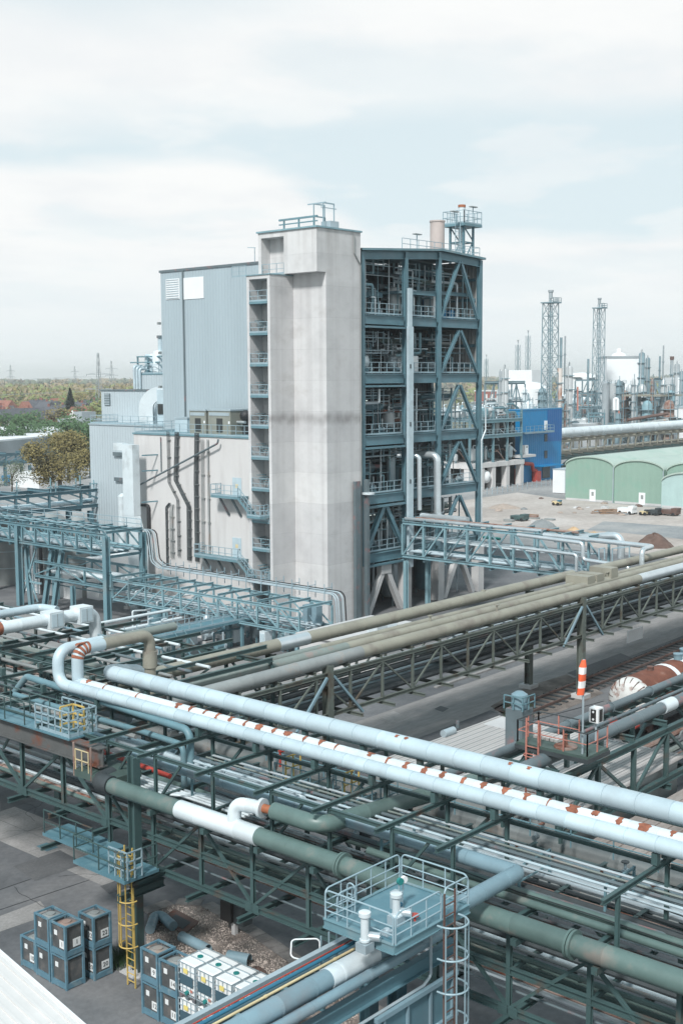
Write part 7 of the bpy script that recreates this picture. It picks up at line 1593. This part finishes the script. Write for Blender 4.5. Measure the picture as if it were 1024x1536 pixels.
# near roof, lower left corner
A=gz(-6,1425,9.5); B_=gz(126,1541,9.5); d=(B_-A).normalized(); nrm=Vector((-d.y,d.x,0)); 
if nrm.x>0: nrm=-nrm
t=T('near_roof','pale ribbed sheet roof cutting the lower left corner','roof',(A.x,A.y,0)); a0=A-d*3; a1=B_+d*5; W_=7
M().prism([(v.x,v.y) for v in (a0,a1,a1+nrm*W_,a0+nrm*W_)],'z',9.3,9.5).build('sheet','near_roof',t); m=M()
for i in range(26): p=nrm*(.12+i*.27); m.bar(a0+p+Vector((0,0,.02)),a1+p+Vector((0,0,.02)),.07,.05)
m.build('ribs','near_roof',t); M().prism([(v.x,v.y) for v in (a0+nrm*.2,a1+nrm*.2,a1+nrm*W_,a0+nrm*W_)],'z',0,9.29).build('wall','grey_pipe',t)
M().bar(a0+Vector((0,0,.01)),a1+Vector((0,0,.01)),.05,.12).build('edge_flashing','white_paint',t)
# ================================================================ LIGHT, SKY, AIR
SUN_EL,SUN_AZ=R(46),(-.86,-.35)      # direction towards the sun on the ground plane
sv=Vector((SUN_AZ[0],SUN_AZ[1],0)).normalized()*math.cos(SUN_EL)+Vector((0,0,math.sin(SUN_EL)))
sl=bpy.data.lights.new('sun','SUN'); sl.energy=3.2; sl.angle=R(8); sl.color=(1,.98,.95); so=bpy.data.objects.new('sun',sl); COL.objects.link(so); so.rotation_euler=sv.to_track_quat('Z','Y').to_euler()
W=bpy.data.worlds.new('World'); SC.world=W; W.use_nodes=True; N=W.node_tree.nodes; L=W.node_tree.links; bg=N['Background']
sky=N.new('ShaderNodeTexSky'); sky.sky_type='NISHITA'; sky.sun_disc=False; sky.sun_elevation=SUN_EL; sky.sun_rotation=math.atan2(sv.x,sv.y); sky.air_density=1; sky.dust_density=2.5; sky.altitude=50
tc=N.new('ShaderNodeTexCoord'); nm_=N.new('ShaderNodeVectorMath'); nm_.operation='NORMALIZE'; L.new(tc.outputs['Generated'],nm_.inputs[0])
sx=N.new('ShaderNodeSeparateXYZ'); L.new(nm_.outputs[0],sx.inputs[0])
def mw(op,a,b=None,c=None):
    n=N.new('ShaderNodeMath'); n.operation=op
    for i,v in enumerate((a,b,c)):
        if v is None: continue
        if isinstance(v,(int,float)): n.inputs[i].default_value=v
        else: L.new(v,n.inputs[i])
    return n.outputs[0]
def mr(v,a,b,c=0,d=1,sm=True):
    r=N.new('ShaderNodeMapRange'); r.interpolation_type='SMOOTHSTEP' if sm else 'LINEAR'; r.inputs[1].default_value=a; r.inputs[2].default_value=b; r.inputs[3].default_value=c; r.inputs[4].default_value=d; L.new(v,r.inputs[0]); return r.outputs[0]
# cloud layer seen on a plane high above
zc=mw('MAXIMUM',mw('ADD',sx.outputs[2],.10),.02)
cv=N.new('ShaderNodeCombineXYZ'); L.new(mw('DIVIDE',sx.outputs[0],zc),cv.inputs[0]); L.new(mw('DIVIDE',sx.outputs[1],zc),cv.inputs[1])
def nw(sc,det,off=(0,0,0),rough=.55):
    v=N.new('ShaderNodeVectorMath'); v.operation='ADD'; v.inputs[1].default_value=off; L.new(cv.outputs[0],v.inputs[0])
    n=N.new('ShaderNodeTexNoise'); n.inputs['Scale'].default_value=sc; n.inputs['Detail'].default_value=det; n.inputs['Roughness'].default_value=rough; L.new(v.outputs[0],n.inputs['Vector']); return n.outputs['Fac']
n1=nw(.7,8,(3.1,1.7,0),.5); n2=nw(1.9,6,(7,2,0),.5)
side=N.new('ShaderNodeVectorMath'); side.operation='DOT_PRODUCT'; side.inputs[1].default_value=tuple(RT); L.new(nm_.outputs[0],side.inputs[0]); sd=side.outputs['Value']
zz=mw('ADD',sx.outputs[2],mw('ADD',mw('MULTIPLY',mw('SUBTRACT',n1,.5),.11),mw('MULTIPLY',mw('SUBTRACT',n2,.5),.025)))
lo_=mr(sd,-.10,.05,.168,.10); hi_=mr(sd,-.2,.15,.196,.19)
g1=mr(mw('SUBTRACT',zz,lo_),-.004,.022); g2=mr(mw('SUBTRACT',zz,hi_),.03,-.012)
gap=mw('MULTIPLY',g1,g2)
wisp=mr(n2,.5,.62); gap=mw('MULTIPLY',gap,mw('SUBTRACT',1,mw('MULTIPLY',wisp,.45)))
top=mw('MULTIPLY',mr(zz,.25,.30),mr(sd,.1,-.2)); thin=mr(mw('ADD',mw('MULTIPLY',n1,.7),mw('MULTIPLY',n2,.3)),.49,.40)
gap=mw('MAXIMUM',gap,mw('MAXIMUM',mw('MULTIPLY',top,.8),mw('MULTIPLY',thin,.45)))
low=mr(sx.outputs[2],.12,.03); gap=mw('MULTIPLY',gap,mw('SUBTRACT',1,mw('MULTIPLY',low,.85)))
cover=mw('SUBTRACT',1,gap)
mx=N.new('ShaderNodeMix'); mx.data_type='RGBA'
sc_=N.new('ShaderNodeMix'); sc_.data_type='RGBA'; sc_.blend_type='MIX'
skm=N.new('ShaderNodeVectorMath'); skm.operation='MULTIPLY'; skm.inputs[1].default_value=(.062,.066,.066); L.new(sky.outputs[0],skm.inputs[0])
# thin milky veil over the blue, brighter low down
veil=N.new('ShaderNodeMix'); veil.data_type='RGBA'; L.new(mr(sx.outputs[2],.5,.0,.8,.95),veil.inputs[0]); L.new(skm.outputs[0],veil.inputs[6]); veil.inputs[7].default_value=(.62,.715,.75,1)
cc=N.new('ShaderNodeMix'); cc.data_type='RGBA'; L.new(mr(nw(1.3,8,(5,9,0),.6),.36,.62),cc.inputs[0]); cc.inputs[6].default_value=(.715,.735,.745,1); cc.inputs[7].default_value=(.775,.785,.78,1)
hz_=N.new('ShaderNodeMix'); hz_.data_type='RGBA'; L.new(mr(sx.outputs[2],.13,.0,0,.85),hz_.inputs[0]); L.new(cc.outputs[2],hz_.inputs[6]); hz_.inputs[7].default_value=(.68,.74,.76,1); L.new(cover,mx.inputs[0]); L.new(veil.outputs[2],mx.inputs[6]); L.new(hz_.outputs[2],mx.inputs[7])
zn=N.new('ShaderNodeMix'); zn.data_type='RGBA'; L.new(mr(sx.outputs[2],.34,.75),zn.inputs[0]); L.new(mx.outputs[2],zn.inputs[6]); zn.inputs[7].default_value=(.3,.45,.52,1); L.new(zn.outputs[2],bg.inputs['Color']); bg.inputs['Strength'].default_value=1.0
HAZE=1
if HAZE:
    m=M().box(-310,7000,-4500,7500,-1.2,75); hz=bpy.data.materials.new('haze'); hz.use_nodes=True; nn=hz.node_tree.nodes; nn.remove(nn['Principled BSDF']); pv_=nn.new('ShaderNodeVolumePrincipled'); pv_.inputs['Density'].default_value=.00018; pv_.inputs['Color'].default_value=(.97,.985,1,1); pv_.inputs['Anisotropy'].default_value=.2
    hz.node_tree.links.new(pv_.outputs[0],nn['Material Output'].inputs['Volume']); MT['haze']=hz; struct(m,'haze','haze','stuff')
SC.view_settings.view_transform='Standard'; SC.view_settings.look='None'; SC.view_settings.gamma=1; SC.view_settings.exposure=0.34
SC.cycles.use_denoising=True; SC.cycles.max_bounces=8; SC.cycles.diffuse_bounces=3; SC.cycles.glossy_bounces=3; SC.cycles.transmission_bounces=2; SC.cycles.volume_bounces=3; SC.cycles.transparent_max_bounces=4; SC.cycles.sample_clamp_indirect=6; SC.cycles.volume_step_rate=8
SC.cycles.use_adaptive_sampling=False
